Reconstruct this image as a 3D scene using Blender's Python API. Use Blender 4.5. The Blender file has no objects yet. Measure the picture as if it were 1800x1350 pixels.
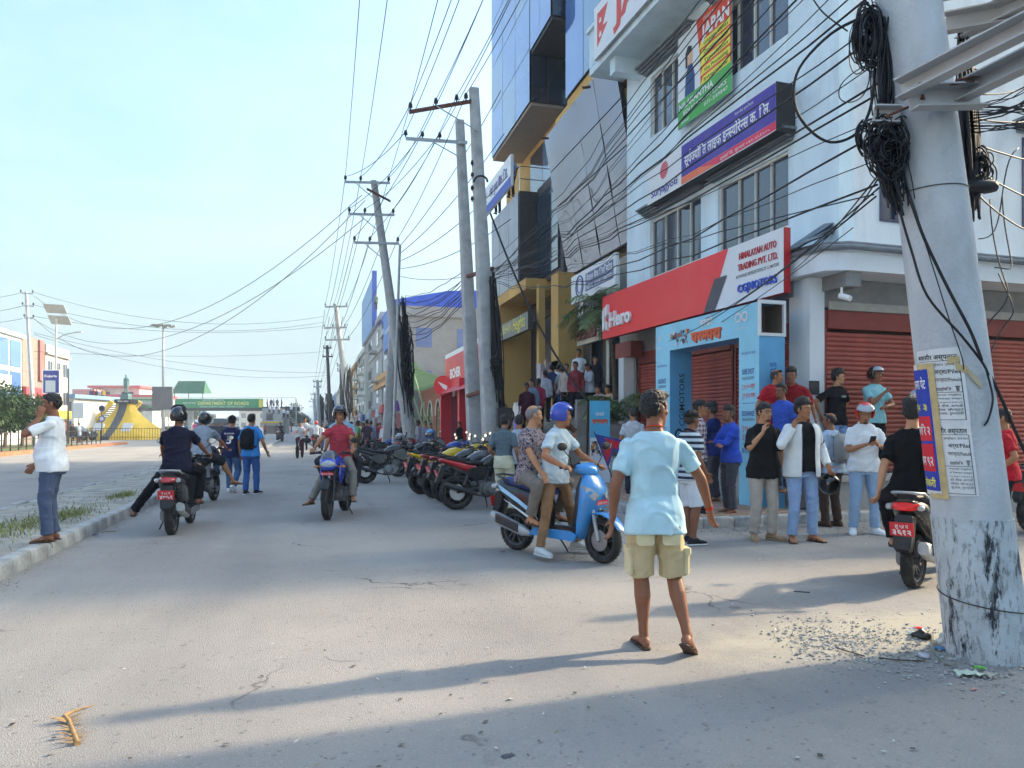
import bpy,math,random
import numpy as np
from mathutils import Vector,Matrix,Quaternion,noise
random.seed(7)
sc=bpy.context.scene
PI=math.pi
# ------------------------------------------------------------------ camera, sky, sun, exposure
A0=math.atan(350/1300.0)
CAM=Vector((0,0,1.5));FW=Vector((math.sin(A0),math.cos(A0),0));RT=Vector((math.cos(A0),-math.sin(A0),0))
cd=bpy.data.cameras.new('camera');cam=bpy.data.objects.new('camera',cd);sc.collection.objects.link(cam)
cam.location=CAM;cam.rotation_euler=(PI/2,0,-A0)
cd.sensor_width=36;cd.lens=26.0;cd.shift_y=73/1800;cd.clip_start=0.05;cd.clip_end=3000
sc.camera=cam
SUN_AZ=math.radians(83.4);SUN_EL=math.radians(28)
w=bpy.data.worlds.new("World");sc.world=w;w.use_nodes=True
nt=w.node_tree;nt.nodes.clear()
def N(t,ty,**k):
    n=t.nodes.new(ty)
    for a,b in k.items():setattr(n,a,b)
    return n
sky=N(nt,'ShaderNodeTexSky',sky_type='NISHITA',sun_disc=False,sun_elevation=SUN_EL,sun_rotation=SUN_AZ,altitude=150,air_density=1.5,dust_density=9,ozone_density=1.6)
tc=N(nt,'ShaderNodeTexCoord');mp=N(nt,'ShaderNodeMapping');mp.inputs['Scale'].default_value=(1.0,1.0,3.2)
cn=N(nt,'ShaderNodeTexNoise');cn.inputs['Scale'].default_value=2.2;cn.inputs['Detail'].default_value=7;cn.inputs['Roughness'].default_value=.58;cn.inputs['Distortion'].default_value=.5
cr=N(nt,'ShaderNodeValToRGB');cr.color_ramp.elements[0].position=.44;cr.color_ramp.elements[1].position=.82
cr.color_ramp.elements[0].color=(0,0,0,1);cr.color_ramp.elements[1].color=(.3,.3,.3,1)
mx=N(nt,'ShaderNodeMix',data_type='RGBA')
haz=N(nt,'ShaderNodeMix',data_type='RGBA');haz.inputs[7].default_value=(1.10,1.52,1.72,1)
szp=N(nt,'ShaderNodeSeparateXYZ');hzr=N(nt,'ShaderNodeMapRange',interpolation_type='SMOOTHSTEP');hzr.inputs[1].default_value=-.05;hzr.inputs[2].default_value=.42;hzr.inputs[3].default_value=.95;hzr.inputs[4].default_value=.06
nt.links.new(tc.outputs['Generated'],szp.inputs[0]);nt.links.new(szp.outputs[2],hzr.inputs[0]);nt.links.new(hzr.outputs[0],haz.inputs[0])
bg=N(nt,'ShaderNodeBackground');bg.inputs[1].default_value=.15
ow=N(nt,'ShaderNodeOutputWorld')
L=nt.links.new
L(tc.outputs['Generated'],mp.inputs[0]);L(mp.outputs[0],cn.inputs[0]);L(cn.outputs[0],cr.inputs[0])
tnt=N(nt,'ShaderNodeMix',data_type='RGBA',blend_type='MULTIPLY');tnt.inputs[0].default_value=1;tnt.inputs[7].default_value=(.69,.83,.93,1);L(sky.outputs[0],tnt.inputs[6]);L(tnt.outputs[2],haz.inputs[6]);L(haz.outputs[2],mx.inputs[6])
mx.inputs[7].default_value=(2.1,2.3,2.4,1);L(cr.outputs[0],mx.inputs[0]);L(mx.outputs[2],bg.inputs[0]);L(bg.outputs[0],ow.inputs[0])
sd=bpy.data.lights.new('sun','SUN');sun=bpy.data.objects.new('sun',sd);sc.collection.objects.link(sun)
sd.energy=1.9;sd.angle=math.radians(2.0);sd.color=(1,.82,.58)
sdir=Vector((math.sin(SUN_AZ)*math.cos(SUN_EL),math.cos(SUN_AZ)*math.cos(SUN_EL),math.sin(SUN_EL)))
sun.rotation_euler=sdir.to_track_quat('Z','Y').to_euler();sun.location=(40,0,40)
vs=sc.view_settings;vs.view_transform='Standard';vs.look='None';vs.exposure=2.0;vs.gamma=1;vs.use_curve_mapping=False
sc.cycles.use_adaptive_sampling=True;sc.cycles.adaptive_threshold=.02;sc.cycles.use_denoising=True
sc.cycles.max_bounces=6;sc.cycles.diffuse_bounces=4;sc.cycles.glossy_bounces=3;sc.cycles.transmission_bounces=4;sc.cycles.transparent_max_bounces=6
# ------------------------------------------------------------------ pixel helpers (photograph is 1800 x 1350)
def P(px,py,D):return CAM+FW*D+RT*((px - 900)/1300*D)+Vector((0,0,(748 - py)/1300*D))
def G(px,py,z=0.0):return P(px,py,(1.5 - z)*1300/(py - 748))
def kx(px):return (px - 900)/1300*math.cos(A0)+math.sin(A0)
def PX(px,py,X):return P(px,py,X/kx(px))
def GD(px,D,z=0.0):
    p=P(px,748,D);return Vector((p.x,p.y,z))
# ------------------------------------------------------------------ object helpers
C=sc.collection
def tag(o,label=None,cat=None,group=None,kind=None):
    if label:o['label']=label
    if cat:o['category']=cat
    if group:o['group']=group
    if kind:o['kind']=kind
    return o
def empty(name,loc=(0,0,0),rz=0,label=None,cat=None,group=None):
    o=bpy.data.objects.new(name,None);C.objects.link(o);o.empty_display_size=.1
    o.location=loc;o.rotation_euler=(0,0,rz)
    return tag(o,label,cat,group)
KIDS={}
def link(o,parent=None):
    C.objects.link(o)
    if parent is not None:o.parent=parent;KIDS.setdefault(parent.name,[]).append(o)
    return o
def place(name,me,parent=None,loc=(0,0,0),rot=(0,0,0),scale=(1,1,1)):
    o=bpy.data.objects.new(name,me);o.location=loc;o.rotation_euler=rot;o.scale=scale
    return link(o,parent)
def copy_tree(o,parent=None):
    c=o.copy();C.objects.link(c)
    if parent is not None:c.parent=parent;KIDS.setdefault(parent.name,[]).append(c)
    for ch in KIDS.get(o.name,[]):copy_tree(ch,c)
    return c
class MB:
    def __init__(s):s.v=[];s.f=[];s.m=[]
    def add(s,vs,fs,mi=0,M=None):
        b=len(s.v)
        s.v+=[tuple(M @ Vector(p)) for p in vs] if M is not None else [tuple(p) for p in vs]
        s.f+=[tuple(b+i for i in f) for f in fs];s.m+=[mi]*len(fs)
        return s
    def box(s,c,sz,mi=0,M=None,rot=None,taper=1.0):
        x,y,z=sz[0]/2,sz[1]/2,sz[2]/2;t=taper
        vs=[(-x,-y,-z),(x,-y,-z),(x,y,-z),(-x,y,-z),(-x*t,-y*t,z),(x*t,-y*t,z),(x*t,y*t,z),(-x*t,y*t,z)]
        T=Matrix.Translation(c)
        if rot is not None:T=T @ (Matrix.Rotation(rot[2],4,'Z') @ Matrix.Rotation(rot[1],4,'Y') @ Matrix.Rotation(rot[0],4,'X'))
        if M is not None:T=M @ T
        return s.add(vs,[(0,3,2,1),(4,5,6,7),(0,1,5,4),(1,2,6,5),(2,3,7,6),(3,0,4,7)],mi,T)
    def bb(s,a,b,mi=0,M=None):
        a=Vector(a);b=Vector(b)
        return s.box((a+b)/2,(abs(b.x - a.x),abs(b.y - a.y),abs(b.z - a.z)),mi,M)
    def tube(s,pts,r,n=6,mi=0,M=None,cap=True):
        pts=[Vector(p) for p in pts];rs=r if isinstance(r,(list,tuple)) else [r]*len(pts)
        vs=[];fs=[];K=len(pts);up=None
        for i,p in enumerate(pts):
            t=(pts[min(i+1,K - 1)] - pts[max(i - 1,0)])
            if t.length < 1e-9:t=Vector((0,0,1))
            t.normalize()
            if up is None:up=t.orthogonal().normalized()
            up=(up - t*up.dot(t))
            if up.length < 1e-6:up=t.orthogonal()
            up.normalize();sd_=t.cross(up)
            for k in range(n):
                a=2*PI*k/n;vs.append(p+(up*math.cos(a)+sd_*math.sin(a))*rs[i])
        for i in range(K - 1):
            for k in range(n):
                fs.append((i*n+k,i*n+(k+1)%n,(i+1)*n+(k+1)%n,(i+1)*n+k))
        if cap:fs.append(tuple(range(n))[::-1]);fs.append(tuple((K - 1)*n+k for k in range(n)))
        return s.add(vs,fs,mi,M)
    def cyl(s,p0,p1,r0,r1=None,n=14,mi=0,M=None):return s.tube([p0,p1],[r0,r0 if r1 is None else r1],n,mi,M)
    def lathe(s,prof,n=20,mi=0,M=None,axis='Z'):
        vs=[];fs=[];K=len(prof)
        for r,h in prof:
            for k in range(n):
                a=2*PI*k/n;x,y=r*math.cos(a),r*math.sin(a)
                vs.append((x,y,h) if axis=='Z' else ((h,x,y) if axis=='X' else (x,h,y)))
        for i in range(K - 1):
            for k in range(n):fs.append((i*n+k,i*n+(k+1)%n,(i+1)*n+(k+1)%n,(i+1)*n+k))
        if prof[0][0] > 1e-4:fs.append(tuple(range(n))[::-1])
        if prof[-1][0] > 1e-4:fs.append(tuple((K - 1)*n+k for k in range(n)))
        return s.add(vs,fs,mi,M)
    def loft(s,secs,n=12,mi=0,M=None,pw=2.0):
        vs=[];fs=[];K=len(secs)
        for c,u,v in secs:
            c=Vector(c);u=Vector(u);v=Vector(v)
            for k in range(n):
                a=2*PI*k/n;ca,sa=math.cos(a),math.sin(a)
                if pw !=2.0:ca=math.copysign(abs(ca)**(2/pw),ca);sa=math.copysign(abs(sa)**(2/pw),sa)
                vs.append(c+u*ca+v*sa)
        for i in range(K - 1):
            for k in range(n):fs.append((i*n+k,i*n+(k+1)%n,(i+1)*n+(k+1)%n,(i+1)*n+k))
        fs.append(tuple(range(n))[::-1]);fs.append(tuple((K - 1)*n+k for k in range(n)))
        return s.add(vs,fs,mi,M)
    def ell(s,c,r,n=12,m=8,mi=0,M=None,R=None):
        T=Matrix.Translation(c)
        if R is not None:T=T @ R.to_4x4()
        if M is not None:T=M @ T
        vs=[(0,0,-r[2])];fs=[]
        for i in range(1,m):
            t=-PI/2+PI*i/m
            for k in range(n):vs.append((r[0]*math.cos(t)*math.cos(2*PI*k/n),r[1]*math.cos(t)*math.sin(2*PI*k/n),r[2]*math.sin(t)))
        vs.append((0,0,r[2]));b=1
        for k in range(n):fs.append((0,b+(k+1)%n,b+k))
        for i in range(m - 2):
            for k in range(n):fs.append((b+i*n+k,b+i*n+(k+1)%n,b+(i+1)*n+(k+1)%n,b+(i+1)*n+k))
        e=b+(m - 2)*n
        for k in range(n):fs.append((e+k,e+(k+1)%n,len(vs) - 1))
        return s.add(vs,fs,mi,T)
    def slab(s,poly,w,r=.02,mi=0,M=None,ax='X',off=0.0,top=None):
        n=len(poly);cy=sum(p[0] for p in poly)/n;cz=sum(p[1] for p in poly)/n
        vs=[];rings=[]
        ww=top if top else w
        def ins(p,q):
            d=Vector((p[0] - cy,p[1] - cz));l=d.length or 1
            return (p[0] - d.x/l*q,p[1] - d.y/l*q)
        for x,q in ((-w,r),(-w+r*.9,0),(w - r*.9,0),(w,r)):
            for p in poly:
                pp=ins(p,q)
                vs.append((off+x,pp[0],pp[1]) if ax=='X' else (pp[0],off+x,pp[1]))
        fs=[]
        for i in range(3):
            for k in range(n):fs.append((i*n+k,i*n+(k+1)%n,(i+1)*n+(k+1)%n,(i+1)*n+k))
        fs.append(tuple(range(n))[::-1]);fs.append(tuple(3*n+k for k in range(n)))
        return s.add(vs,fs,mi,M)
    def quad(s,a,b,c,d,mi=0):return s.add([a,b,c,d],[(0,1,2,3)],mi)
    def mesh(s,name,mats,smooth=None):
        me=bpy.data.meshes.new(name);me.from_pydata([tuple(p) for p in s.v],[],s.f)
        for m in (mats if isinstance(mats,(list,tuple)) else [mats]):me.materials.append(m)
        if any(s.m):me.polygons.foreach_set('material_index',s.m)
        import bmesh
        bm=bmesh.new();bm.from_mesh(me);bmesh.ops.recalc_face_normals(bm,faces=bm.faces);bm.to_mesh(me);bm.free()
        if smooth is not None:
            me.polygons.foreach_set('use_smooth',[True]*len(me.polygons))
            if smooth < 170:me.set_sharp_from_angle(angle=math.radians(smooth))
        me.update();return me
    def build(s,name,mats,parent=None,smooth=None,loc=(0,0,0),rz=0,sub=0):
        o=bpy.data.objects.new(name,s.mesh(name,mats,smooth));o.location=loc;o.rotation_euler=(0,0,rz)
        link(o,parent)
        if sub:
            m=o.modifiers.new('s','SUBSURF');m.levels=sub;m.render_levels=sub
        return o
# ------------------------------------------------------------------ materials
MATS={}
def mat(name,col=(.5,.5,.5),rough=.6,metal=0,var=.12,vscale=6,bump=0,bscale=40,spec=.4,trans=0,emit=0,stain=0,stcol=(.1,.1,.1),stscale=1.5,objcol=False,coat=0,streak=0):
    if name in MATS:return MATS[name]
    m=bpy.data.materials.new(name);m.use_nodes=True;t=m.node_tree;b=t.nodes['Principled BSDF'];l=t.links.new
    b.inputs['Roughness'].default_value=rough;b.inputs['Metallic'].default_value=metal;b.inputs['Specular IOR Level'].default_value=spec
    if coat:b.inputs['Coat Weight'].default_value=coat;b.inputs['Coat Roughness'].default_value=.08
    if trans:b.inputs['Transmission Weight'].default_value=trans
    co=N(t,'ShaderNodeTexCoord');no=N(t,'ShaderNodeTexNoise');no.inputs['Scale'].default_value=vscale;no.inputs['Detail'].default_value=5
    src=co.outputs['Object']
    if streak:
        mp_=N(t,'ShaderNodeMapping');mp_.inputs['Scale'].default_value=(1,1,streak);l(src,mp_.inputs[0]);src=mp_.outputs[0]
    l(src,no.inputs[0])
    cur=None
    if objcol:
        oi=N(t,'ShaderNodeObjectInfo');cur=oi.outputs['Color']
    mr=N(t,'ShaderNodeMapRange');mr.inputs[1].default_value=.3;mr.inputs[2].default_value=.7;mr.inputs[3].default_value=1 - var;mr.inputs[4].default_value=1+var*.6
    l(no.outputs[0],mr.inputs[0])
    mu=N(t,'ShaderNodeVectorMath',operation='SCALE')
    if cur is not None:l(cur,mu.inputs[0])
    else:mu.inputs[0].default_value=col[:3]
    l(mr.outputs[0],mu.inputs['Scale']);out=mu.outputs[0]
    if stain:
        n2=N(t,'ShaderNodeTexNoise');n2.inputs['Scale'].default_value=stscale;n2.inputs['Detail'].default_value=8;n2.inputs['Roughness'].default_value=.65;l(src,n2.inputs[0])
        rp=N(t,'ShaderNodeMapRange');rp.inputs[1].default_value=.5;rp.inputs[2].default_value=.72;rp.inputs[4].default_value=stain;l(n2.outputs[0],rp.inputs[0])
        mi_=N(t,'ShaderNodeMix',data_type='RGBA');l(rp.outputs[0],mi_.inputs[0]);l(out,mi_.inputs[6]);mi_.inputs[7].default_value=(*stcol,1);out=mi_.outputs[2]
    l(out,b.inputs['Base Color'])
    if emit:l(out,b.inputs['Emission Color']);b.inputs['Emission Strength'].default_value=emit
    if bump:
        nb=N(t,'ShaderNodeTexNoise');nb.inputs['Scale'].default_value=bscale;nb.inputs['Detail'].default_value=4;l(co.outputs['Object'],nb.inputs[0])
        bp=N(t,'ShaderNodeBump');bp.inputs['Strength'].default_value=min(1,bump);bp.inputs['Distance'].default_value=.01;l(nb.outputs[0],bp.inputs['Height']);l(bp.outputs[0],b.inputs['Normal'])
    MATS[name]=m;return m
def glass(name,col,rough=.05,metal=.0,spec=.9,wav=.0,var=.15,vscale=.5):
    m=mat(name,col,rough,metal,var=var,vscale=vscale,spec=spec,coat=.6)
    if wav:
        t=m.node_tree;b=t.nodes['Principled BSDF'];co=N(t,'ShaderNodeTexCoord')
        nb=N(t,'ShaderNodeTexNoise');nb.inputs['Scale'].default_value=.7;nb.inputs['Detail'].default_value=2;t.links.new(co.outputs['Object'],nb.inputs[0])
        bp=N(t,'ShaderNodeBump');bp.inputs['Strength'].default_value=wav;bp.inputs['Distance'].default_value=.1;t.links.new(nb.outputs[0],bp.inputs['Height']);t.links.new(bp.outputs[0],b.inputs['Normal'])
    return m
def hexc(h):
    h=h.lstrip('#');h=h if len(h)==6 else ''.join(x*2 for x in h);c=[int(h[i:i+2],16)/255 for i in (0,2,4)]
    return tuple(x/12.92 if x < .04045 else ((x+.055)/1.055)**2.4 for x in c)
M_=dict(
    black=mat('black_plastic',(.018,.018,.02),.45),rubber=mat('rubber',(.022,.021,.02),.85,stain=.5,stcol=(.16,.14,.12),stscale=9),metal=mat('steel',(.42,.42,.42),.35,.9,stain=.3,stcol=(.12,.08,.05)),
    gal=mat('galvanised_steel',(.44,.46,.47),.55,.4,stain=.4,stcol=(.2,.17,.13),stscale=4),chrome=mat('chrome',(.7,.7,.7),.15,1),dmetal=mat('dark_metal',(.06,.06,.065),.5,.5,stain=.5,stcol=(.14,.11,.08),stscale=8),
    conc=mat('concrete_pole',(.46,.46,.45),.85,var=.2,vscale=3,bump=.5,bscale=60,stain=.5,stcol=(.17,.16,.15),stscale=2.2),white=mat('white_paint',(.78,.78,.78),.5),rust=mat('rusted_steel',(.16,.06,.04),.8,.2,var=.4,vscale=12),
    cable=mat('cable_sheath',(.016,.016,.019),.6),insul=mat('insulator_glaze',(.035,.028,.026),.3),red=mat('plate_red',(.62,.03,.035),.5,var=.05),wht=mat('print_white',(.78,.78,.78),.6,var=.03),
    dark=mat('print_black',(.02,.02,.022),.7,var=.03))
def paint(h,rough=.3,coat=.4,dirt=.25):return mat('paint_'+h.strip('#')+str(dirt),hexc(h),rough,var=.08,coat=coat,stain=dirt,stcol=(.2,.18,.15),stscale=5)
def flat(h,rough=.6,var=.1):return mat('print_'+h.strip('#'),hexc(h),rough,var=var,vscale=2.2,stain=.16,stcol=(.42,.39,.34),stscale=1.3,streak=.35,bump=.12,bscale=5)
# ------------------------------------------------------------------ lettering
GC={}
def _glyph(ch,bold,res=2):
    k=(ch,bold)
    if k in GC:return GC[k]
    def mk(s_):
        c=bpy.data.curves.new('t','FONT');c.body=s_;c.size=1;c.offset=bold;c.resolution_u=res
        o=bpy.data.objects.new('t',c);me=bpy.data.meshes.new_from_object(o)
        v=[tuple(p.co[:2]) for p in me.vertices];f=[tuple(p.vertices) for p in me.polygons]
        bpy.data.objects.remove(o);bpy.data.curves.remove(c);bpy.data.meshes.remove(me);return v,f
    v,f=mk(ch);ref,_=mk('|');v2,_=mk(ch+'|')
    adv=(max(p[0] for p in v2) - max(p[0] for p in ref)) if v2 else .3
    GC[k]=(v,f,adv);return GC[k]
def _cut(v,f,xc):
    nv=[];nf=[]
    for face in f:
        pts=[v[i] for i in face];out=[]
        for a,b in zip(pts,pts[1:]+pts[:1]):
            if a[0] <=xc:out.append(a)
            if (a[0] <=xc) !=(b[0] <=xc):
                t=(xc - a[0])/(b[0] - a[0]);out.append((xc,a[1]+t*(b[1] - a[1])))
        if len(out) > 2:nf.append(tuple(range(len(nv),len(nv)+len(out))));nv+=out
    return nv,nf
def text2d(s_,bold=0.0,space=1.0):
    """x right, y up, size 1. '~' after a letter: half form; '^' : reph over the letter before; '_' : ra stroke under it; '\u0020' space."""
    V=[];F=[];x=0
    i=0
    while i < len(s_):
        ch=s_[i];nx=s_[i+1] if i+1 < len(s_) else ''
        if ch==' ':x+=.28*space;i+=1;continue
        v,f,adv=_glyph(ch,bold)
        if nx=='~':
            xm=max(p[0] for p in v);xc=xm - .19 if ch !='र' else xm
            v,f=_cut(v,f,xc);adv=max(.15,xc - .0);i+=1
        extra=None
        if nx=='^':extra=[(adv - .22,.74),(adv - .30,.86),(adv - .20,.95),(adv - .10,.92)];i+=1
        if nx=='_':extra=[(adv - .18,.16),(adv - .40,-.02)];i+=1
        b=len(V);V+=[(p[0]+x,p[1]) for p in v];F+=[tuple(b+k for k in q) for q in f]
        if extra:
            for a_,b_ in zip(extra,extra[1:]):
                d=Vector((b_[0] - a_[0],b_[1] - a_[1]));nn=Vector((-d.y,d.x)).normalized()*(.035+bold)
                b=len(V);V+=[(x+a_[0]+nn.x,a_[1]+nn.y),(x+a_[0] - nn.x,a_[1] - nn.y),(x+b_[0] - nn.x,b_[1] - nn.y),(x+b_[0]+nn.x,b_[1]+nn.y)];F.append((b,b+1,b+2,b+3))
        x+=adv*space;i+=1
    return V,F
class Face:
    def __init__(s,o,u,v):s.o=Vector(o);s.W=Vector(u).length;s.H=Vector(v).length;s.u=Vector(u).normalized();s.v=Vector(v).normalized();s.n=s.u.cross(s.v).normalized()
    def p(s,x,y,d=0):return s.o+s.u*x+s.v*y+s.n*d
def lettering(face,s_,x,y,h,m,parent,bold=.01,depth=0,lift=.005,width=None,center=False,shear=0,name='lettering',rot=0,space=1.0):
    V,F=text2d(s_,bold,space)
    if not V:return
    x0=min(p[0] for p in V);x1=max(p[0] for p in V);sx=h
    if width:sx=width/(x1 - x0)
    ox=x - (x1 - x0)*sx/2 if center else x
    mb=MB();cr_,sr_=math.cos(rot),math.sin(rot)
    def q(p,d):
        a=(p[0] - x0)*sx+p[1]*h*shear;b=p[1]*h
        if rot:a,b=a*cr_ - b*sr_,a*sr_+b*cr_
        return face.p((ox if not rot else x)+a,y+b,d)
    mb.add([q(p,lift+depth) for p in V],F)
    if depth:
        from collections import Counter
        ec=Counter()
        VV={}
        def key(i):return (round(V[i][0],4),round(V[i][1],4))
        for f in F:
            for a,b in zip(f,f[1:]+f[:1]):ec[tuple(sorted((key(a),key(b))))]+=1
        for (a,b),c in ec.items():
            if c==1:mb.add([q(a,lift+depth),q(b,lift+depth),q(b,lift),q(a,lift)],[(0,1,2,3)])
    me=bpy.data.meshes.new(name);me.from_pydata([tuple(p) for p in mb.v],[],mb.f);me.materials.append(m)
    o=bpy.data.objects.new(name,me);return link(o,parent)
def rect(face,x,y,w_,h_,m,parent,name='panel',lift=.003,t=0.0,skew=0):
    mb=MB();a=[face.p(x,y,lift),face.p(x+w_,y,lift),face.p(x+w_+skew,y+h_,lift),face.p(x+skew,y+h_,lift)]
    if t:
        b=[p - face.n*t for p in a];mb.add(a+b,[(0,1,2,3),(7,6,5,4),(0,4,5,1),(1,5,6,2),(2,6,7,3),(3,7,4,0)])
    else:mb.add(a,[(0,1,2,3)])
    return mb.build(name,m,parent)
def poly(face,pts,m,parent,name='panel',lift=.003):
    mb=MB();mb.add([face.p(x,y,lift) for x,y in pts],[tuple(range(len(pts)))]);return mb.build(name,m,parent)
def wire(p0,p1,sag,r=.009,n=14,wob=0):
    p0=Vector(p0);p1=Vector(p1);out=[]
    for i in range(n+1):
        t=i/n;p=p0.lerp(p1,t);p.z -=sag*4*t*(1 - t)
        if wob:p+=Vector((noise.noise(p*.9+Vector((3,1,7))),noise.noise(p*.9),noise.noise(p*1.1+Vector((9,9,9)))))*wob*math.sin(PI*t)
        out.append(p)
    return out
# ------------------------------------------------------------------ people
JOBS=[]
def job(name,mb,mats,vox,it=2,parent=None,wr=0.0,ws=1.0,seed=0,kind='cloth'):
    me=bpy.data.meshes.new(name);me.from_pydata([tuple(p) for p in mb.v],[],mb.f)
    import bmesh
    bm=bmesh.new();bm.from_mesh(me);bmesh.ops.recalc_face_normals(bm,faces=bm.faces);bm.to_mesh(me);bm.free()
    o=bpy.data.objects.new(name,me);link(o,parent)
    r=o.modifiers.new('r','REMESH');r.mode='VOXEL';r.voxel_size=vox;r.adaptivity=0;r.use_smooth_shade=True
    s=o.modifiers.new('s','SMOOTH');s.factor=.5;s.iterations=it
    JOBS.append((o,mats,wr,ws,seed,kind));return o
def wrinkle(co,s,seed,kind):
    rng=np.random.RandomState(seed+11);out=np.zeros(len(co))
    for i in range(7):
        if kind=='hair':k=rng.normal(size=3)*125;amp=.5
        elif kind=='leg':k=np.array([rng.normal()*9,rng.normal()*9,rng.normal()*22]);amp=.42
        else:k=rng.normal(size=3)*np.array([14,14,22]);amp=.42
        k=k*s;k2=rng.normal(size=3)*np.linalg.norm(k)*.35
        out+=amp*np.sin(co @ k+rng.rand()*6+1.8*np.sin(co @ k2+rng.rand()*6))
    return out if kind=='hair' else np.clip(-np.abs(out)+.55,-.30,.6)
def bake_jobs():
    bpy.context.view_layer.update();dg=bpy.context.evaluated_depsgraph_get();new=[]
    for o,mats,wr,ws,seed,kind in JOBS:
        new.append(bpy.data.meshes.new_from_object(o.evaluated_get(dg),depsgraph=dg))
    for (o,mats,wr,ws,seed,kind),me in zip(JOBS,new):
        old=o.data;o.modifiers.clear();o.data=me;bpy.data.meshes.remove(old);me.name=o.name
        if wr:
            n=len(me.vertices);co=np.empty(n*3,'f');no_=np.empty(n*3,'f');me.vertices.foreach_get('co',co);me.vertices.foreach_get('normal',no_)
            co=co.reshape(-1,3).astype('d');no_=no_.reshape(-1,3)
            d=wrinkle(co,ws,seed,kind)*wr
            me.vertices.foreach_set('co',(co+no_*d[:,None]).astype('f').ravel())
        me.materials.clear()
        for m in (mats if isinstance(mats,(list,tuple)) else [mats]):me.materials.append(m)
        me.polygons.foreach_set('use_smooth',[True]*len(me.polygons));me.update()
    JOBS.clear()
V3=Vector
def ik(a,t,l1,l2,pole):
    a=V3(a);t=V3(t);d=t - a;D=max(.05,min(d.length,(l1+l2)*.998));d.normalize();t=a+d*D
    x=(l1*l1 - l2*l2+D*D)/(2*D);h=math.sqrt(max(0,l1*l1 - x*x));p=V3(pole);p=p - d*p.dot(d)
    if p.length < 1e-5:p=d.orthogonal()
    return a+d*x+p.normalized()*h,t
TORSO=[(-.11,.07,.075,0),(-.07,.135,.105,-.008),(-.02,.162,.115,-.012),(.05,.158,.108,-.006),(.12,.140,.098,0),(.19,.138,.098,.002),(.27,.150,.106,.004),(.35,.165,.110,.003),(.42,.168,.102,0),(.455,.162,.094,-.003),(.485,.148,.084,-.006),(.515,.118,.072,-.008),(.545,.070,.06,-.006),(.60,.055,.057,.002)]
SKIN={k:mat('skin_'+k,hexc(v),.5,var=.1,vscale=9,spec=.35,bump=.15,bscale=120) for k,v in dict(a='#8a5a42',b='#a5704f',c='#b98561',d='#744a36').items()}
HAIR=mat('hair_black',(.020,.016,.014),.5,var=.6,vscale=90,spec=.5,bump=1,bscale=180);HAIRG=mat('hair_grey',(.20,.18,.17),.7,var=.3,vscale=60)
EYEW=mat('eye_white',(.6,.56,.52),.3,var=.02);EYED=mat('eye_dark',(.015,.01,.008),.25);LIP=mat('lip',(.22,.08,.065),.5);SOLE=mat('sandal_brown',(.07,.04,.028),.7);CROC=mat('clog_grey',(.5,.52,.52),.6)
def cloth(h,var=.14,rough=.85):return mat('cloth_'+h.strip('#'),hexc(h),rough,var=var,vscale=7,bump=.35,bscale=220,spec=.2)
CLO=mat('cloth_any',rough=.85,var=.15,vscale=7,objcol=True,spec=.2,bump=.3,bscale=160)
def pattern(name,base,fn):
    m=mat(name,base,.85,var=.05,spec=.2);t=m.node_tree;b=t.nodes['Principled BSDF']
    fn(t,b,t.links.new);return m
def _str(t,b,l):
    co=N(t,'ShaderNodeTexCoord');sx=N(t,'ShaderNodeSeparateXYZ');l(co.outputs['Object'],sx.inputs[0])
    m1=N(t,'ShaderNodeMath',operation='MULTIPLY');m1.inputs[1].default_value=13.5;l(sx.outputs[2],m1.inputs[0]);m2=N(t,'ShaderNodeMath',operation='FRACT');l(m1.outputs[0],m2.inputs[0])
    m3=N(t,'ShaderNodeMath',operation='GREATER_THAN');m3.inputs[1].default_value=.52;l(m2.outputs[0],m3.inputs[0])
    mi=N(t,'ShaderNodeMix',data_type='RGBA');mi.inputs[6].default_value=(.5,.56,.6,1);mi.inputs[7].default_value=(.03,.035,.06,1);l(m3.outputs[0],mi.inputs[0]);l(mi.outputs[2],b.inputs['Base Color'])
STRIPE=pattern('cloth_striped',(.5,.5,.5),_str)
def _pl(t,b,l):
    co=N(t,'ShaderNodeTexCoord');sx=N(t,'ShaderNodeSeparateXYZ');l(co.outputs['Object'],sx.inputs[0]);prev=None
    for a,k in ((0,14),(2,14)):
        m1=N(t,'ShaderNodeMath',operation='MULTIPLY');m1.inputs[1].default_value=k;l(sx.outputs[a],m1.inputs[0]);m2=N(t,'ShaderNodeMath',operation='FRACT');l(m1.outputs[0],m2.inputs[0])
        m3=N(t,'ShaderNodeMath',operation='GREATER_THAN');m3.inputs[1].default_value=.55;l(m2.outputs[0],m3.inputs[0])
        if prev is None:prev=m3.outputs[0]
        else:
            ad=N(t,'ShaderNodeMath',operation='ADD');l(prev,ad.inputs[0]);l(m3.outputs[0],ad.inputs[1]);prev=ad.outputs[0]
    m5=N(t,'ShaderNodeMath',operation='MULTIPLY');m5.inputs[1].default_value=.5;l(prev,m5.inputs[0])
    mi=N(t,'ShaderNodeMix',data_type='RGBA');mi.inputs[6].default_value=(.5,.47,.5,1);mi.inputs[7].default_value=(.1,.03,.06,1);l(m5.outputs[0],mi.inputs[0]);l(mi.outputs[2],b.inputs['Base Color'])
PLAID=pattern('cloth_plaid',(.5,.5,.5),_pl)
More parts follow.
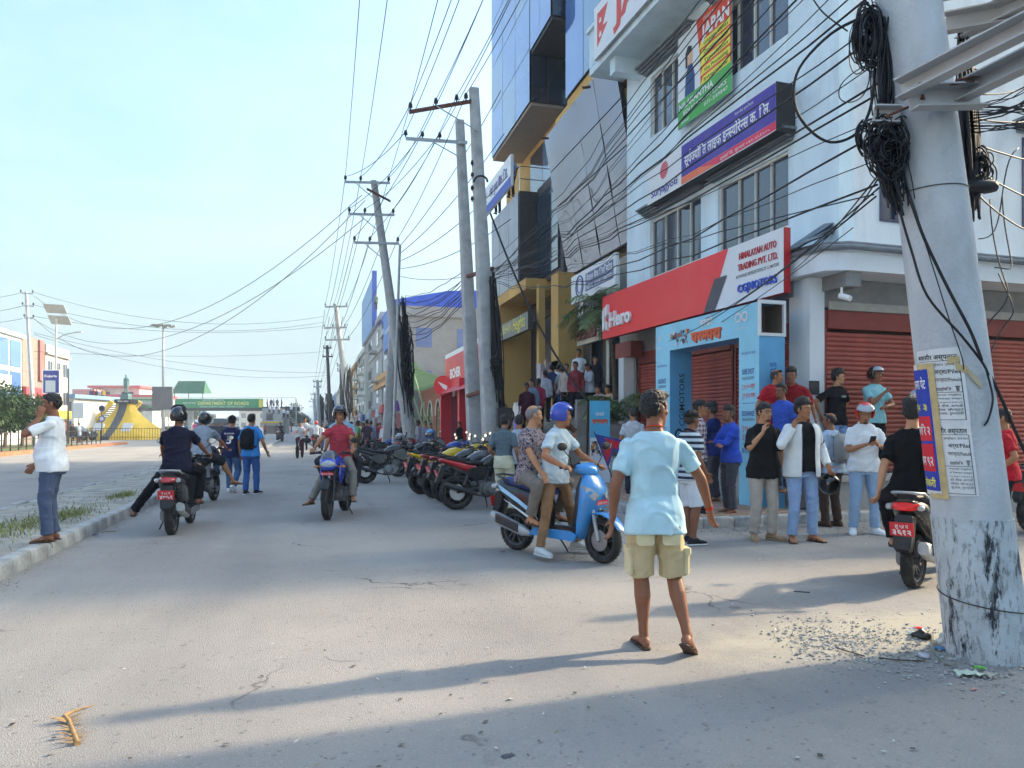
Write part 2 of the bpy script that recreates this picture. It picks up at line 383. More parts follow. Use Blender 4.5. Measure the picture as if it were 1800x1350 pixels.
def _pr(c0,c1,sc_,th=.52):
    def f(t,b,l):
        co=N(t,'ShaderNodeTexCoord');no=N(t,'ShaderNodeTexNoise');no.inputs['Scale'].default_value=sc_;no.inputs['Detail'].default_value=1;no.inputs['Distortion'].default_value=1.2;l(co.outputs['Object'],no.inputs[0])
        m3=N(t,'ShaderNodeMath',operation='GREATER_THAN');m3.inputs[1].default_value=th;l(no.outputs[0],m3.inputs[0])
        mi=N(t,'ShaderNodeMix',data_type='RGBA');mi.inputs[6].default_value=(*c0,1);mi.inputs[7].default_value=(*c1,1);l(m3.outputs[0],mi.inputs[0]);l(mi.outputs[2],b.inputs['Base Color'])
    return f
PRINT=pattern('cloth_printed_mauve',(.3,.3,.3),_pr((.30,.24,.26),(.035,.03,.045),34,.54));FLORAL=pattern('cloth_floral',(.3,.3,.3),_pr((.05,.22,.26),(.45,.04,.05),20,.5));CHECK=pattern('cloth_small_check',(.3,.3,.3),_pr((.36,.42,.55),(.6,.64,.7),60,.5))
class Skel:pass
def skeleton(k):
    S=Skel();pel=V3(k.get('pelvis',(0,0,.92)));S.pel=pel
    lean,tw,sl=k.get('lean',.03),k.get('twist',0),k.get('side',0)
    Rc=Matrix.Rotation(tw,3,'Z') @ Matrix.Rotation(sl,3,'Y') @ Matrix.Rotation(-lean,3,'X');pl_=k.get('plean',lean*.3)
    Rp=Matrix.Rotation(k.get('pyaw',0),3,'Z') @ Matrix.Rotation(-pl_,3,'X');S.Rc=Rc;S.Rp=Rp;qp,qc=Rp.to_quaternion(),Rc.to_quaternion()
    def fr(h):
        t=max(0,min(1,(h+.02)/.36));t=t*t*(3 - 2*t);return qp.slerp(qc,t).to_matrix()
    pts={0:pel.copy()};p=pel.copy();hs=[0];
    for i in range(1,66):
        h=i*.01;p=p+fr(h) @ V3((0,0,.01));hs.append(h);pts[i]=p.copy()
    def spine(h):
        if h <=0:return pel+Rp @ V3((0,0,h)),Rp
        i=h/.01;a=int(i);f=i - a;return pts[min(a,65)].lerp(pts[min(a+1,65)],f),fr(h)
    S.spine=spine
    hy,hp,hr=k.get('hyaw',0),k.get('hpitch',.05),k.get('hroll',0)
    S.Rh=Matrix.Rotation(hy,3,'Z') @ Matrix.Rotation(hr,3,'Y') @ Matrix.Rotation(-hp,3,'X')
    nb,Rn=spine(.56);S.head=nb+Rn @ V3((0,.012,.03))+S.Rh @ V3((0,.01,.098));S.nb=nb
    sp,Rs=spine(.448);sh=k.get('shrug',(0,0));sw=.163*k.get('broad',1)
    S.sho=[sp+Rs @ V3((-sw,0,.005+sh[0])),sp+Rs @ V3((sw,0,.005+sh[1]))]
    S.hip=[pel+Rp @ V3((-.088,0,-.02)),pel+Rp @ V3((.088,0,-.02))]
    hands=k.get('hands',(None,None));el=k.get('elbow',(None,None));S.elb=[];S.wri=[]
    for i,sg in ((0,-1),(1,1)):
        t=hands[i] or tuple(S.sho[i]+Rs @ V3((sg*.075,.03,-.515)))
        e,w_=ik(S.sho[i],t,.285,.255,el[i] or (sg*.5,-1,-.2));S.elb.append(e);S.wri.append(w_)
    feet=k.get('feet',((-.11,.02,0),(.11,-.02,0)));fy=k.get('fyaw',(.15,-.15));fp=k.get('fpitch',(0,0));kn=k.get('knee',(None,None));S.knee=[];S.ank=[];S.fd=[];S.fu=[]
    for i,sg in ((0,-1),(1,1)):
        Rf=Matrix.Rotation(fy[i],3,'Z') @ Matrix.Rotation(fp[i],3,'X');fd=Rf @ V3((0,1,0));fu=Rf @ V3((0,0,1))
        a=V3(feet[i])+fu*.08
        kk,aa=ik(S.hip[i],a,.414,.412,kn[i] or (sg*.12,1,.05));S.knee.append(kk);S.ank.append(aa);S.fd.append(fd);S.fu.append(fu)
    return S
def frame(d,ref):
    d=d.normalized();u=ref - d*ref.dot(d)
    if u.length < 1e-4:u=d.orthogonal()
    u.normalize();return u,d.cross(u)
def limb(mb,a,b,prof,ref,n=12,off=None,ob=0):
    u,v=frame(b - a,ref)
    mb.loft([(a.lerp(b,t)+(v*ob*math.sin(PI*min(1,t*1.3)) if ob else V3((0,0,0))),u*r1,v*r2) for t,r1,r2 in prof],n)
def torso(mb,S,infl,h0,h1,fat,flare=0,n=18,k=1.0,shirt=False):
    T=[t for t in TORSO if h0 - 1e-6 <=t[0] <=h1+1e-6]
    def at(h):
        for a,b in zip(TORSO,TORSO[1:]):
            if a[0] <=h <=b[0]:
                f=(h - a[0])/(b[0] - a[0]);return tuple(a[i]+(b[i] - a[i])*f for i in range(4))
        return (h,)+(TORSO[0][1:] if h < TORSO[0][0] else TORSO[-1][1:])
    hs=sorted(set([h0,h1]+[t[0] for t in T]));secs=[]
    for h in hs:
        _,rx,ry,yo=at(h)
        if h < -.02 and infl > .01:_,rx,ry,yo=at(-.02)
        if shirt:rx=max(rx,.150) if h < .4 else rx;ry=max(ry,.104) if h < .35 else ry;rx+=.016*max(0,min(1,(.12 - h)/.1));ry+=.016*max(0,min(1,(.12 - h)/.1))
        f=fat*math.exp(-((h - .12)/.14)**2);c,R_=S.spine(h);fl=flare*max(0,(.1 - h)/.2)
        secs.append((c+R_ @ V3((0,yo+f*.6,0)),R_ @ V3((rx*k+infl+f*.5+fl,0,0)),R_ @ V3((0,ry*k+infl+f+fl,0))))
    mb.loft(secs,n,pw=2.35)
def hand(mb,w_,d,ac,curl=.35,sg=1,lod=0,k=1.0):
    d=d.normalized();ac=(ac - d*ac.dot(d)).normalized();nr=d.cross(ac)*sg
    mb.loft([(w_ - d*.01,ac*.025,nr*.019),(w_+d*.03,ac*.036*k,nr*.016),(w_+d*.085,ac*.041*k,nr*.013),(w_+d*.092,ac*.036*k,nr*.009)],10)
    if lod:
        e=w_+d*.09;d2=(d*math.cos(curl)+nr*math.sin(curl));mb.loft([(e - d*.01,ac*.036,nr*.012),(e+d2*.045,ac*.032,nr*.012),(e+d2*.08,ac*.02,nr*.009)],8);return
    for j,(o_,ln) in enumerate(((-.031,.064),(-.0105,.080),(.0105,.086),(.031,.076))):
        p=w_+d*.085+ac*o_*k;c_=curl*(1+.15*(1.5 - j));pts=[p - d*.012];a=0;dd=d+ac*o_*2.0;dd.normalize()
        for q,sl in ((.45,.45),(1.0,.32),(1.6,.23)):
            a+=c_*(.6 if q==.45 else .8);p=p+(dd*math.cos(a)+nr*math.sin(a))*ln*sl;pts.append(p)
        mb.tube(pts,[.0105,.0098,.0088,.0072],7)
    b=w_+d*.02+ac*.026*k;t1=b+(d*.75+ac*.62+nr*.25).normalized()*.045;t2=t1+(d*.9+ac*.25+nr*.45*(1+curl)).normalized()*.034
    mb.tube([b - d*.01 - ac*.008,b,t1,t2],[.014,.0145,.0115,.0085],8)
def headgeo(mb,S,lod=0):
    R_=S.Rh;c=S.head
    def X(p):return c+R_ @ V3(p)
    mb.ell(X((0,-.012,.028)),(.073,.093,.094),14,10,R=R_)
    mb.loft([(X((0,y,z)),R_ @ V3((rx,0,0)),R_ @ V3((0,ry,0))) for z,rx,ry,y in ((-.113,.018,.016,.060),(-.1,.036,.030,.052),(-.075,.050,.052,.032),(-.045,.060,.070,.016),(-.01,.067,.080,.007),(.03,.071,.084,.002),(.06,.066,.078,0))],14,pw=2.3)
    if not lod:
        mb.loft([(X((0,.078,.022)),R_ @ V3((.008,0,0)),R_ @ V3((0,.010,0))),(X((0,.088,-.008)),R_ @ V3((.012,0,0)),R_ @ V3((0,.014,0))),(X((0,.094,-.026)),R_ @ V3((.0175,0,0)),R_ @ V3((0,.017,0))),(X((0,.088,-.034)),R_ @ V3((.014,0,0)),R_ @ V3((0,.010,0)))],8)
        mb.ell(X((0,.070,.036)),(.052,.020,.013),10,6,R=R_);mb.ell(X((0,.076,-.062)),(.024,.012,.011),8,6,R=R_);mb.ell(X((0,.066,-.096)),(.022,.016,.014),8,6,R=R_)
        for sg in (-1,1):mb.ell(X((sg*.046,.052,-.018)),(.022,.022,.018),8,6,R=R_)
    for sg in (-1,1):mb.ell(X((sg*.077,-.006,-.004)),(.009,.019,.031),8,6,R=R_)
    n0,_=S.spine(.50)
    mb.loft([(n0,R_ @ V3((.068,0,0)),R_ @ V3((0,.062,0))),(n0.lerp(S.head,.38),R_ @ V3((.054,0,0)),R_ @ V3((0,.056,0))),(n0.lerp(S.head,.66),R_ @ V3((.053,0,0)),R_ @ V3((0,.058,0))),(S.head+R_ @ V3((0,-.018,-.035)),R_ @ V3((.052,0,0)),R_ @ V3((0,.056,0)))],12)
def shellpatch(c,R_,r,cond,n=36,m=24):
    mb=MB();vs=[];fs=[]
    for i in range(m+1):
        t=-PI/2+PI*i/m
        for k in range(n):vs.append(V3((math.cos(t)*math.cos(2*PI*k/n),math.cos(t)*math.sin(2*PI*k/n),math.sin(t))))
    for i in range(m):
        for k in range(n):
            q=(i*n+k,i*n+(k+1)%n,(i+1)*n+(k+1)%n,(i+1)*n+k);ce=sum((vs[j] for j in q),V3((0,0,0)))/4
            if cond(ce):fs.append(q)
    used=sorted({i for f in fs for i in f});mp_={u:j for j,u in enumerate(used)}
    mb.add([c+R_ @ V3((vs[i].x*r[0],vs[i].y*r[1],vs[i].z*r[2])) for i in used],[tuple(mp_[i] for i in f) for f in fs]);return mb
def helmet(S_head,R_,m,parent,style='open',vis='up',visc=None,name='helmet'):
    def cond(p):
        if p.z < -.72:return False
        if style=='full':return not (p.y > .45 and -.22 < p.z < .42) and p.z > -.72
        return not (p.y > .28 and p.z < .38) and p.z > -.62
    c=S_head+R_ @ V3((0,-.006,.028));mb=shellpatch(c,R_,(.121,.142,.138),cond);o=mb.build(name,m,parent,smooth=180)
    so=o.modifiers.new('t','SOLIDIFY');so.thickness=.022;so.offset=-1
    vm=visc or M_['visor']
    if vis=='up':f=lambda p:p.y > .15 and .42 < p.z < .86
    elif vis=='high':f=lambda p:p.y > .0 and .5 < p.z < .92
    elif vis=='down':f=lambda p:p.y > .3 and -.35 < p.z < .42
    else:f=None
    if f:
        rr=(.128,.150,.146) if vis !='high' else (.13,.165,.18)
        v=shellpatch(c,R_,rr,f).build('visor',vm,o,smooth=180);s2=v.modifiers.new('t','SOLIDIFY');s2.thickness=.004
    lin=shellpatch(c,R_,(.1,.121,.117),lambda p:(p.y < .28 or p.z > .38) and p.z > -.6).build('lining',M_['dark'],o,smooth=180)
    return o
M_['visor']=mat('visor_smoke',(.05,.05,.06),.12,spec=.8,coat=.7);M_['visorc']=mat('visor_pale',(.35,.38,.42),.12,spec=.8,coat=.7)
def person(label,loc,face=0,H=1.7,top='#222222',bottom='#333333',topk='tee',botk='long',shoes='sandal',hair='short',skin='b',vox=.0095,lod=0,group=None,glasses=False,beard=False,cap=None,collar=None,extras=None,absrot=None,name='person',curl=(.35,.35),hdir=(None,None),hac=(None,None),slim=0,slv=None,open_=None,helm=None,parts=True,cat='person',topm=None,botm=None,hairm=None,seed=None,fat=0.0,**k):
    S=skeleton(k);seed=seed if seed is not None else random.randint(0,9999);ref=S.Rc @ V3((1,0,0))
    mb=MB();cov=.93
    torso(mb,S,-.004,-.11,.60,fat*.9,k=cov);headgeo(mb,S,lod)
    lg=k.get('leg',.83 if botk=='long' else 1.06)
    for i,sg in ((0,-1),(1,1)):
        a,e,w_=S.sho[i],S.elb[i],S.wri[i];mb.ell(a - V3((0,0,.006)),(.044,.048,.044),10,8);rf=S.Rc @ V3((0,1,0))
        limb(mb,a,e,[(0,.044,.044),(.35,.046,.045),(.75,.041,.041),(1,.038,.037)],rf);mb.ell(e,(.038,.038,.038),8,6)
        limb(mb,e,w_,[(0,.038,.038),(.25,.042,.038),(.65,.034,.030),(1,.027,.022)],rf)
        d=V3(hdir[i]) if hdir[i] else (w_ - e);ac=V3(hac[i]) if hac[i] else S.Rc @ V3((0,1,0));hand(mb,w_,d,ac,curl[i],sg if not hac[i] else sg,lod)
        h,kn,an=S.hip[i],S.knee[i],S.ank[i];rx=V3((1,0,0));up,vp=frame(kn - h,S.Rp @ V3((1,0,0)));uq,vq=frame(an - kn,S.Rp @ V3((1,0,0)))
        limb(mb,h,kn,[(0,.085*lg,.09*lg),(.3,.083*lg,.086*lg),(.7,.064*lg,.066*lg),(1,.054*lg,.055*lg)],S.Rp @ V3((1,0,0)),12)
        mb.ell(kn,(.054*lg,.056*lg,.056*lg),10,8)
        back=-(S.fd[i] - (an - kn).normalized()*S.fd[i].dot((an - kn).normalized()))
        u_,v_=frame(an - kn,S.Rp @ V3((1,0,0)))
        mb.loft([(kn.lerp(an,t)+back*o_,u_*r1*lg,v_*r2*lg) for t,r1,r2,o_ in ((0,.052,.054,0),(.15,.054,.058,.010),(.32,.056,.060,.016),(.55,.046,.048,.010),(.8,.034,.037,.002),(1,.034,.040,0))],12)
        fd,fu=S.fd[i],S.fu[i];fs=fd.cross(fu)
        if shoes in ('sandal','bare','flip'):
            b=an - fu*.08;mb.loft([(b+fd*s_+fu*(rz+.014),fs*rx_,fu*rz) for s_,rx_,rz in ((-.062,.018,.018),(-.05,.030,.030),(-.01,.034,.046),(.05,.038,.032),(.10,.044,.022),(.14,.045,.016),(.165,.034,.011))],10)
            if not lod:
                for j,q in enumerate((-.032,-.015,.001,.017,.032)):mb.ell(b+fd*(.168 - abs(q)*.35+(0.006 if j==0 else 0))+fs*q*(1 if i else -1)+fu*.022,(.0095,.016,.0095),6,5,R=Matrix((fs,fd,fu)).transposed())
    rz=absrot if absrot is not None else -(math.radians(face)+A0)
    body=job(name,mb,SKIN[skin],vox,2);body.location=loc;body.rotation_euler=(0,0,rz);s_=H/1.70;body.scale=(s_,)*3
    tag(body,label,cat,group)
    tm=topm or cloth(top);bm_=botm or cloth(bottom);tj=None
    if topk !='none':
        mb=MB();hem={'tee':-.10,'polo':-.09,'shirt':-.11,'tucked':-.02,'kurta':-.30,'jacket':-.09,'tank':-.08}[topk]
        if k.get('hem') is not None:hem=k['hem']
        torso(mb,S,.016 if topk !='tucked' else .008,hem,.545,fat,flare=.012 if topk !='tucked' else 0,shirt=topk !='tucked')
        sp,Rs=S.spine(.47)
        for i,sg in ((0,-1),(1,1)):
            a,e,w_=S.sho[i],S.elb[i],S.wri[i];rf=S.Rc @ V3((0,1,0));mb.ell(a - V3((0,0,.006)),(.056,.060,.052),10,8)
            long_=(slv if slv is not None else (1 if topk in ('jacket',) or (topk=='shirt') else 0))
            if long_==1:
                limb(mb,a,e,[(0,.062,.064),(.5,.060,.060),(1,.054,.053)],rf);mb.ell(e,(.054,.054,.054),8,6);limb(mb,e,w_,[(0,.054,.053),(.6,.048,.046),(.93,.040,.038)],rf)
            elif long_==2:
                limb(mb,a,e,[(0,.062,.064),(.5,.062,.061),(1,.058,.057)],rf);mb.ell(e,(.056,.056,.056),8,6);limb(mb,e,w_,[(0,.057,.056),(.35,.052,.05)],rf)
            elif topk !='tank':
                q=k.get('slen',.72 if topk !='polo' else .66);limb(mb,a,a.lerp(e,q),[(0,.054,.060),(.5,.060,.060),(1,.066,.062)],rf)
        tj=job({'tee':'t_shirt','polo':'polo_shirt','shirt':'shirt','tucked':'shirt','kurta':'kurta','jacket':'jacket','tank':'vest'}[topk],mb,tm,vox*1.2,3,body,.0125,1.0,seed)
        if (topk in ('polo','shirt','tucked','jacket') or collar) and not lod:
            cmb=MB();n0,Rn=S.spine(.535);pts=[]
            for q in range(17):
                a=PI/2+.25+(2*PI - .5)*q/16;pts.append(n0+Rn @ V3((.068*math.cos(a),.066*math.sin(a) - .002,.012 - .022*math.sin(a))))
            cmb.tube(pts,.012,6);cmb.build('collar',cloth(collar) if collar else tm,body,smooth=60)
    if botk !='none':
        mb=MB();torso(mb,S,.022 if topk=='tucked' else .012,-.13,.09,fat*.8)
        for i in (0,1):
            h,kn,an=S.hip[i],S.knee[i],S.ank[i];rx=S.Rp @ V3((1,0,0));sl=-slim
            if botk=='skirt':continue
            limb(mb,h,kn,[(0,.098+sl,.104+sl),(.35,.094+sl,.098+sl),(.8,.078+sl,.082+sl),(1,.073+sl,.074+sl)] if botk !='shorts' else [(0,.1,.106),(.35,.098,.104),(.8,.094,.098),(.98,.096,.098)],rx)
            if botk=='long':
                mb.ell(kn,(.072+sl,.073+sl,.072),10,8);limb(mb,kn,an,[(0,.071+sl,.072+sl),(.4,.068+sl,.070+sl),(.8,.062+sl,.064+sl),(k.get('cuff',.97),.066+sl,.070+sl)],rx)
            elif botk=='capri':limb(mb,kn,an,[(0,.071,.072),(.45,.066,.068)],rx)
        if botk=='skirt':mb.loft([(S.spine(.06)[0],V3((.15,0,0)),V3((0,.12,0))),(S.pel+V3((0,.0,-.2)),V3((.19,0,0)),V3((0,.15,0))),(S.pel+V3((0,.02,-.80)),V3((.20,0,0)),V3((0,.17,0)))],16)
        job('shorts' if botk=='shorts' else ('skirt' if botk=='skirt' else 'trousers'),mb,bm_,vox*1.25,3,body,.0100,1.0,seed+5,'leg')
    if not (lod and shoes=='none'):
        for i,sg in ((0,-1),(1,1)):
            fd,fu=S.fd[i],S.fu[i];fs=fd.cross(fu);b=S.ank[i] - fu*.08;mb=MB()
            if shoes in ('sandal','flip'):
                out=[(-.072,.022),(-.055,.036),(0,.038),(.06,.041),(.12,.050),(.165,.046),(.185,.026)]
                mb.loft([(b+fd*s2+fu*.008,fs*r_,fu*.009) for s2,r_ in out],10,pw=3)
                if shoes=='sandal':
                    for s2,hh,rr in ((.02,.062,.043),(.085,.05,.047)):
                        mb.tube([b+fd*s2+fs*(rr*math.cos(a))+fu*(.012+(hh - .012)*math.sin(a)) for a in [PI*q/8 for q in range(9)]],.0075,5)
                else:
                    for q in (-1,1):mb.tube([b+fd*.03+fs*q*.040+fu*.012,b+fd*.075+fs*q*.030+fu*.045,b+fd*.125+fs*.004+fu*.038,b+fd*.14+fs*.004+fu*.012],.006,5)
                mb.build('sandal',SOLE,body,smooth=50)
            elif shoes !='bare':
                c_={'white':'#e8e8ea','shoe':'#25252a','tan':'#a08468','brown':'#4a352b','croc':'#c8cccb'}.get(shoes,'#25252a')
                mb.loft([(b+fd*s2+fu*(rz_+.012),fs*r_,fu*rz_) for s2,r_,rz_ in ((-.082,.020,.022),(-.068,.036,.036),(-.03,.042,.050),(.03,.042,.046),(.09,.047,.030),(.15,.048,.024),(.185,.040,.018),(.198,.020,.010))],12)
                if not lod:sh=mb.build('shoe',cloth(c_,.05,.6),body,smooth=180);MB().loft([(b+fd*s2+fu*.011,fs*r_,fu*.012) for s2,r_ in ((-.088,.024),(-.07,.041),(0,.044),(.09,.051),(.15,.051),(.19,.040),(.205,.018))],12,pw=3).build('sole',cloth('#d8d8d8' if shoes in ('white','shoe') else c_,.05,.7),sh,smooth=50)
                else:mb.build('shoe',cloth(c_,.05,.6),body,smooth=180)
    R_=S.Rh;c=S.head;X=lambda p:c+R_ @ V3(p)
    hm=hairm or HAIR
    if helm:
        helmet(c,R_,helm[0],body,helm[1] if len(helm) > 1 else 'open',helm[2] if len(helm) > 2 else 'up',helm[3] if len(helm) > 3 else None)
    elif hair !='none':
        mb=MB();q={'short':1.0,'buzz':.93,'thick':1.09,'long':1.03,'tail':1.0,'bald':.93}[hair]
        if hair=='bald':mb.ell(X((0,-.045,.015)),(.081,.066,.066),14,10,R=R_)
        else:
            mb.ell(X((0,-.018,.064+(q - 1)*.3)),(.081*q,.096*q,.072*q),14,10,R=R_ @ Matrix.Rotation(.28,3,'X'));mb.ell(X((.012,.048,.098)),(.055,.034,.022),10,8,R=R_);mb.ell(X((0,-.044,.020)),(.082*q,.070*q,.082*q),14,10,R=R_)
            if hair=='thick':mb.ell(X((.01,.035,.095)),(.066,.055,.035),10,8,R=R_)
            for sg in (-1,1):mb.ell(X((sg*.071,.014,.02)),(.010,.014,.035),8,6,R=R_)
            if hair in ('long','tail'):mb.loft([(X((0,-.10,.03)),R_ @ V3((.03,0,0)),R_ @ V3((0,.03,0))),(X((0,-.125,-.06)),R_ @ V3((.03,0,0)),R_ @ V3((0,.028,0))),(X((0,-.11,-.22)),R_ @ V3((.018,0,0)),R_ @ V3((0,.016,0)))],10)
        job('hair',mb,hm,max(.0065,vox*.8),1,body,.0028 if hair !='buzz' else .0008,1.0,seed+9,'hair')
    if cap:
        mb=MB();cy=cap[1];cp=cloth(cap[0])
        mb=shellpatch(X((0,-.012,.032)),R_,(.090,.108,.104),lambda p:p.z > .12+.1*p.y)
        cap_o=mb.build('cap',cp,body,smooth=180);so=cap_o.modifiers.new('t','SOLIDIFY');so.thickness=.006
        sg=cy;bm2=MB();pts=[(x,(.085+.075*math.cos(x/.075*PI/2))*sg - .012) for x in [-.068+.0136*j for j in range(11)]]
        top_=[X((x,y,.045 - .012*abs(x)/.07)) for x,y in pts]+[X((x,.07*sg - .012,.052 - .012*abs(x)/.07)) for x,y in pts[::-1]]
        bm2.add(top_+[p - R_ @ V3((0,0,.006)) for p in top_],[tuple(range(22)),tuple(range(22,44))[::-1]]+[(j,(j+1)%22,22+(j+1)%22,22+j) for j in range(22)]);bm2.build('brim',cp,cap_o)
    if not lod:
        for sg in (-1,1):
            ey=MB().ell(X((sg*.031,.0755,.008)),(.0125,.008,.0048),10,6,R=R_).build('eye',EYEW,body,smooth=180)
            MB().ell(X((sg*.031,.0835,.008)),(.0062,.003,.0050),8,6,R=R_).build('iris',EYED,ey,smooth=180)
            MB().loft([(X((sg*(.012+.013*j),.091 - .0032*j*j,.0285+.003*math.sin(j))),R_ @ V3((0,.004,0)),R_ @ V3((0,0,.0038 - .0006*j))) for j in range(4)],6).build('eyebrow',HAIR,body,smooth=60)
        MB().ell(X((0,.0855,-.0635)),(.021,.004,.006),10,6,R=R_).build('mouth',LIP,body,smooth=180)
        if beard:
            mb=MB().ell(X((0,.060,-.092)),(.034,.030,.024),12,8,R=R_)
            mb.ell(X((0,.086,-.049)),(.026,.006,.005),10,5,R=R_)
            job('beard',mb,hm,.0065,1,body,.001,1,seed,'hair')
        if glasses:
            mb=MB()
            for sg in (-1,1):mb.tube([X((sg*.033+.022*math.cos(2*PI*q/12),.099,.008+.018*math.sin(2*PI*q/12))) for q in range(13)],.0022,5);mb.tube([X((sg*.055,.098,.012)),X((sg*.078,.0,.010))],.002,4)
            mb.tube([X((-.011,.1,.012)),X((.011,.1,.012))],.002,4);mb.build('glasses',M_['dark'],body)
    LAST['S']=S
    if extras:extras(body,S)
    return body
LAST={}
def wl(o,p):
    return Matrix.Translation(o.location) @ Matrix.Rotation(o.rotation_euler[2],4,'Z') @ Matrix.Diagonal((*o.scale,1)) @ Vector(p)
# ------------------------------------------------------------------ two-wheelers
def arc(cy,cz,r,a0,a1,n=10):return [(cy+r*math.cos(math.radians(a0+(a1 - a0)*i/n)),cz+r*math.sin(math.radians(a0+(a1 - a0)*i/n))) for i in range(n+1)]
def wheel(par,y,r,w_,x=0,spokes=5,yaw=0,disc=True,rimc='#2a2a2c'):
    e=MB();q=[(r*.74,-w_*.72),(r*.80,-w_*.95),(r*.90,-w_),(r*.97,-w_*.72),(r,-w_*.25),(r,w_*.25),(r*.97,w_*.72),(r*.90,w_),(r*.80,w_*.95),(r*.74,w_*.72),(r*.74,-w_*.72)]
    e.lathe(q,36,axis='X');
    for k in range(30):
        a=2*PI*k/30;M=Matrix.Rotation(a,4,'X');e.box((w_*.45,0,r*.990),(w_*.7,r*.03,.004),0,M=M @ Matrix.Rotation(.3,4,'Z') if 0 else M);e.box((-w_*.45,r*.08,r*.990),(w_*.7,r*.03,.004),0,M)
    t=e.build('tyre',M_['rubber'],par,smooth=40);t.location=(x,y,r);t.rotation_euler=(0,0,yaw)
    b=MB();rw=w_*.75
    b.lathe([(r*.70,-rw),(r*.77,-rw*1.02),(r*.77,rw*1.02),(r*.70,rw),(r*.66,rw*.6),(r*.66,-rw*.6),(r*.70,-rw)],36,axis='X')
    b.cyl((-w_*1.15,0,0),(w_*1.15,0,0),r*.16,n=14);b.cyl((-w_*1.5,0,0),(w_*1.5,0,0),r*.05,n=8)
    for k in range(spokes):
        a=2*PI*k/spokes;M=Matrix.Rotation(a,4,'X')
        for s_ in (-1,1):b.add([(-w_*.32,s_*.012,r*.10),(w_*.32,s_*.012,r*.10),(w_*.32,s_*.012+.022,r*.10),(-w_*.32,s_*.012+.022,r*.10),(-w_*.32,s_*r*.14 - .008,r*.70),(w_*.32,s_*r*.14 - .008,r*.70),(w_*.32,s_*r*.14+.008,r*.70),(-w_*.32,s_*r*.14+.008,r*.70)],[(0,1,2,3),(7,6,5,4),(0,4,5,1),(1,5,6,2),(2,6,7,3),(3,7,4,0)],0,M)
    b.build('rim',paint(rimc,.4,.3,.5),t,smooth=35)
    if disc:MB().lathe([(r*.2,w_*1.15),(r*.46,w_*1.15),(r*.46,w_*1.25),(r*.2,w_*1.25)],28,axis='X').build('brake_disc',M_['metal'],t,smooth=35)
    return t
def plate(par,c,size,rot,s1,s2,front=False):
    M=Matrix.Translation(c) @ Matrix.Rotation(rot,4,'X')
    p=MB().box((0,0,0),(size[0],.006,size[1]),0,M).build('number_plate',M_['red'],par)
    sg=1 if front else -1
    o=M @ V3((-size[0]/2*-sg,sg*.003,-size[1]/2)) if front else M @ V3((-size[0]/2,-.003,-size[1]/2));u=(M.to_3x3() @ V3((-size[0] if front else size[0],0,0)));v=M.to_3x3() @ V3((0,0,size[1]))
    f=Face(M @ V3((size[0]/2 if front else -size[0]/2,sg*.003,-size[1]/2)),u,v)
    if s2:
        lettering(f,s1,size[0]/2,size[1]*.60,size[1]*.36,M_['wht'],p,.02,lift=.002,width=size[0]*.55,center=True);lettering(f,s2,size[0]/2,size[1]*.12,size[1]*.52,M_['wht'],p,.03,lift=.002,width=size[0]*.78,center=True)
    elif s1:lettering(f,s1,size[0]/2,size[1]*.22,size[1]*.7,M_['wht'],p,.02,lift=.002,width=size[0]*.85,center=True)
    return p
def mirrors(par,y,z,w_=.36,up=.19,yaw=0,m=None):
    R3=Matrix.Rotation(yaw,4,'Z')
    for s_ in (-1,1):
        b=MB();T=Matrix.Translation((0,y,z)) @ R3;b.tube([(s_*.2,0,0),(s_*.25,.02,.1),(s_*w_,.0,up)],.006,6,0,T)
        b.loft([((s_*(w_+.0),.02,up+.02),(.035,0,0),(0,0,.02)),((s_*(w_+.01),.012,up+.03),(.065,0,0),(0,0,.042)),((s_*(w_+.01),-.012,up+.03),(.068,0,0),(0,0,.045))],14,0,T)
        o=b.build('mirror',M_['black'],par,smooth=50)
        MB().loft([((s_*(w_+.01),-.0125,up+.03),(.062,0,0),(0,0,.039)),((s_*(w_+.01),-.0145,up+.03),(.060,0,0),(0,0,.037))],14,0,T).build('mirror_glass',M_['chrome'],o,smooth=30)
def bars(par,y,z,w_=.33,rise=.0,back=.09,yaw=0,m=None):
    T=Matrix.Translation((0,y,z)) @ Matrix.Rotation(yaw,4,'Z');b=MB()
    b.tube([(-w_,-back,rise),(-w_*.55,-back*.4,rise+.01),(-.08,0,0),(.08,0,0),(w_*.55,-back*.4,rise+.01),(w_,-back,rise)],.0115,8,0,T)
    for s_ in (-1,1):
        b.tube([(s_*(w_ - .14),-back*.55,rise+.006),(s_*w_,-back,rise)],.0165,10,0,T);b.tube([(s_*(w_ - .16),-back*.3,rise),(s_*(w_ - .12),.05,rise - .01),(s_*(w_ - .01),-.01,rise - .02)],.006,6,0,T)
        b.box((s_*(w_ - .17),-back*.45,rise+.01),(.05,.035,.045),0,T)
    b.build('handlebar',M_['black'],par,smooth=40)
LENS=mat('lamp_lens_clear',(.36,.38,.39),.08,spec=.9,coat=.8,var=.3,vscale=20);LENSR=mat('lamp_lens_red',(.45,.008,.008),.12,spec=.8,coat=.7);LENSO=mat('lamp_lens_orange',(.6,.2,.03),.15,spec=.8,coat=.6);LENSL=mat('tail_lamp_lit',(.6,.015,.01),.2,emit=.06)
SEATM=mat('seat_vinyl',(.02,.02,.022),.5,bump=.3,bscale=200);ENG=mat('engine_casting',(.22,.22,.22),.5,.6,stain=.6,stcol=(.08,.065,.05),stscale=8,bump=.4,bscale=60)
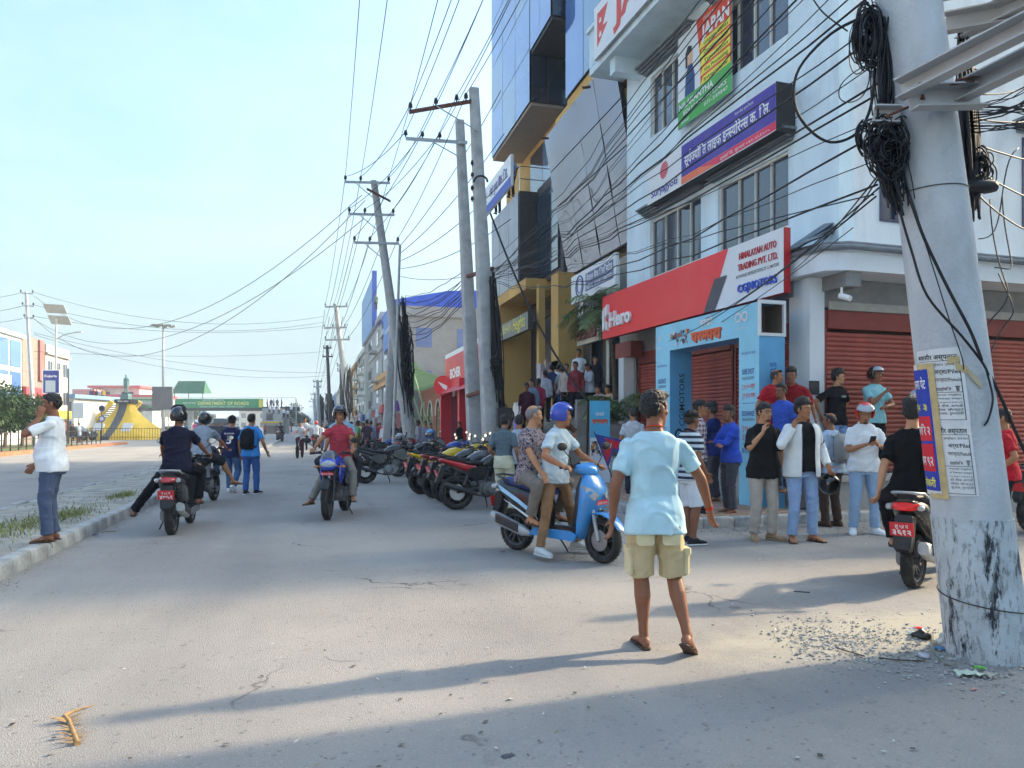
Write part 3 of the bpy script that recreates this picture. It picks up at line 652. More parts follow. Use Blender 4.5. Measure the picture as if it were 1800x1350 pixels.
def scooter(label,loc,rot,col='#3f8fd0',col2='#1b1b20',seatc=None,steer=0,plate_=('',''),group=None,lit=False,r=.25,lean=0,front=None,accent='#9fc7e8',wp=None):
    t=empty('scooter',loc,rot,label,'scooter',group);t.rotation_euler=(0,lean,rot)
    c1=paint(col,.25,.5,.3);c2=paint(col2,.3,.4,.2);wb=.635
    wheel(t,-wb,r,.052,spokes=5,disc=False,rimc='#55575a');T=Matrix.Translation((0,.52,0)) @ Matrix.Rotation(steer,4,'Z') @ Matrix.Translation((0,-.52,0));fy=wb - .52
    wf=T @ V3((0,wb,0));wt=wheel(t,wf.y,r,.048,x=wf.x,spokes=5,yaw=steer,rimc='#3a3b3e')
    b=MB()
    for s_ in (-1,1):b.tube([(s_*.075,wb,r),(s_*.075,wb - .05,r+.2),(s_*.055,wb - .10,r+.33)],[.02,.022,.018],8,0,T)
    b.build('fork',M_['gal'],t,smooth=40)
    b=MB();secs=[]
    for i in range(11):
        a=math.radians(165 - 130*i/10 - 8);hw=.055+.035*math.sin(PI*i/10);secs.append(((0,wb+(r+.045)*math.cos(a),r+(r+.045)*math.sin(a)),(hw,0,0),(0,.014*math.cos(a),.014*math.sin(a))))
    b.loft(secs,12,0,T,pw=2.6);b.tube([(-.08,wb+.06,r+.16),(-.085,wb,r+.02)],.014,6,0,T);b.build('front_mudguard',c1,t,smooth=60)
    b=MB();b.loft([((0,.36,.24),(.10,0,0),(0,.05,0)),((0,.395,.32),(.165,0,0),(0,.055,.01)),((0,.43,.45),(.195,0,0),(0,.07,.02)),((0,.475,.60),(.205,0,0),(0,.095,.03)),((0,.50,.74),(.215,0,0),(0,.10,.04)),((0,.475,.86),(.185,0,0),(0,.075,.05)),((0,.44,.95),(.11,0,0),(0,.05,.04))],20,pw=2.7)
    sh=b.build('leg_shield',c1,t,smooth=60)
    for s_ in (-1,1):
        MB().add([(s_*x,y,z) for x,y,z in ((.05,.615,.74),(.15,.575,.82),(.205,.53,.84),(.195,.555,.76),(.12,.60,.68))]+[(s_*x*.96,y - .05,z) for x,y,z in ((.05,.615,.74),(.15,.575,.82),(.205,.53,.84),(.195,.555,.76),(.12,.60,.68))],[(0,1,2,3,4)]+[(i,(i+1)%5,5+(i+1)%5,5+i) for i in range(5)]).build('indicator',LENS,sh)
    MB().loft([((0,.585,.44),(.06,0,0),(0,.015,.02)),((0,.60,.56),(.05,0,0),(0,.012,.02))],10,pw=3).build('grille',M_['black'],sh,smooth=40)
    b=MB();b.loft([((0,.30,.28),(.12,0,0),(0,.05,0)),((0,.35,.45),(.175,0,0),(0,.05,0)),((0,.40,.65),(.185,0,0),(0,.06,0)),((0,.41,.82),(.17,0,0),(0,.06,0)),((0,.41,.93),(.10,0,0),(0,.045,0))],16,pw=2.6);b.build('inner_shield',M_['black'],t,smooth=60)
    b=MB();b.slab([(-.22,.27),(.36,.255),(.38,.32),(-.20,.335)],.165,.03);b.build('floorboard',c2,t,smooth=40)
    b=MB()
    for s_ in (-1,1):b.slab([(-.30,.24),(.36,.22),(.40,.30),(.30,.335),(-.24,.33)],.014,.01,off=s_*.17)
    b.build('side_sill',c1,t,smooth=40)
    b=MB();b.loft([((0,-.12,.50),(.10,0,0),(0,0,.19)),((0,-.22,.54),(.155,0,0),(0,0,.21)),((0,-.40,.60),(.170,0,0),(0,0,.19)),((0,-.60,.67),(.165,0,0),(0,0,.14)),((0,-.78,.74),(.135,0,0),(0,0,.09)),((0,-.90,.79),(.08,0,0),(0,0,.05))],18,pw=2.8)
    rb=b.build('rear_body',c2 if accent else c1,t,smooth=60)
    if accent:
        for s_ in (-1,1):
            MB().slab([(-.20,.50),(-.50,.66),(-.80,.80),(-.74,.72),(-.45,.58),(-.16,.42)],.004,.003,off=s_*.174).build('side_stripe',paint(accent,.3,.4,.1),rb)
            MB().slab([(-.10,.36),(-.45,.52),(-.70,.62),(-.42,.48),(-.10,.33)],.004,.003,off=s_*.172).build('side_stripe',paint('#e6edf2',.3,.4,.1),rb)
    b=MB();b.loft([((0,-.02,.735),(.07,0,0),(0,0,.03)),((0,-.08,.765),(.13,0,0),(0,0,.05)),((0,-.30,.775),(.155,0,0),(0,0,.055)),((0,-.45,.80),(.15,0,0),(0,0,.06)),((0,-.68,.835),(.135,0,0),(0,0,.055)),((0,-.80,.845),(.08,0,0),(0,0,.03))],16,pw=2.8)
    b.build('seat',mat('seat_'+seatc.strip('#'),hexc(seatc),.5,bump=.3,bscale=200) if seatc else SEATM,t,smooth=60)
    MB().tube([(-.13,-.66,.84),(-.135,-.80,.885),(-.06,-.93,.90),(.06,-.93,.90),(.135,-.80,.885),(.13,-.66,.84)],.013,8).build('grab_rail',M_['black'] if accent else M_['gal'],t,smooth=60)
    tl=MB().loft([((0,-.86,.775),(.115,0,0),(0,.01,.045)),((0,-.925,.77),(.09,0,0),(0,.01,.036)),((0,-.95,.765),(.05,0,0),(0,.005,.02))],14,pw=2.8).build('tail_lamp',LENSL if lit else LENSR,t,smooth=50)
    for s_ in (-1,1):MB().loft([((s_*.12,-.84,.765),(.03,0,0),(0,0,.03)),((s_*.135,-.90,.765),(.032,0,0),(0,0,.030)),((s_*.13,-.93,.762),(.02,0,0),(0,0,.02))],10).build('indicator',LENS,t,smooth=60)
    MB().slab([(-.80,.70),(-.93,.70),(-1.0,.40),(-.93,.36),(-.84,.50)],.075,.02).build('rear_mudguard',M_['black'] if not wp else wp,t,smooth=40)
    plate(t,(0,-.985,.575),(.20,.125),.22,*plate_)
    b=MB();b.loft([((-.09,-.25,.30),(.05,0,0),(0,0,.10)),((-.10,-.45,.30),(.06,0,0),(0,0,.09)),((-.10,-.65,.27),(.05,0,0),(0,0,.08))],12,pw=3);b.ell((0,-.25,.30),(.11,.13,.11),12,8);b.tube([(-.1,-.66,.27),(-.11,-.72,.65)],.022,8);b.build('engine',ENG,t,smooth=40)
    ex=MB().loft([((.13,-.30,.24),(.03,0,0),(0,0,.03)),((.145,-.42,.27),(.05,0,0),(0,0,.065)),((.15,-.78,.37),(.055,0,0),(0,0,.078)),((.15,-.90,.41),(.045,0,0),(0,0,.06))],14,pw=2.6).build('exhaust',M_['gal'],t,smooth=50)
    MB().loft([((.200,-.45,.30),(.012,0,0),(0,0,.05)),((.204,-.80,.395),(.012,0,0),(0,0,.055))],10,pw=3).build('heat_shield',M_['dmetal'],ex,smooth=40)
    MB().tube([(-.14,-.18,.26),(-.22,-.12,.13),(-.28,-.08,.01)],.011,6).build('side_stand',M_['dmetal'],t,smooth=40)
    b=MB();b.loft([((0,.30,1.01),(.09,0,0),(0,0,.04)),((0,.36,1.02),(.15,0,0),(0,0,.06)),((0,.43,1.02),(.14,0,0),(0,0,.075)),((0,.50,1.0),(.10,0,0),(0,0,.06)),((0,.53,.99),(.05,0,0),(0,0,.03))],16,0,Matrix.Translation((0,.38,0)) @ Matrix.Rotation(steer,4,'Z') @ Matrix.Translation((0,-.38,0)),pw=2.5);b.loft([((0,.41,.92),(.07,0,0),(0,.05,0)),((0,.40,1.0),(.06,0,0),(0,.05,0))],12)
    hc=b.build('handlebar_cowl',c1,t,smooth=60)
    MB().ell((0,.50 if abs(steer) < .1 else .47,1.0),(.075,.04,.045),14,8,0,Matrix.Translation((0,.38,0)) @ Matrix.Rotation(steer,4,'Z') @ Matrix.Translation((0,-.38,0))).build('headlight',LENS,hc,smooth=180)
    MB().box((0,.345,1.075),(.16,.07,.02),0,Matrix.Translation((0,0,0)),rot=(.5,0,0)).build('dashboard',M_['black'],hc)
    bars(t,.38,1.0,.33,.04,.06,steer);mirrors(t,.38,1.04,.34,.2,steer)
    if front:plate(t,(0,.62,.66),(.2,.055),-.3,front,'',True)
    return t
def motorcycle(label,loc,rot,col='#1c1c1e',accent='#8a8a8c',steer=0,plate_=('',''),group=None,r=.305,lean=0,cowl=True,lit=False,front=None,tail='#1c1c1e',name='motorcycle',rimc='#2a2a2c',helmet_on=None):
    t=empty(name,loc,rot,label,'motorcycle',group);t.rotation_euler=(0,lean,rot);wb=.66
    c1=paint(col,.2,.7,.1);c2=paint(accent,.3,.5,.15);c3=paint(tail,.3,.5,.15)
    wheel(t,-wb,r,.062,spokes=5,rimc=rimc);T=Matrix.Translation((0,.42,0)) @ Matrix.Rotation(steer,4,'Z') @ Matrix.Translation((0,-.42,0))
    wf=T @ V3((0,wb,0));wheel(t,wf.y,r,.052,x=wf.x,spokes=5,yaw=steer,rimc=rimc)
    b=MB()
    for s_ in (-1,1):b.tube([(s_*.085,wb,r),(s_*.085,wb - .07,r+.2)],.03,10,0,T);b.tube([(s_*.085,wb - .07,r+.2),(s_*.085,wb - .22,.90)],.019,10,0,T)
    b.box((0,wb - .20,.86),(.24,.06,.03),0,T);b.build('fork',M_['dmetal'],t,smooth=40)
    b=MB();secs=[]
    for i in range(11):
        a=math.radians(160 - 125*i/10);hw=.06+.012*math.sin(PI*i/10);secs.append(((0,wb+(r+.04)*math.cos(a),r+(r+.04)*math.sin(a)),(hw,0,0),(0,.012*math.cos(a),.012*math.sin(a))))
    b.loft(secs,10,0,T,pw=3);b.build('front_mudguard',M_['black'],t,smooth=50)
    b=MB();b.tube([(0,.38,.88),(0,.0,.80),(0,-.3,.70),(0,-.25,.40)],.022,8);b.tube([(0,.38,.80),(0,.28,.5),(0,.16,.28),(0,-.2,.26)],.02,8)
    for s_ in (-1,1):b.tube([(s_*.10,-.28,.38),(s_*.10,-wb,r)],.022,8);b.tube([(s_*.10,-.3,.55),(s_*.09,-.75,.76)],.013,6);b.tube([(s_*.115,-.55,.42),(s_*.11,-.42,.70)],.028,8)
    b.build('frame',M_['dmetal'],t,smooth=40)
    b=MB();b.loft([((-.14,-.02,.36),(0,.17,0),(0,0,.12)),((.14,-.02,.36),(0,.17,0),(0,0,.12))],16,pw=3);b.cyl((-.17,-.10,.36),(-.14,-.1,.36),.09,.11,18);b.cyl((.14,-.06,.36),(.175,-.06,.36),.11,.085,18)
    for k in range(8):b.box((0,.10+k*.006,.45+k*.022),(.19,.19,.010),0,rot=(-.25,0,0))
    b.box((0,.12,.52),(.12,.13,.2),0,rot=(-.25,0,0));b.build('engine',ENG,t,smooth=35)
    b=MB();b.tube([(.06,.22,.48),(.10,.26,.36),(.12,.14,.24),(.13,-.15,.22),(.14,-.34,.26)],.019,8);ex=b.build('exhaust',M_['dmetal'],t,smooth=50)
    MB().tube([(.15,-.32,.26),(.155,-.40,.29),(.165,-.84,.43),(.165,-.90,.45)],[.026,.044,.048,.038],14).build('silencer',M_['dmetal'],ex,smooth=50)
    b=MB();b.loft([((0,-.20,.80),(.06,0,0),(0,0,.06)),((0,-.12,.82),(.11,0,0),(0,0,.10)),((0,.02,.87),(.145,0,0),(0,0,.125)),((0,.18,.90),(.155,0,0),(0,0,.12)),((0,.30,.90),(.13,0,0),(0,0,.09)),((0,.38,.90),(.07,0,0),(0,0,.05))],18,pw=2.4)
    b.build('fuel_tank',c1,t,smooth=60)
    for s_ in (-1,1):MB().slab([(.36,.90),(.10,.86),(.02,.72),(.18,.62),(.36,.56),(.46,.70)],.016,.02,off=s_*.15).build('shroud',c1 if cowl else M_['black'],t,smooth=40)
    MB().loft([((0,-.12,.84),(.07,0,0),(0,0,.02)),((0,-.20,.82),(.11,0,0),(0,0,.04)),((0,-.45,.82),(.135,0,0),(0,0,.045)),((0,-.56,.87),(.125,0,0),(0,0,.045)),((0,-.80,.905),(.10,0,0),(0,0,.03)),((0,-.86,.91),(.05,0,0),(0,0,.015))],14,pw=2.8).build('seat',SEATM,t,smooth=60)
    b=MB();b.loft([((0,-.30,.70),(.11,0,0),(0,0,.10)),((0,-.50,.76),(.125,0,0),(0,0,.075)),((0,-.75,.84),(.10,0,0),(0,0,.05)),((0,-.93,.89),(.06,0,0),(0,0,.03))],14,pw=2.8);b.build('tail_cowl',c3,t,smooth=50)
    for s_ in (-1,1):MB().slab([(-.12,.76),(-.40,.74),(-.56,.64),(-.34,.50),(-.16,.52)],.012,.015,off=s_*.125).build('side_panel',c2,t,smooth=40)
    MB().loft([((0,-.90,.885),(.07,0,0),(0,0,.028)),((0,-.955,.885),(.055,0,0),(0,0,.022)),((0,-.97,.885),(.02,0,0),(0,0,.01))],12).build('tail_lamp',LENSL if lit else LENSR,t,smooth=60)
    MB().tube([(-.1,-.60,.90),(-.105,-.80,.955),(0,-.90,.965),(.105,-.80,.955),(.1,-.60,.90)],.012,8).build('grab_rail',M_['black'],t,smooth=60)
    MB().slab([(-.80,.82),(-.92,.83),(-1.04,.50),(-1.0,.44),(-.90,.60)],.055,.02).build('rear_mudguard',M_['black'],t,smooth=40)
    plate(t,(0,-1.02,.66),(.20,.13),.3,*plate_)
    for s_ in (-1,1):
        MB().tube([(s_*.05,-.90,.80),(s_*.13,-.92,.80)],.008,6).ell((s_*.15,-.92,.80),(.035,.018,.018),8,6).build('indicator',LENSO,t,smooth=60)
        MB().tube([(s_*.07,.47,.84),(s_*.19,.47,.84)],.008,6,0,T).ell((s_*.22,.48,.84),(.04,.02,.022),8,6,0,T).build('indicator',LENSO,t,smooth=60)
    hd=MB();
    if cowl:
        hd.loft([((0,.40,.95),(.13,0,0),(0,0,.10)),((0,.50,.92),(.16,0,0),(0,0,.13)),((0,.60,.87),(.12,0,0),(0,0,.10)),((0,.66,.84),(.05,0,0),(0,0,.04))],16,0,T,pw=2.2);h_=hd.build('headlight_cowl',c1,t,smooth=60)
        MB().loft([((0,.555,.87),(.135,0,0),(0,.03,.085)),((0,.60,.865),(.125,0,0),(0,.035,.078)),((0,.66,.84),(.05,0,0),(0,.02,.04))],16,0,T,pw=1.7).build('headlight',LENS,h_,smooth=60)
        MB().loft([((0,.42,1.05),(.10,0,0),(0,.01,.05)),((0,.52,1.0),(.13,0,0),(0,.01,.05)),((0,.585,.95),(.10,0,0),(0,.01,.03))],12,0,T).build('windscreen',M_['visor'],h_,smooth=60)
    else:
        hd.loft([((0,.42,.92),(.05,0,0),(0,0,.05)),((0,.47,.92),(.095,0,0),(0,0,.095)),((0,.55,.92),(.10,0,0),(0,0,.10))],18,0,T);h_=hd.build('headlight_shell',M_['black'],t,smooth=50)
        MB().ell((0,.55,.92),(.092,.03,.092),18,8,0,T).build('headlight',LENS,h_,smooth=180)
    MB().box((0,.42,1.05),(.15,.08,.05),0,T,rot=(.6,0,0)).build('dashboard',M_['black'],t)
    bars(t,.36,1.02,.36,.03,.1,steer);mirrors(t,.38,1.03,.37,.2,steer)
    b=MB()
    for s_ in (-1,1):b.tube([(s_*.09,-.12,.30),(s_*.24,-.12,.30)],.014,8);b.tube([(s_*.11,-.42,.40),(s_*.2,-.42,.42)],.012,8)
    b.build('foot_peg',M_['black'],t,smooth=40);MB().tube([(-.12,-.10,.26),(-.2,-.05,.12),(-.27,-.02,.01)],.012,6).build('side_stand',M_['dmetal'],t,smooth=40)
    if front:plate(t,(T @ V3((0,.68,0))).to_tuple()[:2]+(.735,),(.2,.05),-.1,front,'',True)
    if helmet_on:
        hh=helmet(V3((0,0,0)),Matrix.Rotation(helmet_on[1] if len(helmet_on) > 1 else 0,3,'Z'),helmet_on[0],None,'full','down');hh.location=t.location+Matrix.Rotation(rot,3,'Z') @ V3((.3,.34,1.12));return t,hh
    return t
# ------------------------------------------------------------------ ground, road, kerbs, median
def asphalt():
    m=bpy.data.materials.new('asphalt');m.use_nodes=True;t=m.node_tree;b=t.nodes['Principled BSDF'];l=t.links.new;b.inputs['Specular IOR Level'].default_value=.3;b.inputs['Roughness'].default_value=.82
    co=N(t,'ShaderNodeTexCoord');src=co.outputs['Object']
    def noi(sc_,det=6,ro=.6,vec=None):
        n=N(t,'ShaderNodeTexNoise');n.inputs['Scale'].default_value=sc_;n.inputs['Detail'].default_value=det;n.inputs['Roughness'].default_value=ro;l(vec or src,n.inputs[0]);return n.outputs[0]
    def rng(s_,a,b_,c=0,d=1):
        n=N(t,'ShaderNodeMapRange');n.inputs[1].default_value=a;n.inputs[2].default_value=b_;n.inputs[3].default_value=c;n.inputs[4].default_value=d;l(s_,n.inputs[0]);return n.outputs[0]
    def mixc(f,a,b_):
        n=N(t,'ShaderNodeMix',data_type='RGBA');l(f,n.inputs[0])
        for i,x in ((6,a),(7,b_)):
            if isinstance(x,tuple):n.inputs[i].default_value=(*x,1)
            else:l(x,n.inputs[i])
        return n.outputs[2]
    st=N(t,'ShaderNodeMapping');st.inputs['Scale'].default_value=(1,.22,1);l(src,st.inputs[0])
    base=mixc(rng(noi(.35,5),.35,.68),(.262,.238,.218),(.345,.315,.288))
    base=mixc(rng(noi(.5,7,.65,st.outputs[0]),.52,.72,0,.55),base,(.335,.315,.28))
    vo=N(t,'ShaderNodeTexVoronoi');vo.inputs['Scale'].default_value=130;l(src,vo.inputs[0])
    sp=rng(vo.outputs['Color'],.72,.95,0,.5);base=mixc(sp,base,(.42,.41,.39))
    vo2=N(t,'ShaderNodeTexVoronoi');vo2.inputs['Scale'].default_value=48;l(src,vo2.inputs[0]);base=mixc(rng(vo2.outputs['Color'],.84,.95,0,.55),base,(.10,.10,.105))
    base=mixc(rng(noi(1.3,9,.7),.60,.78,0,.45),base,(.15,.15,.155))
    s2=N(t,'ShaderNodeMapping');s2.inputs['Scale'].default_value=(1.1,.05,1);l(src,s2.inputs[0]);base=mixc(rng(noi(1,4,.5,s2.outputs[0]),.50,.66,0,.35),base,(.20,.19,.185));base=mixc(rng(noi(.16,3,.5),.54,.60,0,.30),base,(.37,.35,.32));base=mixc(rng(noi(.9,9,.8),.62,.72,0,.6),base,(.12,.115,.11))
    pc_=G(1560,1112);sb_=N(t,'ShaderNodeVectorMath',operation='SUBTRACT');l(src,sb_.inputs[0]);sb_.inputs[1].default_value=(pc_.x,pc_.y,0);mq=N(t,'ShaderNodeMapping');mq.inputs['Rotation'].default_value=(0,0,.25);mq.inputs['Scale'].default_value=(.42,1.25,1);l(sb_.outputs[0],mq.inputs[0])
    dl=N(t,'ShaderNodeVectorMath',operation='LENGTH');l(mq.outputs[0],dl.inputs[0]);da=N(t,'ShaderNodeMath',operation='MULTIPLY_ADD');l(noi(2.6,8,.7),da.inputs[0]);da.inputs[1].default_value=1.3;l(dl.outputs['Value'],da.inputs[2]);base=mixc(rng(da.outputs[0],.95,1.45,.85,0),base,(.42,.375,.295))
    vc=N(t,'ShaderNodeTexVoronoi',feature='DISTANCE_TO_EDGE');vc.inputs['Scale'].default_value=.55;dm=N(t,'ShaderNodeVectorMath',operation='ADD');dn=N(t,'ShaderNodeTexNoise');dn.inputs['Scale'].default_value=1.6;dn.inputs['Detail'].default_value=6;l(src,dn.inputs[0]);l(src,dm.inputs[0]);l(dn.outputs['Color'],dm.inputs[1]);l(dm.outputs[0],vc.inputs[0])
    ck=N(t,'ShaderNodeMath',operation='MULTIPLY');l(rng(vc.outputs[0],.0,.012,1,0),ck.inputs[0]);l(rng(noi(.4,3),.52,.62),ck.inputs[1])
    base=mixc(ck.outputs[0],base,(.05,.05,.05));l(base,b.inputs['Base Color'])
    bp=N(t,'ShaderNodeBump');bp.inputs['Strength'].default_value=.42;bp.inputs['Distance'].default_value=.009
    ad=N(t,'ShaderNodeMath',operation='ADD');l(vo.outputs['Distance'],ad.inputs[0]);l(noi(22,6),ad.inputs[1]);l(ad.outputs[0],bp.inputs['Height']);l(bp.outputs[0],b.inputs['Normal'])
    return m
ASPH=asphalt()
DIRT=mat('dusty_dirt',(.36,.33,.28),.95,var=.35,vscale=3,bump=1,bscale=25,stain=.6,stcol=(.22,.21,.18),stscale=2)
CONCR=mat('kerb_concrete',(.42,.42,.41),.9,var=.3,vscale=5,bump=.8,bscale=45,stain=.7,stcol=(.12,.115,.11),stscale=3)
SLABM=mat('old_concrete',(.40,.39,.37),.9,var=.25,vscale=2,bump=.8,bscale=30,stain=.6,stcol=(.15,.14,.12),stscale=2)
def struct(name,mb,m,parent=None,**k):o=mb.build(name,m,parent,**k);o['kind']='structure';return o
g=MB();g.quad((-380,-120,-.012),(380,-120,-.012),(380,980,-.012),(-380,980,-.012));struct('ground',g,mat('plain_ground',(.28,.26,.22),.95,var=.3,vscale=.3))
g=MB()
nx,ny=60,150
xs=[-19+55*i/nx for i in range(nx+1)];ys=[-6+600*(j/ny)**2.2 for j in range(ny+1)]
vs=[(x,y,(.012*noise.noise(V3((x*.35,y*.35,0))) if y < 60 and x > -16 else 0)) for y in ys for x in xs]
g.add(vs,[(j*(nx+1)+i,j*(nx+1)+i+1,(j+1)*(nx+1)+i+1,(j+1)*(nx+1)+i) for j in range(ny) for i in range(nx)]);struct('road',g,ASPH,smooth=180)
med=MB();vs=[];fs=[];K=150;W_=10
for j in range(K):
    y=-2+82*(j/(K - 1))**1.5
    for i in range(W_):x=-4.95+1.9*i/(W_ - 1);e_=min(i,W_ - 1 - i);vs.append((x,y,.13+.018*noise.noise(V3((x*3,y*3,1))) - (.015 if e_==0 else 0)))
fs=[(j*W_+i,j*W_+i+1,(j+1)*W_+i+1,(j+1)*W_+i) for j in range(K - 1) for i in range(W_ - 1)]
med.add(vs,fs);struct('median',med,DIRT,smooth=180)
def kerb_line(label,x,y0,y1,ln,h,w_,cat='kerb',jit=.006,far=None):
    e=empty('kerb',(x,y0,0),0,label,cat);e['kind']='structure';del e['category']
    ms=[]
    for q in range(5):
        b=MB();r_=.018;y2=ln - .012
        b.loft([((0,yy,h/2 - .05),(w_/2 - s_,0,0),(0,0,h/2+.05 - s_*.6)) for yy,s_ in ((0,.012),(.012,0),(y2 - .012,0),(y2,.012))],16,pw=7)
        b.v=[(p[0]+noise.noise(V3(p)*9+V3((q,0,0)))*.006,p[1],p[2]+noise.noise(V3(p)*7+V3((0,q,0)))*.006) for p in b.v];ms.append(b.mesh('kerb_stone',CONCR,50))
    n=int((y1 - y0)/ln)
    for i in range(n):place('kerb_stone',ms[i%5],e,(random.uniform(-jit,jit),i*ln,random.uniform(-jit,jit)),(0,random.uniform(-.02,.02),random.uniform(-.012,.012)))
    if far:
        b=MB();b.bb((-w_/2,n*ln,0),(w_/2,far - y0,h));b.build('far_kerb',CONCR,e)
    return e
kerb_line('long grey concrete kerb along the near edge of the grassy median',-2.99,2.0,62,.5,.165,.17,far=80)
kerb_line('broken dark kerb along the far edge of the median by the wide road',-4.98,2.0,42,.6,.13,.12,jit=.03,far=80)
pv=MB();pv.add([(5.28,10.1,.14),(5.5,9.86,.14),(9.6,9.86,.14),(9.6,60,.14),(5.28,60,.14)],[(0,1,2,3,4)]);struct('pavement',pv,mat('pavement_mortar',(.36,.31,.26),.95,var=.3,vscale=2,bump=.6))
pv2=MB();pv2.bb((5.0,60,-.01),(12,400,.14));struct('far_pavement',pv2,SLABM)
TILE=mat('paving_tile',(.42,.27,.19),.85,var=.3,vscale=1.3,bump=.5,bscale=40,stain=.75,stcol=(.30,.25,.19),stscale=1.2)
tl=[]
for q in range(3):b=MB();b.box((0,0,0),(.286,.286,.03),taper=.965);tl.append(b.mesh('tile',TILE))
pvo=bpy.data.objects['pavement'];cnt=0
for j in range(60):
    for i in range(6):
        x=5.62+i*.3;y=10.05+j*.3
        if cnt < 296:place('tile',tl[(i+j)%3],pvo,(x,y,.146+random.uniform(-.003,.003)),(random.uniform(-.01,.01),random.uniform(-.01,.01),0));cnt+=1
pk=empty('kerb',(5.2,10.2,0));pk['kind']='structure';pk['label']='pale worn kerb of the shop pavement beside the parked motorbikes'
b=MB();b.loft([((0,yy,.045),(.085 - s_,0,0),(0,0,.11 - s_*.6)) for yy,s_ in ((0,.012),(.012,0),(.476,0),(.488,.012))],16,pw=7);km=b.mesh('kerb_stone',CONCR,50)
for i in range(60):place('kerb_stone',km,pk,(random.uniform(-.01,.01),i*.5,random.uniform(-.012,.006)),(0,random.uniform(-.04,.04),random.uniform(-.03,.03)))
for i in range(8):place('kerb_stone',km,pk,(.30+i*.5,-.44,0),(0,0,PI/2+random.uniform(-.03,.03)))
place('kerb_stone',km,pk,(.25,-.42,0),(0,0,.9))
# ------------------------------------------------------------------ corner building
TH=.0494;CB0=V3((8.64,10.7,0));U_=V3((-math.sin(TH),math.cos(TH),0));V_=V3((math.cos(TH),math.sin(TH),0))
BW=mat('pale_blue_wall',(.68,.81,.87),.85,var=.12,vscale=1.2,bump=.45,bscale=22,stain=.65,stcol=(.44,.50,.53),stscale=1.3,streak=.35)
BWS=mat('white_render',(.74,.78,.81),.85,var=.10,vscale=1.2,bump=.35,bscale=25,stain=.6,stcol=(.45,.47,.48),stscale=1.3,streak=.3)
FRM=mat('window_frame_white',(.66,.64,.58),.6,var=.1);PANE=glass('tinted_pane',(.035,.045,.075),.06,wav=.05);HOOD=mat('grey_blue_moulding',(.16,.18,.20),.7,var=.2,vscale=4,stain=.4,stcol=(.3,.32,.33))
MAR=mat('maroon_paint',(.26,.045,.038),.55,var=.15,stain=.3,stcol=(.1,.05,.04));SHUT=mat('shutter_maroon',(.40,.088,.066),.5,var=.2,vscale=3,stain=.45,stcol=(.13,.035,.03),stscale=1.2,streak=.3,bump=.2,bscale=12);SOFF=mat('soffit_grey',(.26,.26,.26),.9,var=.2,stain=.4,stcol=(.13,.12,.11))
cb=empty('corner_building',CB0,TH,'pale blue corner building with maroon shop shutters and many signs','building')
def holes(W,H,hs,thick,mi=0):
    """wall of W x H in local (a along, z) with rectangular openings; returns MB in (a, depth, z): outer face at depth 0, going inward +"""
    b=MB();A=sorted({0,W,*[h[0] for h in hs],*[h[1] for h in hs]});Z=sorted({0,H,*[h[2] for h in hs],*[h[3] for h in hs]})
    ins=lambda a,z:any(h[0] < a < h[1] and h[2] < z < h[3] for h in hs)
    for a0,a1 in zip(A,A[1:]):
        for z0,z1 in zip(Z,Z[1:]):
            if not ins((a0+a1)/2,(z0+z1)/2):
                b.add([(a0,0,z0),(a1,0,z0),(a1,0,z1),(a0,0,z1)],[(0,1,2,3)],mi)
    for h in hs:
        a0,a1,z0,z1=h
        for q in (((a0,z0),(a1,z0)),((a1,z0),(a1,z1)),((a1,z1),(a0,z1)),((a0,z1),(a0,z0))):
            b.add([(q[0][0],0,q[0][1]),(q[1][0],0,q[1][1]),(q[1][0],thick,q[1][1]),(q[0][0],thick,q[0][1])],[(0,1,2,3)],mi)
    return b
def tr(mb,f):mb.v=[tuple(f(*p)) for p in mb.v];return mb
FR=lambda a,d,z:(d,a,z)
SD=lambda a,d,z:(a,d,z)
def window(par,f,a0,a1,z0,z1,mull,fm=FRM,pm=PANE,dep=.10,fw=.05,rails=(),name='window'):
    b=MB();seg=[a0]+list(mull)+[a1]
    for m_ in seg:w2=fw if m_ in (a0,a1) else fw*.6;c=min(max(m_,a0+w2/2),a1 - w2/2);b.box((c,dep - .02,(z0+z1)/2),(w2,.05,z1 - z0 - .002))
    for z in [z0+fw/2,z1 - fw/2]+list(rails):
        b.box(((a0+a1)/2,dep - .023,z),(a1 - a0 - .002,.045,fw))
    tr(b,f);o=b.build(name,fm,par)
    zs=[z0]+list(rails)+[z1]
    for s0,s1 in zip(seg,seg[1:]):
        for q0,q1 in zip(zs,zs[1:]):
            p=MB();p.box(((s0+s1)/2,dep+.012+random.uniform(-.006,.006),(q0+q1)/2),(s1 - s0 - .02,.01,q1 - q0 - .02));tr(p,f);p.build('pane',pm,o)
    return o
Hb=16.0;Lf=7.92;Ls=17.0
wfr=[(1.30,3.60,5.22,6.66),(4.27,6.63,5.24,6.72),(1.30,3.40,8.82,10.36),(4.6,6.60,8.82,10.36)]
def shift(hs,z=4.0):return [(a,b_,c - z,d - z) for a,b_,c,d in hs]
b=holes(Lf,Hb - 4.0,shift(wfr),.14);tr(b,lambda a,d,z:(d,a,z+4.0));b.build('wall',BW,cb)
wsd=[(.86,1.55,5.05,6.55),(4.2,5.4,5.2,6.9),(.86,1.55,8.8,10.3),(4.2,5.4,8.8,10.4),(8,9.4,5.2,6.9)]
b=holes(Ls,Hb - 4.0,shift(wsd),.14);tr(b,lambda a,d,z:(a,d,z+4.0));b.build('wall',BWS,cb)
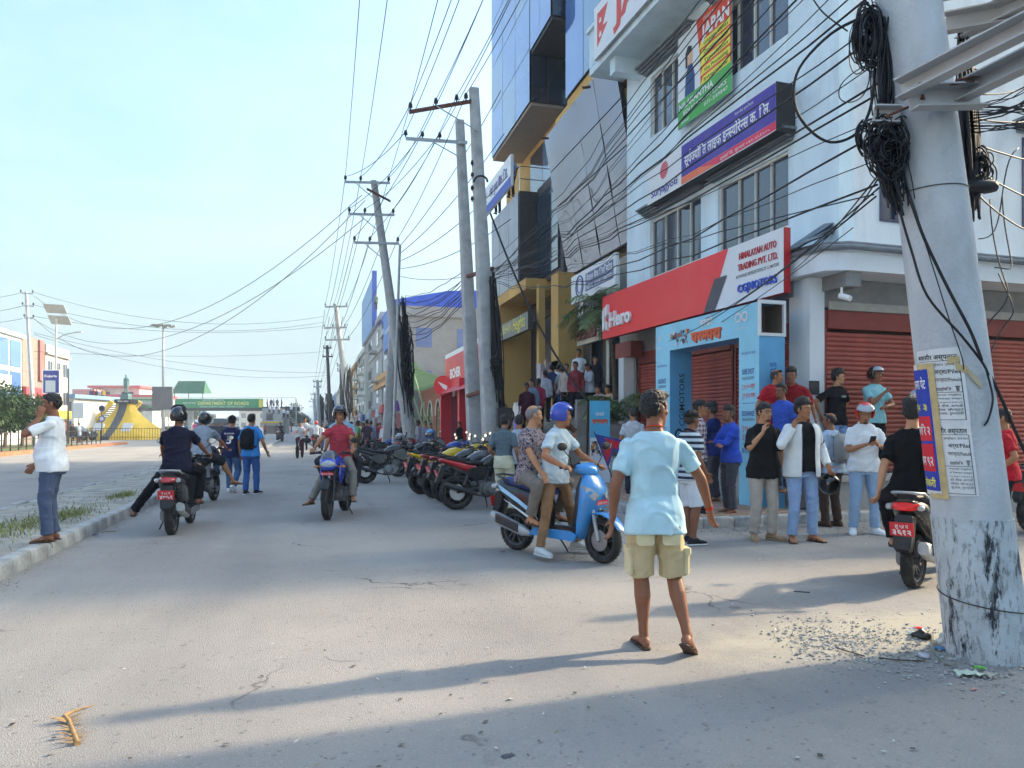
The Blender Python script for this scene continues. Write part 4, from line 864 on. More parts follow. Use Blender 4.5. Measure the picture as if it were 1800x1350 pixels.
b=MB();b.bb((.12,.12,3.4),(Ls,Lf,3.95));b.bb((0.2,Lf - .15,0),(Ls,Lf,Hb));b.bb((Ls - .2,0,0),(Ls,Lf - .16,Hb - .01));b.bb((.05,.05,Hb),(Ls,Lf,Hb+.2));b.bb((.6,.6,4),(1,Lf - .4,Hb - .2));b.build('roof',SLABM,cb)
b=MB();b.bb((-.015,-.015,4.4),(.30,.30,Hb - .001));b.build('corner_pilaster',BW,cb)
window(cb,FR,*wfr[0],(1.88,2.38,2.92));window(cb,FR,*wfr[1],(4.80,5.38,5.95));window(cb,FR,*wfr[2],(1.9,2.4,2.95));window(cb,FR,*wfr[3],(5.1,5.6,6.1))
BFR=mat('dark_blue_frame',(.02,.03,.09),.5)
for h in wsd:window(cb,SD,*h,((h[0]+h[1])/2,),fm=BFR,dep=.03)
def hood(f,a0,a1,z,proj=.28):
    b=MB()
    for k in range(4):q=proj*(.4+.2*k);b.bb((a0 - .03*k,-q,z+.055*k),(a1+.03*k,-.001,z+.055*k+.053 - .002*k))
    tr(b,f);b.build('window_hood',HOOD,cb,smooth=None)
hood(FR,1.15,3.75,6.78,.32);hood(FR,4.15,6.72,6.80,.32);hood(FR,4.45,6.75,10.45,.32);hood(FR,1.15,3.5,10.45,.32);hood(SD,.7,1.7,10.38,.25);hood(SD,4.05,5.55,6.98,.25);hood(SD,.75,1.65,7.4,.2)
b=MB();b.bb((-1.0,1.2,10.95),(-.001,Lf+.25,11.15));b.bb((-1.0,1.2,11.16),(-.85,Lf+.25,12.1));b.bb((-1.08,1.1,12.1),(-.78,Lf+.3,12.2));b.bb((-.84,Lf+.08,11.16),(-.002,Lf+.25,12.1));b.bb((-.85,6.9,10.55),(-.002,7.2,10.949));b.bb((-.85,2.0,10.55),(-.002,2.3,10.949));b.build('terrace',BW,cb)
b=MB();out=[(-.80,Lf - .2),(-.80,.02),(-.70,-.45),(-.35,-.62),(Ls - 2,-.62),(Ls - 2,.05),(.05,.05),(.05,Lf - .2)]
n=len(out);b.add([(x,y,4.0) for x,y in out]+[(x,y,4.32) for x,y in out],[(0,1,7),(1,6,7),(1,2,3,6),(3,4,5,6),(8,9,15),(9,14,15),(9,10,11,14),(11,12,13,14)]+[(i,(i+1)%n,n+(i+1)%n,n+i) for i in range(n)]);b.build('canopy',BWS,cb)
def off(p,d):return p
b=MB();oo=[(-.83,Lf - .2),(-.84,.0),(-.735,-.49),(-.37,-.675),(Ls - 2,-.675)]
b.tube([(x,y,4.36) for x,y in oo],.05,8);b.tube([(x+.06,y+.07,4.44) for x,y in oo],.035,8);b.build('canopy_moulding',HOOD,cb,smooth=60)
b=MB();b.bb((-.62,0.4,3.72),(.3,.7,3.998));b.bb((-.35,-.55,3.76),(-.05,.2,3.997));b.build('soffit_beam',SOFF,cb)
tinm=mat('blue_grey_tin',(.17,.21,.25),.5,.3,var=.3,vscale=6,stain=.5,stcol=(.3,.33,.35))
for k in range(3):
    b=MB();b.add([(-.93,.42 - .28*k,4.42+.04*k),(-.93,.16 - .28*k,4.40+.04*k),(-.02,.10 - .02*k,4.98 - .08*k),(-.02,.34 - .08*k,5.02 - .08*k)],[(0,1,2,3)]);b.add([(p[0],p[1],p[2] - .03) for p in b.v],[(3,2,1,0)]);b.build('tin_sheet',tinm,cb)
b=MB();b.bb((-.60,0,.7),(-.30,.52,3.99));b.build('pillar',BWS,cb);b=MB();b.bb((-.35,7.42,.3),(-.05,7.72,3.3));b.build('pillar',BWS,cb)
b=MB();b.bb((2.3,-.02,.7),(2.95,.28,3.99));b.build('pillar',SHUT,cb)
b=MB();b.bb((.05,.53,3.35),(.35,7.4,3.99));b.bb((-.29,.02,3.5),(2.3,.3,3.99));b.bb((2.951,.02,3.5),(Ls,.3,3.99));b.build('lintel',SOFF,cb)
b=MB();b.bb((-.36,7.0,3.3),(-.02,7.9,3.7));b.build('lintel',MAR,cb)
def shutter(f,a0,a1,z0,z1,d,pitch=.082):
    fr_=MB();fr_.bb((a0 - .05,d - .05,z0),(a0 - .001,d+.06,z1+.3));fr_.bb((a1+.001,d - .05,z0),(a1+.05,d+.06,z1+.3));fr_.bb((a0,d - .08,z1),(a1,d+.08,z1+.3));tr(fr_,f);o=fr_.build('shutter',MAR,cb)
    s_=MB();L_=a1 - a0
    prof=[(d,0),(d - .022,pitch*.25),(d - .026,pitch*.5),(d - .018,pitch*.8),(d+.004,pitch*.93),(d+.004,pitch)]
    for (d0,q0),(d1,q1) in zip(prof,prof[1:]):s_.add([(a0,d0,q0),(a1,d0,q0),(a1,d1,q1),(a0,d1,q1)],[(0,1,2,3)])
    tr(s_,f);me=s_.mesh('slat',SHUT);n=int((z1 - z0)/pitch)
    for i in range(n):place('slat',me,o,(random.uniform(-.003,.003),random.uniform(-.003,.003),z0+i*pitch))
    bb_=MB();bb_.bb((a0,d - .02,z0 - .02),(a1,d+.02,z0+.05));tr(bb_,f);bb_.build('bottom_rail',MAR,o)
    return o
shutter(FR,.62,3.05,.72,3.12,.12);shutter(FR,3.22,5.25,.72,3.12,.12);shutter(FR,5.42,7.36,.72,3.12,.12)
shutter(SD,-.22,2.22,.72,3.15,.08);shutter(SD,3.02,6.4,.72,3.15,.08);shutter(SD,6.6,9.6,.72,3.15,.08)
b=MB();b.bb((-.22,-.03,3.46),(2.2,.0,3.60));b.bb((3.02,-.03,3.46),(6.4,.0,3.60));b.build('shutter_pelmet',mat('cream_paint',(.4,.37,.33),.7),cb)
b=MB();b.bb((-.78,-.62,0),(Ls,.5,.68));b.bb((-.78,.501,0),(.6,Lf,.68));b.bb((-.84,-.68,.60),(Ls,-.621,.69));b.build('plinth',SLABM,cb)
b=MB();b.bb((-1.4,3.6,.14),(-.79,7.7,.40));b.build('step',SLABM,cb)
b=MB();b.bb((-.62,-.003,2.02),(-.42,-.02,2.25));b.build('wall_plaque',M_['dmetal'],cb)
cc=MB();cc.cyl((-.35,-.45,3.75),(-.35,-.45,3.62),.02,n=8);cc.tube([(-.35,-.42,3.62),(-.33,-.62,3.54)],[.05,.045],12);o=cc.build('security_camera',M_['white'],None,smooth=40);o.matrix_world=Matrix.Translation(CB0) @ Matrix.Rotation(TH,4,'Z');tag(o,'small white camera under the canopy of the corner building','camera')
def cbp(x,y,z):return CB0+V_*x+U_*y+V3((0,0,z))
def sign_box(name,label,x,y0,y1,z0,z1,depth,m,side=None,cat='sign',par=None):
    """board facing the street (-x local) between y0 (near) and y1 (far)"""
    c=[cbp(x,y1,z0),cbp(x,y0,z0),cbp(x,y0,z1),cbp(x,y1,z1)];bk=[p+V_*depth for p in c]
    b=MB();b.add(c+bk,[(0,1,2,3),(7,6,5,4)],0);b.add(c+bk,[(0,4,5,1),(1,5,6,2),(2,6,7,3),(3,7,4,0)],1)
    o=b.build(name,[m,side or m],par)
    if label:tag(o,label,cat)
    return o,Face(c[0],c[1] - c[0],c[3] - c[0])
PUR=flat('#4b3f9e');RED=mat('sign_red',hexc('#ee1c28'),.35,var=.06,vscale=1,stain=.1,stcol=(.5,.3,.28),stscale=1);SGW=mat('sign_white',(.72,.73,.74),.4,var=.04,vscale=1);SKYB=flat('#4fb0d8',.5);INDI=flat('#3a3f96')
so,F=sign_box('shop_sign','purple and white insurance sign with red base above the first floor windows',-.45,1.07,5.93,6.87,7.77,.42,SGW,M_['dark'])
L1=F.W - 3.27 - 1.59+1.59
rect(F,1.59,.18,3.27,.70,PUR,so,'panel',.004);rect(F,1.59,.02,3.27,.155,flat('#e2355a'),so,'panel',.004)
poly(F,[(1.59,.02),(3.0,.02),(2.3,.175),(1.59,.175)],flat('#ee7a52'),so,'panel',.008)
lettering(F,'सूय^ज~योित लाइफ इन~स~योरेन~स क. िल.',1.72,.40,.30,M_['wht'],so,.02,width=2.98,lift=.009)
lettering(F,'नेपाल बीमा प्राधिकरण',3.6,.76,.07,M_['wht'],so,.0,lift=.009);lettering(F,'लुम्बिनी, बुटवल ०७१-५५१५०५',3.1,.055,.08,M_['wht'],so,.0,lift=.012,width=1.6)
lettering(F,'SuryaJyoti',.20,.12,.23,INDI,so,.022,width=1.22,lift=.007);
sb=MB();cx_,cy_=.82,.60
for k in range(9):
    a0=-.19+.042*k;hw=math.sqrt(max(0,.19**2 - (a0+.02)**2));sb.add([F.p(cx_ - hw,cy_+a0,.008),F.p(cx_+hw,cy_+a0+.03,.008),F.p(cx_+hw,cy_+a0+.055,.008),F.p(cx_ - hw,cy_+a0+.03,.008)],[(0,1,2,3)])
sb.build('sun_emblem',flat('#e0455f'),so)
so,F=sign_box('shop_sign','long red and white showroom sign over the blue gateway',-1.06,.08,7.2,3.72,4.81,.14,SGW,flat('#b01822'))
rect(F,0,0,4.75,F.H,RED,so,'panel',.004);poly(F,[(4.75,0),(4.95,0),(5.55,F.H),(4.75,F.H)],RED,so,'panel',.004)
poly(F,[(4.72,0),(5.12,0),(5.52,.60),(5.10,.60)],flat('#55555c'),so,'panel',.008)
lettering(F,'Hero',.50,.26,.50,M_['wht'],so,.035,depth=.06,width=1.15)
for pl_ in ([(.14,.18),(.26,.24),(.26,.78),(.14,.70)],[(.28,.40),(.42,.40),(.42,.18),(.32,.22)],[(.30,.50),(.42,.58),(.42,.84),(.30,.78)]):
    b=MB();b.add([F.p(x,y,.08) for x,y in pl_]+[F.p(x,y,.005) for x,y in pl_],[(0,1,2,3)]+[(i,(i+1)%4,4+(i+1)%4,4+i) for i in range(4)]);b.build('emblem',M_['wht'],so)
SR=flat('#c01826',.4);SB=flat('#2b57c4',.4)
lettering(F,'HIMALAYAN AUTO',6.42,.80,.17,SR,so,.006,depth=.012,width=1.05,center=True);lettering(F,'TRADING PVT. LTD.',6.42,.60,.17,SR,so,.006,depth=.012,width=1.12,center=True)
lettering(F,'AUTHORISED REPRESENTATIVE OF CG MOTORS',6.40,.47,.085,M_['dark'],so,.006,width=1.22,center=True);lettering(F,'CG|MOTORS',6.42,.20,.20,SB,so,.01,depth=.03,width=1.10,center=True)
so,F=sign_box('shop_sign','white parapet sign with red lettering and a small red flag emblem at the roof edge',-1.12,1.2,7.6,11.1,12.45,.08,SGW,M_['gal'])
fl=flat('#d9534a');poly(F,[(.2,.25),(.85,.62),(.55,.66),(.85,1.1),(.2,1.12)][::1],fl,so,'emblem');lettering(F,'JAPAN',1.15,.35,.95,fl,so,.05,width=3.9)
b=MB();
for q,r_ in ((.5,.10),(.86,.09)):b.add([F.p(.40+r_*math.cos(2*PI*k/10)*(1 if k%2 else .55),q+r_*math.sin(2*PI*k/10)*(1 if k%2 else .55),.008) for k in range(10)],[tuple(range(10))])
b.build('emblem',M_['wht'],so)
so,F=sign_box('banner','tall study banner in white red yellow and green hung between upper windows',-.16,2.87,4.98,8.40,10.55,.03,SGW,M_['gal'],cat='banner')
Wj=F.W;rect(F,0,0,Wj,.62,flat('#4fae55'),so);rect(F,.95,.62,Wj - .95,1.53,flat('#e0492f'),so,lift=.004);poly(F,[(.78,2.15),(1.0,2.15),(1.0,.9)],flat('#e0492f'),so,lift=.004)
YEL=flat('#e6df4a')
for k,s_ in enumerate(('Language Classes','Documentation','Translation','Visa Processing','Interview')):
    y=1.42 - k*.20;poly(F,[(.88+.02*k,y),(Wj - .03,y),(Wj - .03,y+.15),(.98+.02*k,y+.15)],YEL,so,lift=.007);lettering(F,s_,1.10,y+.03,.12,M_['dark'],so,.01,lift=.01,width=.9)
lettering(F,'STUDY IN',1.08,1.98,.10,M_['wht'],so,.01,lift=.01);lettering(F,'JAPAN',1.0,1.62,.40,M_['wht'],so,.04,lift=.01,width=1.05)
lettering(F,'NILAKANTHA',.06,.40,.20,M_['wht'],so,.03,lift=.01,width=1.4);lettering(F,'EDUCATION LINKS',.25,.24,.13,M_['wht'],so,.02,lift=.01,width=1.7);lettering(F,'071-549847',1.1,.10,.11,M_['wht'],so,.01,lift=.01,width=.9);lettering(F,'Butwal',.15,.06,.12,M_['wht'],so,.01,lift=.01)
poly(F,[(.30,.62),(.72,.62),(.72,1.0),(.62,1.28),(.44,1.30),(.34,1.05)],flat('#2a4a7a'),so,'print',.006);poly(F,[(.40,1.30),(.62,1.28),(.64,1.55),(.52,1.64),(.40,1.55)],flat('#d8b090'),so,'print',.006);poly(F,[(.34,1.25),(.42,1.26),(.42,1.55),(.60,1.58),(.60,1.68),(.44,1.74),(.33,1.6)],M_['dark'],so,'print',.008)
gt=empty('gateway',cbp(-1.6,0,0),TH,'light blue printed gateway of square posts and header in front of the shutters','gateway')
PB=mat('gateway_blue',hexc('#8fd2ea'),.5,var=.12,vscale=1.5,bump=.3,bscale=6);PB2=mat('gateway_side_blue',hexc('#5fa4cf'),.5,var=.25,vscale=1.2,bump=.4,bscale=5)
def post(y0,y1,z0,z1,name):
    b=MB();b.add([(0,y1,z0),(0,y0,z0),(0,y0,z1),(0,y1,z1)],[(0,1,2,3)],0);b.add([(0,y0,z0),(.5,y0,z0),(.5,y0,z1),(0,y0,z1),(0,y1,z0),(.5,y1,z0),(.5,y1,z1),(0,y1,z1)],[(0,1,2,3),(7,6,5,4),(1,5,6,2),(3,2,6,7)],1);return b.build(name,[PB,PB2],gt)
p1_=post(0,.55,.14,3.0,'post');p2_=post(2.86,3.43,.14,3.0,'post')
b=MB();b.add([(0,3.43,3.0),(0,0,3.0),(0,0,3.53),(0,3.43,3.53)],[(0,1,2,3)],0);t_=.02
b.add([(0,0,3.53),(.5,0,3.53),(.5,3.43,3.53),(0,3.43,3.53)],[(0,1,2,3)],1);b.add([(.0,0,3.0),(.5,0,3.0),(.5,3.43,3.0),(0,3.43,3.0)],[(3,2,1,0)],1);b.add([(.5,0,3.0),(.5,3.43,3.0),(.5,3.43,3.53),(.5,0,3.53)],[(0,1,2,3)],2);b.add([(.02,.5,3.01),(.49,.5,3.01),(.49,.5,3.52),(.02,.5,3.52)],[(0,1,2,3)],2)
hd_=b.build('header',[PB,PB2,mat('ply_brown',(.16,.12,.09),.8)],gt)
b=MB()
for y in (.001,):b.bb((-.006,y - .02,2.97),(.03,y+.03,3.56));b.bb((.47,y - .02,2.97),(.51,y+.03,3.56));b.bb((.031,y - .02,3.50),(.469,y+.03,3.56));b.bb((.031,y - .02,2.97),(.469,y+.03,3.02))
b.build('header_edge',SGW,hd_)
gp=lambda x,y,z:V3((x,y,z));Fh=Face(gp(0,3.43,3.0),(0,-3.43,0),(0,0,.53))
lettering(Fh,'हाम्रो'.replace('म्र','म_'),1.68,.34,.17,M_['wht'],hd_,.03,lift=.012,width=.42);lettering(Fh,'परम~परा',1.36,.08,.26,flat('#e5602c'),hd_,.05,lift=.010,width=1.0);lettering(Fh,'परम~परा',1.39,.06,.26,flat('#8a2a18'),hd_,.06,lift=.006,width=1.0)
lettering(Fh,'Hero',.08,.06,.09,M_['wht'],hd_,.01,lift=.01);rect(Fh,.13,.20,.03,.14,M_['wht'],hd_);rect(Fh,.19,.22,.03,.10,M_['wht'],hd_)
lettering(Fh,'∞',2.78,.20,.45,M_['wht'],hd_,-.004,lift=.01,width=.36);lettering(Fh,'CG MOTORS',2.80,.13,.05,M_['wht'],hd_,0,lift=.01,width=.32)
rnd=random.Random(3);b=MB()
for k in range(26):
    x,y=.62+rnd.random()*.68,.08+rnd.random()*.26;r_=.02+rnd.random()*.035;b.add([Fh.p(x+r_*math.cos(q*1.05),y+r_*math.sin(q*1.05),.006+.0006*k) for q in range(6)],[tuple(range(6))],k%5)
b.build('print',[flat('#26314e'),flat('#6b7487'),flat('#d9902e'),flat('#c9d6e2'),flat('#a8402c')],hd_)
for y0,pp in ((.55,p1_),(3.43,p2_)):
    Fp=Face(gp(0,y0,.14),(0,-.55,0),(0,0,2.86))
    lettering(Fp,'SURE SHOT',.10,2.22,.13,INDI,pp,.01,lift=.006,width=.33);lettering(Fp,'CASH DISCOUNT',.10,2.13,.07,M_['dark'],pp,0,lift=.006,width=.33)
    lettering(Fp,'रु ७,८०० सम्म',.10,1.98,.11,flat('#d8463e'),pp,.01,lift=.006,width=.34);lettering(Fp,'रु ९,९९९ सम्म',.10,1.83,.11,flat('#d8463e'),pp,.01,lift=.006,width=.36)
    lettering(Fp,'EXCHANGE',.10,1.52,.12,INDI,pp,.01,lift=.006,width=.33);lettering(Fp,'VALUE ADDITION',.10,1.44,.065,M_['dark'],pp,0,lift=.006,width=.33);lettering(Fp,'रु १०,०००',.10,1.28,.11,flat('#d8463e'),pp,.01,lift=.006,width=.34);lettering(Fp,'रु ५,०००',.10,1.14,.11,flat('#d8463e'),pp,.01,lift=.006,width=.30)
    lettering(Fp,'हरेक खरिदमा उपहार',.08,2.55,.06,INDI,pp,0,lift=.006,width=.38);lettering(Fp,'BONUS',.10,.9,.12,INDI,pp,.01,lift=.006)
    for z in (1.73,1.05):rect(Fp,.10,z,.34,.008,INDI,pp,'panel',.005)
for y0,pp in ((0,p1_),(2.86,p2_)):
    Fs=Face(gp(0,y0,.14),(.5,0,0),(0,0,2.86));lettering(Fs,'CG|MOTORS',.33,1.35,.17,flat('#1f5fae') if y0==0 else M_['dark'],pp,.005,lift=.006,width=1.05,rot=PI/2);lettering(Fs,'∞',.36,.75,.5,M_['dark'],pp,-.01,lift=.006,width=.55,rot=PI/2)
# ------------------------------------------------------------------ off-frame neighbours along the side street (they shade the road)
def block(name,label,a,b_,m,cat='building',par=None):
    o=MB().bb(a,b_).build(name,m,par);return tag(o,label,cat) if par is None else o
def plain_building(label,x0,x1,y0,y1,h,m,eave=.7,floors=4,wins=True,side='-y'):
    e=empty('building',(x0,y0,0),0,label,'building');W=x1 - x0;D=y1 - y0
    b=MB();b.bb((0,0,0),(W,D,h));b.build('wall',m,e);b=MB();b.bb((-eave,-eave,h),(W+eave,D+eave,h+.25));b.build('roof',SLABM,e)
    n=int(W/3.2)
    for f in range(floors):
        for i in range(n):
            z=.9+f*h/floors
            for yy,s_ in ((-.03,0),(D+.03,1)):
                b=MB();b.bb((1+i*3.2,yy - .03,z),(2.6+i*3.2,yy+.03,z+1.5));b.build('window',PANE,e)
    return e
plain_building('tall cream building along the side street beyond the corner building',26,48,11.4,24,17.5,BWS)
plain_building('cream building on the opposite corner across the side street',14,34,-16,5.2,15,BWS,eave=0)
for k_,(y_,h_,m_) in enumerate(((-14,9,'a'),(2,12,'b'),(16,8.5,'c'),(29,10.5,'d'))):plain_building(['cream shophouse on the far left side outside the view','tall brown block on the far left side outside the view','low grey shophouse on the far left side outside the view','brick block on the far left side outside the view'][k_],-44,-31,y_,y_+12,h_,[BWS,MAR,SOFF,MAR][k_],eave=.4,floors=3)  # unseen blocks added across the wide road for the leaning glass to mirror
# ------------------------------------------------------------------ yellow tower
YW=mat('ochre_wall',(.60,.37,.12),.85,var=.18,vscale=.8,bump=.4,bscale=20,stain=.3,stcol=(.28,.19,.09),stscale=.6,streak=.4)
GB=glass('blue_curtain_glass',(.09,.19,.48),.04,wav=.03);GBL=glass('pale_sky_glass',(.13,.24,.38),.04,wav=.03);GDK=glass('dark_glass',(.02,.035,.06),.05,wav=.04);GM=glass('mirror_grey_glass',(.19,.17,.22),.02,metal=.9,wav=.02)
ALU=mat('dark_mullion',(.05,.05,.055),.4,.4);CLAD=mat('grey_cladding',(.33,.34,.38),.4,.35,var=.15,vscale=.8,stain=.25,stcol=(.15,.15,.16));DBRK=mat('dark_brick_tile',(.055,.045,.045),.6,var=.3,vscale=14,bump=.5)
tw=empty('yellow_tower',(9.4,18.9,0),0,'tall ochre tower with blue curtain glass bays and a leaning mirrored glass wall','building')
TO=V3((9.4,18.9,0))
def lt(p):return V3(p) - TO
b=MB();b.bb(lt((9.4,19.0,0)),lt((24,36.0,26)));b.build('wall',YW,tw)
def panes(name,x,y0,y1,z0,z1,ny_,nz_,m,par,d=.04,gap=.035,ax='X',mm=ALU,top=None):
    """grid of panes on the plane X=x facing -X (or Y=x facing -Y); panes stand proud of a dark backing"""
    f=(lambda a,q,z:(x+q,a,z)) if ax=='X' else (lambda a,q,z:(a,x+q,z))
    bk=MB();bk.bb((y0,-.0,z0),(y1,.06,z1));tr(bk,f);bk.v=[tuple(lt(p)) for p in bk.v];o=bk.build(name,mm,par);dy,dz=(y1 - y0)/ny_,(z1 - z0)/nz_
    for i in range(ny_):
        for j in range(nz_):
            p=MB();t0=random.uniform(-.006,.006);p.add([(y0+i*dy+gap/2,-d+t0,z0+j*dz+gap/2),(y0+(i+1)*dy - gap/2,-d - t0,z0+j*dz+gap/2),(y0+(i+1)*dy - gap/2,-d+t0,z0+(j+1)*dz - gap/2),(y0+i*dy+gap/2,-d - t0,z0+(j+1)*dz - gap/2)],[(0,1,2,3)]);tr(p,f);p.v=[tuple(lt(q)) for q in p.v]
            p.build('pane',m if not isinstance(m,list) else m[(i+j*2)%len(m)],o)
    return o
def bay(x,y0,y1,z0,z1,ny_,nz_,m,side_m,und):
    b=MB();b.bb(lt((x+.02,y0+.02,z0)),lt((9.4,y1 - .02,z1)));b.build('bay',und,tw)
    panes('curtain_wall',x,y0,y1,z0+.12,z1,ny_,nz_,m,tw);panes('curtain_wall',y0,x,9.38,z0+.12,z1,2,nz_,side_m,tw,ax='Y')
bay(8.0,26.4+0.6,33.2,13.7,26,3,6,[GB,GBL,GB],GDK,mat('tan_soffit',(.33,.27,.22),.85));bay(8.0,24.4,26.95,15.6,26,2,4,[GB,GB,GBL],GDK,M_['dmetal'])
panes('window_wall',9.36,24.7,27.4,11.2,15.5,2,2,GDK,tw);panes('window_wall',9.36,27.8,31.5,10.2,13.4,2,1,[GBL,GDK],tw)
panes('curtain_wall',8.45,18.9,24.15,12.75,26,3,4,[GBL,GBL,GB],tw);b=MB();b.bb(lt((8.5,18.95,12.45)),lt((9.4,24.2,12.74)));b.bb(lt((8.53,18.95,12.76)),lt((9.39,24.1,26)));b.build('ledge',YW,tw)
lg=MB();y0,y1=18.9,25.2;XT,XB,ZT,ZB=8.0,8.9,11.75,6.85
def lp(a,t,d=0):return lt((XB+(XT - XB)*t - d,y0+(y1 - y0)*a+(.9*(1 - t) if 0 else 0),ZB+(ZT - ZB)*t))
lg.add([lp(0,0,-.12),lp(1,0,-.12),lp(1,1,-.12),lp(0,1,-.12),lp(0,0),lp(1,0),lp(1,1),lp(0,1)],[(0,1,2,3),(4,5,6,7),(0,1,5,4),(1,2,6,5),(2,3,7,6),(3,0,4,7)]);lo=lg.build('leaning_glass',ALU,tw)
for i in range(4):
    for j in range(4):
        a0,a1,t0,t1=i/4+.003,(i+1)/4 - .003,j/4+.004,(j+1)/4 - .004;w1,w2=random.uniform(0,.03),random.uniform(0,.03)
        p=MB();n_=4
        vs=[lp(a0+(a1 - a0)*u/n_,t0+(t1 - t0)*v_/n_,.03+.02*math.sin(3*u/n_+i+j)*math.sin(PI*v_/n_)) for v_ in range(n_+1) for u in range(n_+1)]
        p.add(vs,[(v_*5+u,v_*5+u+1,v_*5+u+6,v_*5+u+5) for v_ in range(n_) for u in range(n_)]);p.build('pane',GM,lo,smooth=180)
b=MB();b.bb(lt((8.2,18.9,12.0)),lt((9.4,24.6,12.2)));b.build('ledge',YW,tw)
for yy in (17.2,21,25.1):MB().tube([lt((9.3,yy,11.9)),lt((7.85,yy,11.7))],.04,6).build('bracket',M_['rust'],tw)
b=MB();b.bb(lt((8.02,28.62,7.2)),lt((9.4,33.2,10.9)));b.build('balcony_block',CLAD,tw);panes('cladding',8.0,28.6,33.2,7.22,10.9,3,2,CLAD,tw,gap=.03,mm=M_['dark'])
b=MB();b.bb(lt((8.0,28.50,7.25)),lt((8.74,28.6,10.9)));b.bb(lt((8.74,25.3,7.1)),lt((9.4,28.55,11.0)));b.build('brick_panel',DBRK,tw)
b=MB()
for yy in (28.55,):
    b.tube([lt((8.0,yy,10.9)),lt((8.0,yy,11.9)),lt((9.4,yy,11.9))],.025,6);b.tube([lt((8.0,yy,11.4)),lt((9.4,yy,11.4))],.018,6);b.tube([lt((8.0,yy,11.9)),lt((8.0,33.2,11.9))],.025,6)
b.build('railing',M_['chrome'],tw)
panes('curtain_wall',8.7,25.7,28.3,7.3,10.6,1,2,GDK,tw);panes('curtain_wall',9.34,25.4,28.4,2.5,5.2,2,2,[GBL,GDK],tw)
so=MB();f_=Face((7.7,33.4,11.2),(0,-4.6,0),(0,0,1.25));so=rect(f_,0,0,f_.W,f_.H,SGW,None,'balcony_sign',0,t=.12);tag(so,'blue and white lettered sign hung on the tower balcony','sign');rect(f_,0,0,f_.W,.38,flat('#4a62b8'),so,lift=.005)
lettering(f_,'मेरो युवा बैंक लि.'.replace('लि','िल'),.9,.55,.5,INDI,so,.02,width=3.2,lift=.008);lettering(f_,'☾',.15,.5,.6,INDI,so,0,lift=.008)
yb=lambda a,b_,m=YW,n='column':MB().bb(lt(a),lt(b_)).build(n,m,tw)
yb((9.1,25.5,0),(9.29,26.85,6.8),GBL,'glass_panel')
def yb(a,b_,m=YW,n='column'):MB().bb(lt(a),lt(b_)).build(n,m,tw)
yb((7.9,31.4,0),(9.39,32.6,7.15));yb((8.3,26.9,0),(8.55,27.2,6.9));yb((8.3,24.6,0),(9.39,25.4,6.9));yb((7.9,27.31,6.75),(9.39,31.39,7.18),n='beam');yb((9.2,27.4,5.95),(9.29,31.3,6.74),GDK,'recess_shade');yb((9.3,27.4,0),(9.395,31.3,5.9),M_['dmetal'],'doorway_shade')  # dark slabs stand in for the shade inside the recess and the door opening
yb((9.2,19.0,1.9),(9.39,24.5,6.7),GDK,'shop_front');yb((9.0,23.2,2.0),(9.19,23.35,5.0),ALU,'mullion');yb((9.0,21.6,2.0),(9.19,21.7,5.0),ALU,'mullion');yb((8.9,18.9,0),(9.25,20.6,6.5),mat('beige_wall',(.33,.30,.25),.85,var=.15),'side_wall')
def street_sign(px0,px1,yb0,yt0,X,t,m,name,label,cat='sign',par=None):
    """flat board facing the street on plane x = X from column px0 (far) to px1 (near); yb0,yt0 = bottom and top rows at px0"""
    A=PX(px0,yb0,X);B_=PX(px1,700,X);B_.z=A.z;T_=PX(px0,yt0,X)
    f=Face(A,B_ - A,(0,0,T_.z - A.z));o=rect(f,0,0,f.W,f.H,m,par,name,0,t=t)
    if label:tag(o,label,cat)
    return o,f
o,f=street_sign(1004,1082,536,488,8.0,.1,SGW,'bank_sign','white bank sign with grey blue lettering on the tower by the palm');rect(f,f.W*.36,f.H*.22,f.W*.6,f.H*.62,flat('#6a7399'),o,lift=.004)
lettering(f,'नेपाल बैंक लिमिटेड'.replace('लि','िल').replace('मि','िम'),f.W*.38,f.H*.55,f.H*.28,M_['wht'],o,.015,width=f.W*.56,lift=.008);lettering(f,'NEPAL BANK LIMITED',f.W*.38,f.H*.28,f.H*.22,M_['wht'],o,.012,width=f.W*.56,lift=.008)
b=MB();b.tube([f.p(f.W*.22+.36*f.H*math.cos(a),f.H*.52+.36*f.H*math.sin(a),.01) for a in [2*PI*k/20 for k in range(21)]],.02,4);b.tube([f.p(f.W*.22+.24*f.H*math.cos(a),f.H*.52+.24*f.H*math.sin(a),.01) for a in [2*PI*k/20 for k in range(21)]],.012,4);b.build('emblem',INDI,o)
o,f=street_sign(1014,1056,575,536,8.6,.08,flat('#4a4744'),'shop_board','dark board with a pale letter above the red lettered sign');lettering(f,'d',.12,.25,1.0,M_['wht'],o,.03);lettering(f,'dine',.8,.35,.45,M_['wht'],o,.0)
o,f=street_sign(1014,1052,609,584,8.55,.1,flat('#b9ac94'),'tickets_sign','beige sign with dark red lettering at the top of the stairs');lettering(f,'tickets',.1,.18,.8,flat('#8a2434'),o,.03,depth=.05,width=f.W*.88)
o,f=street_sign(873,928,603,576,7.85,.2,mat('black_granite',(.06,.058,.056),.35,var=.5,vscale=18,stain=.5,stcol=(.2,.19,.18),stscale=14),'granite_sign','black granite name band over the tower entrance');lettering(f,'KADBHAN',.15,.22,.55,flat('#d8cf7a'),o,.01,width=f.W*.48);lettering(f,'Heights',f.W*.55,.18,.7,flat('#e8d94a'),o,.01,width=f.W*.36,shear=.2)
o,f=street_sign(951,981,701,641,8.3,.05,mat('poster_dark',(.16,.13,.14),.6,var=.8,vscale=5),'poster','dark film poster with figures beside the ochre column');
rnd=random.Random(8);b=MB()
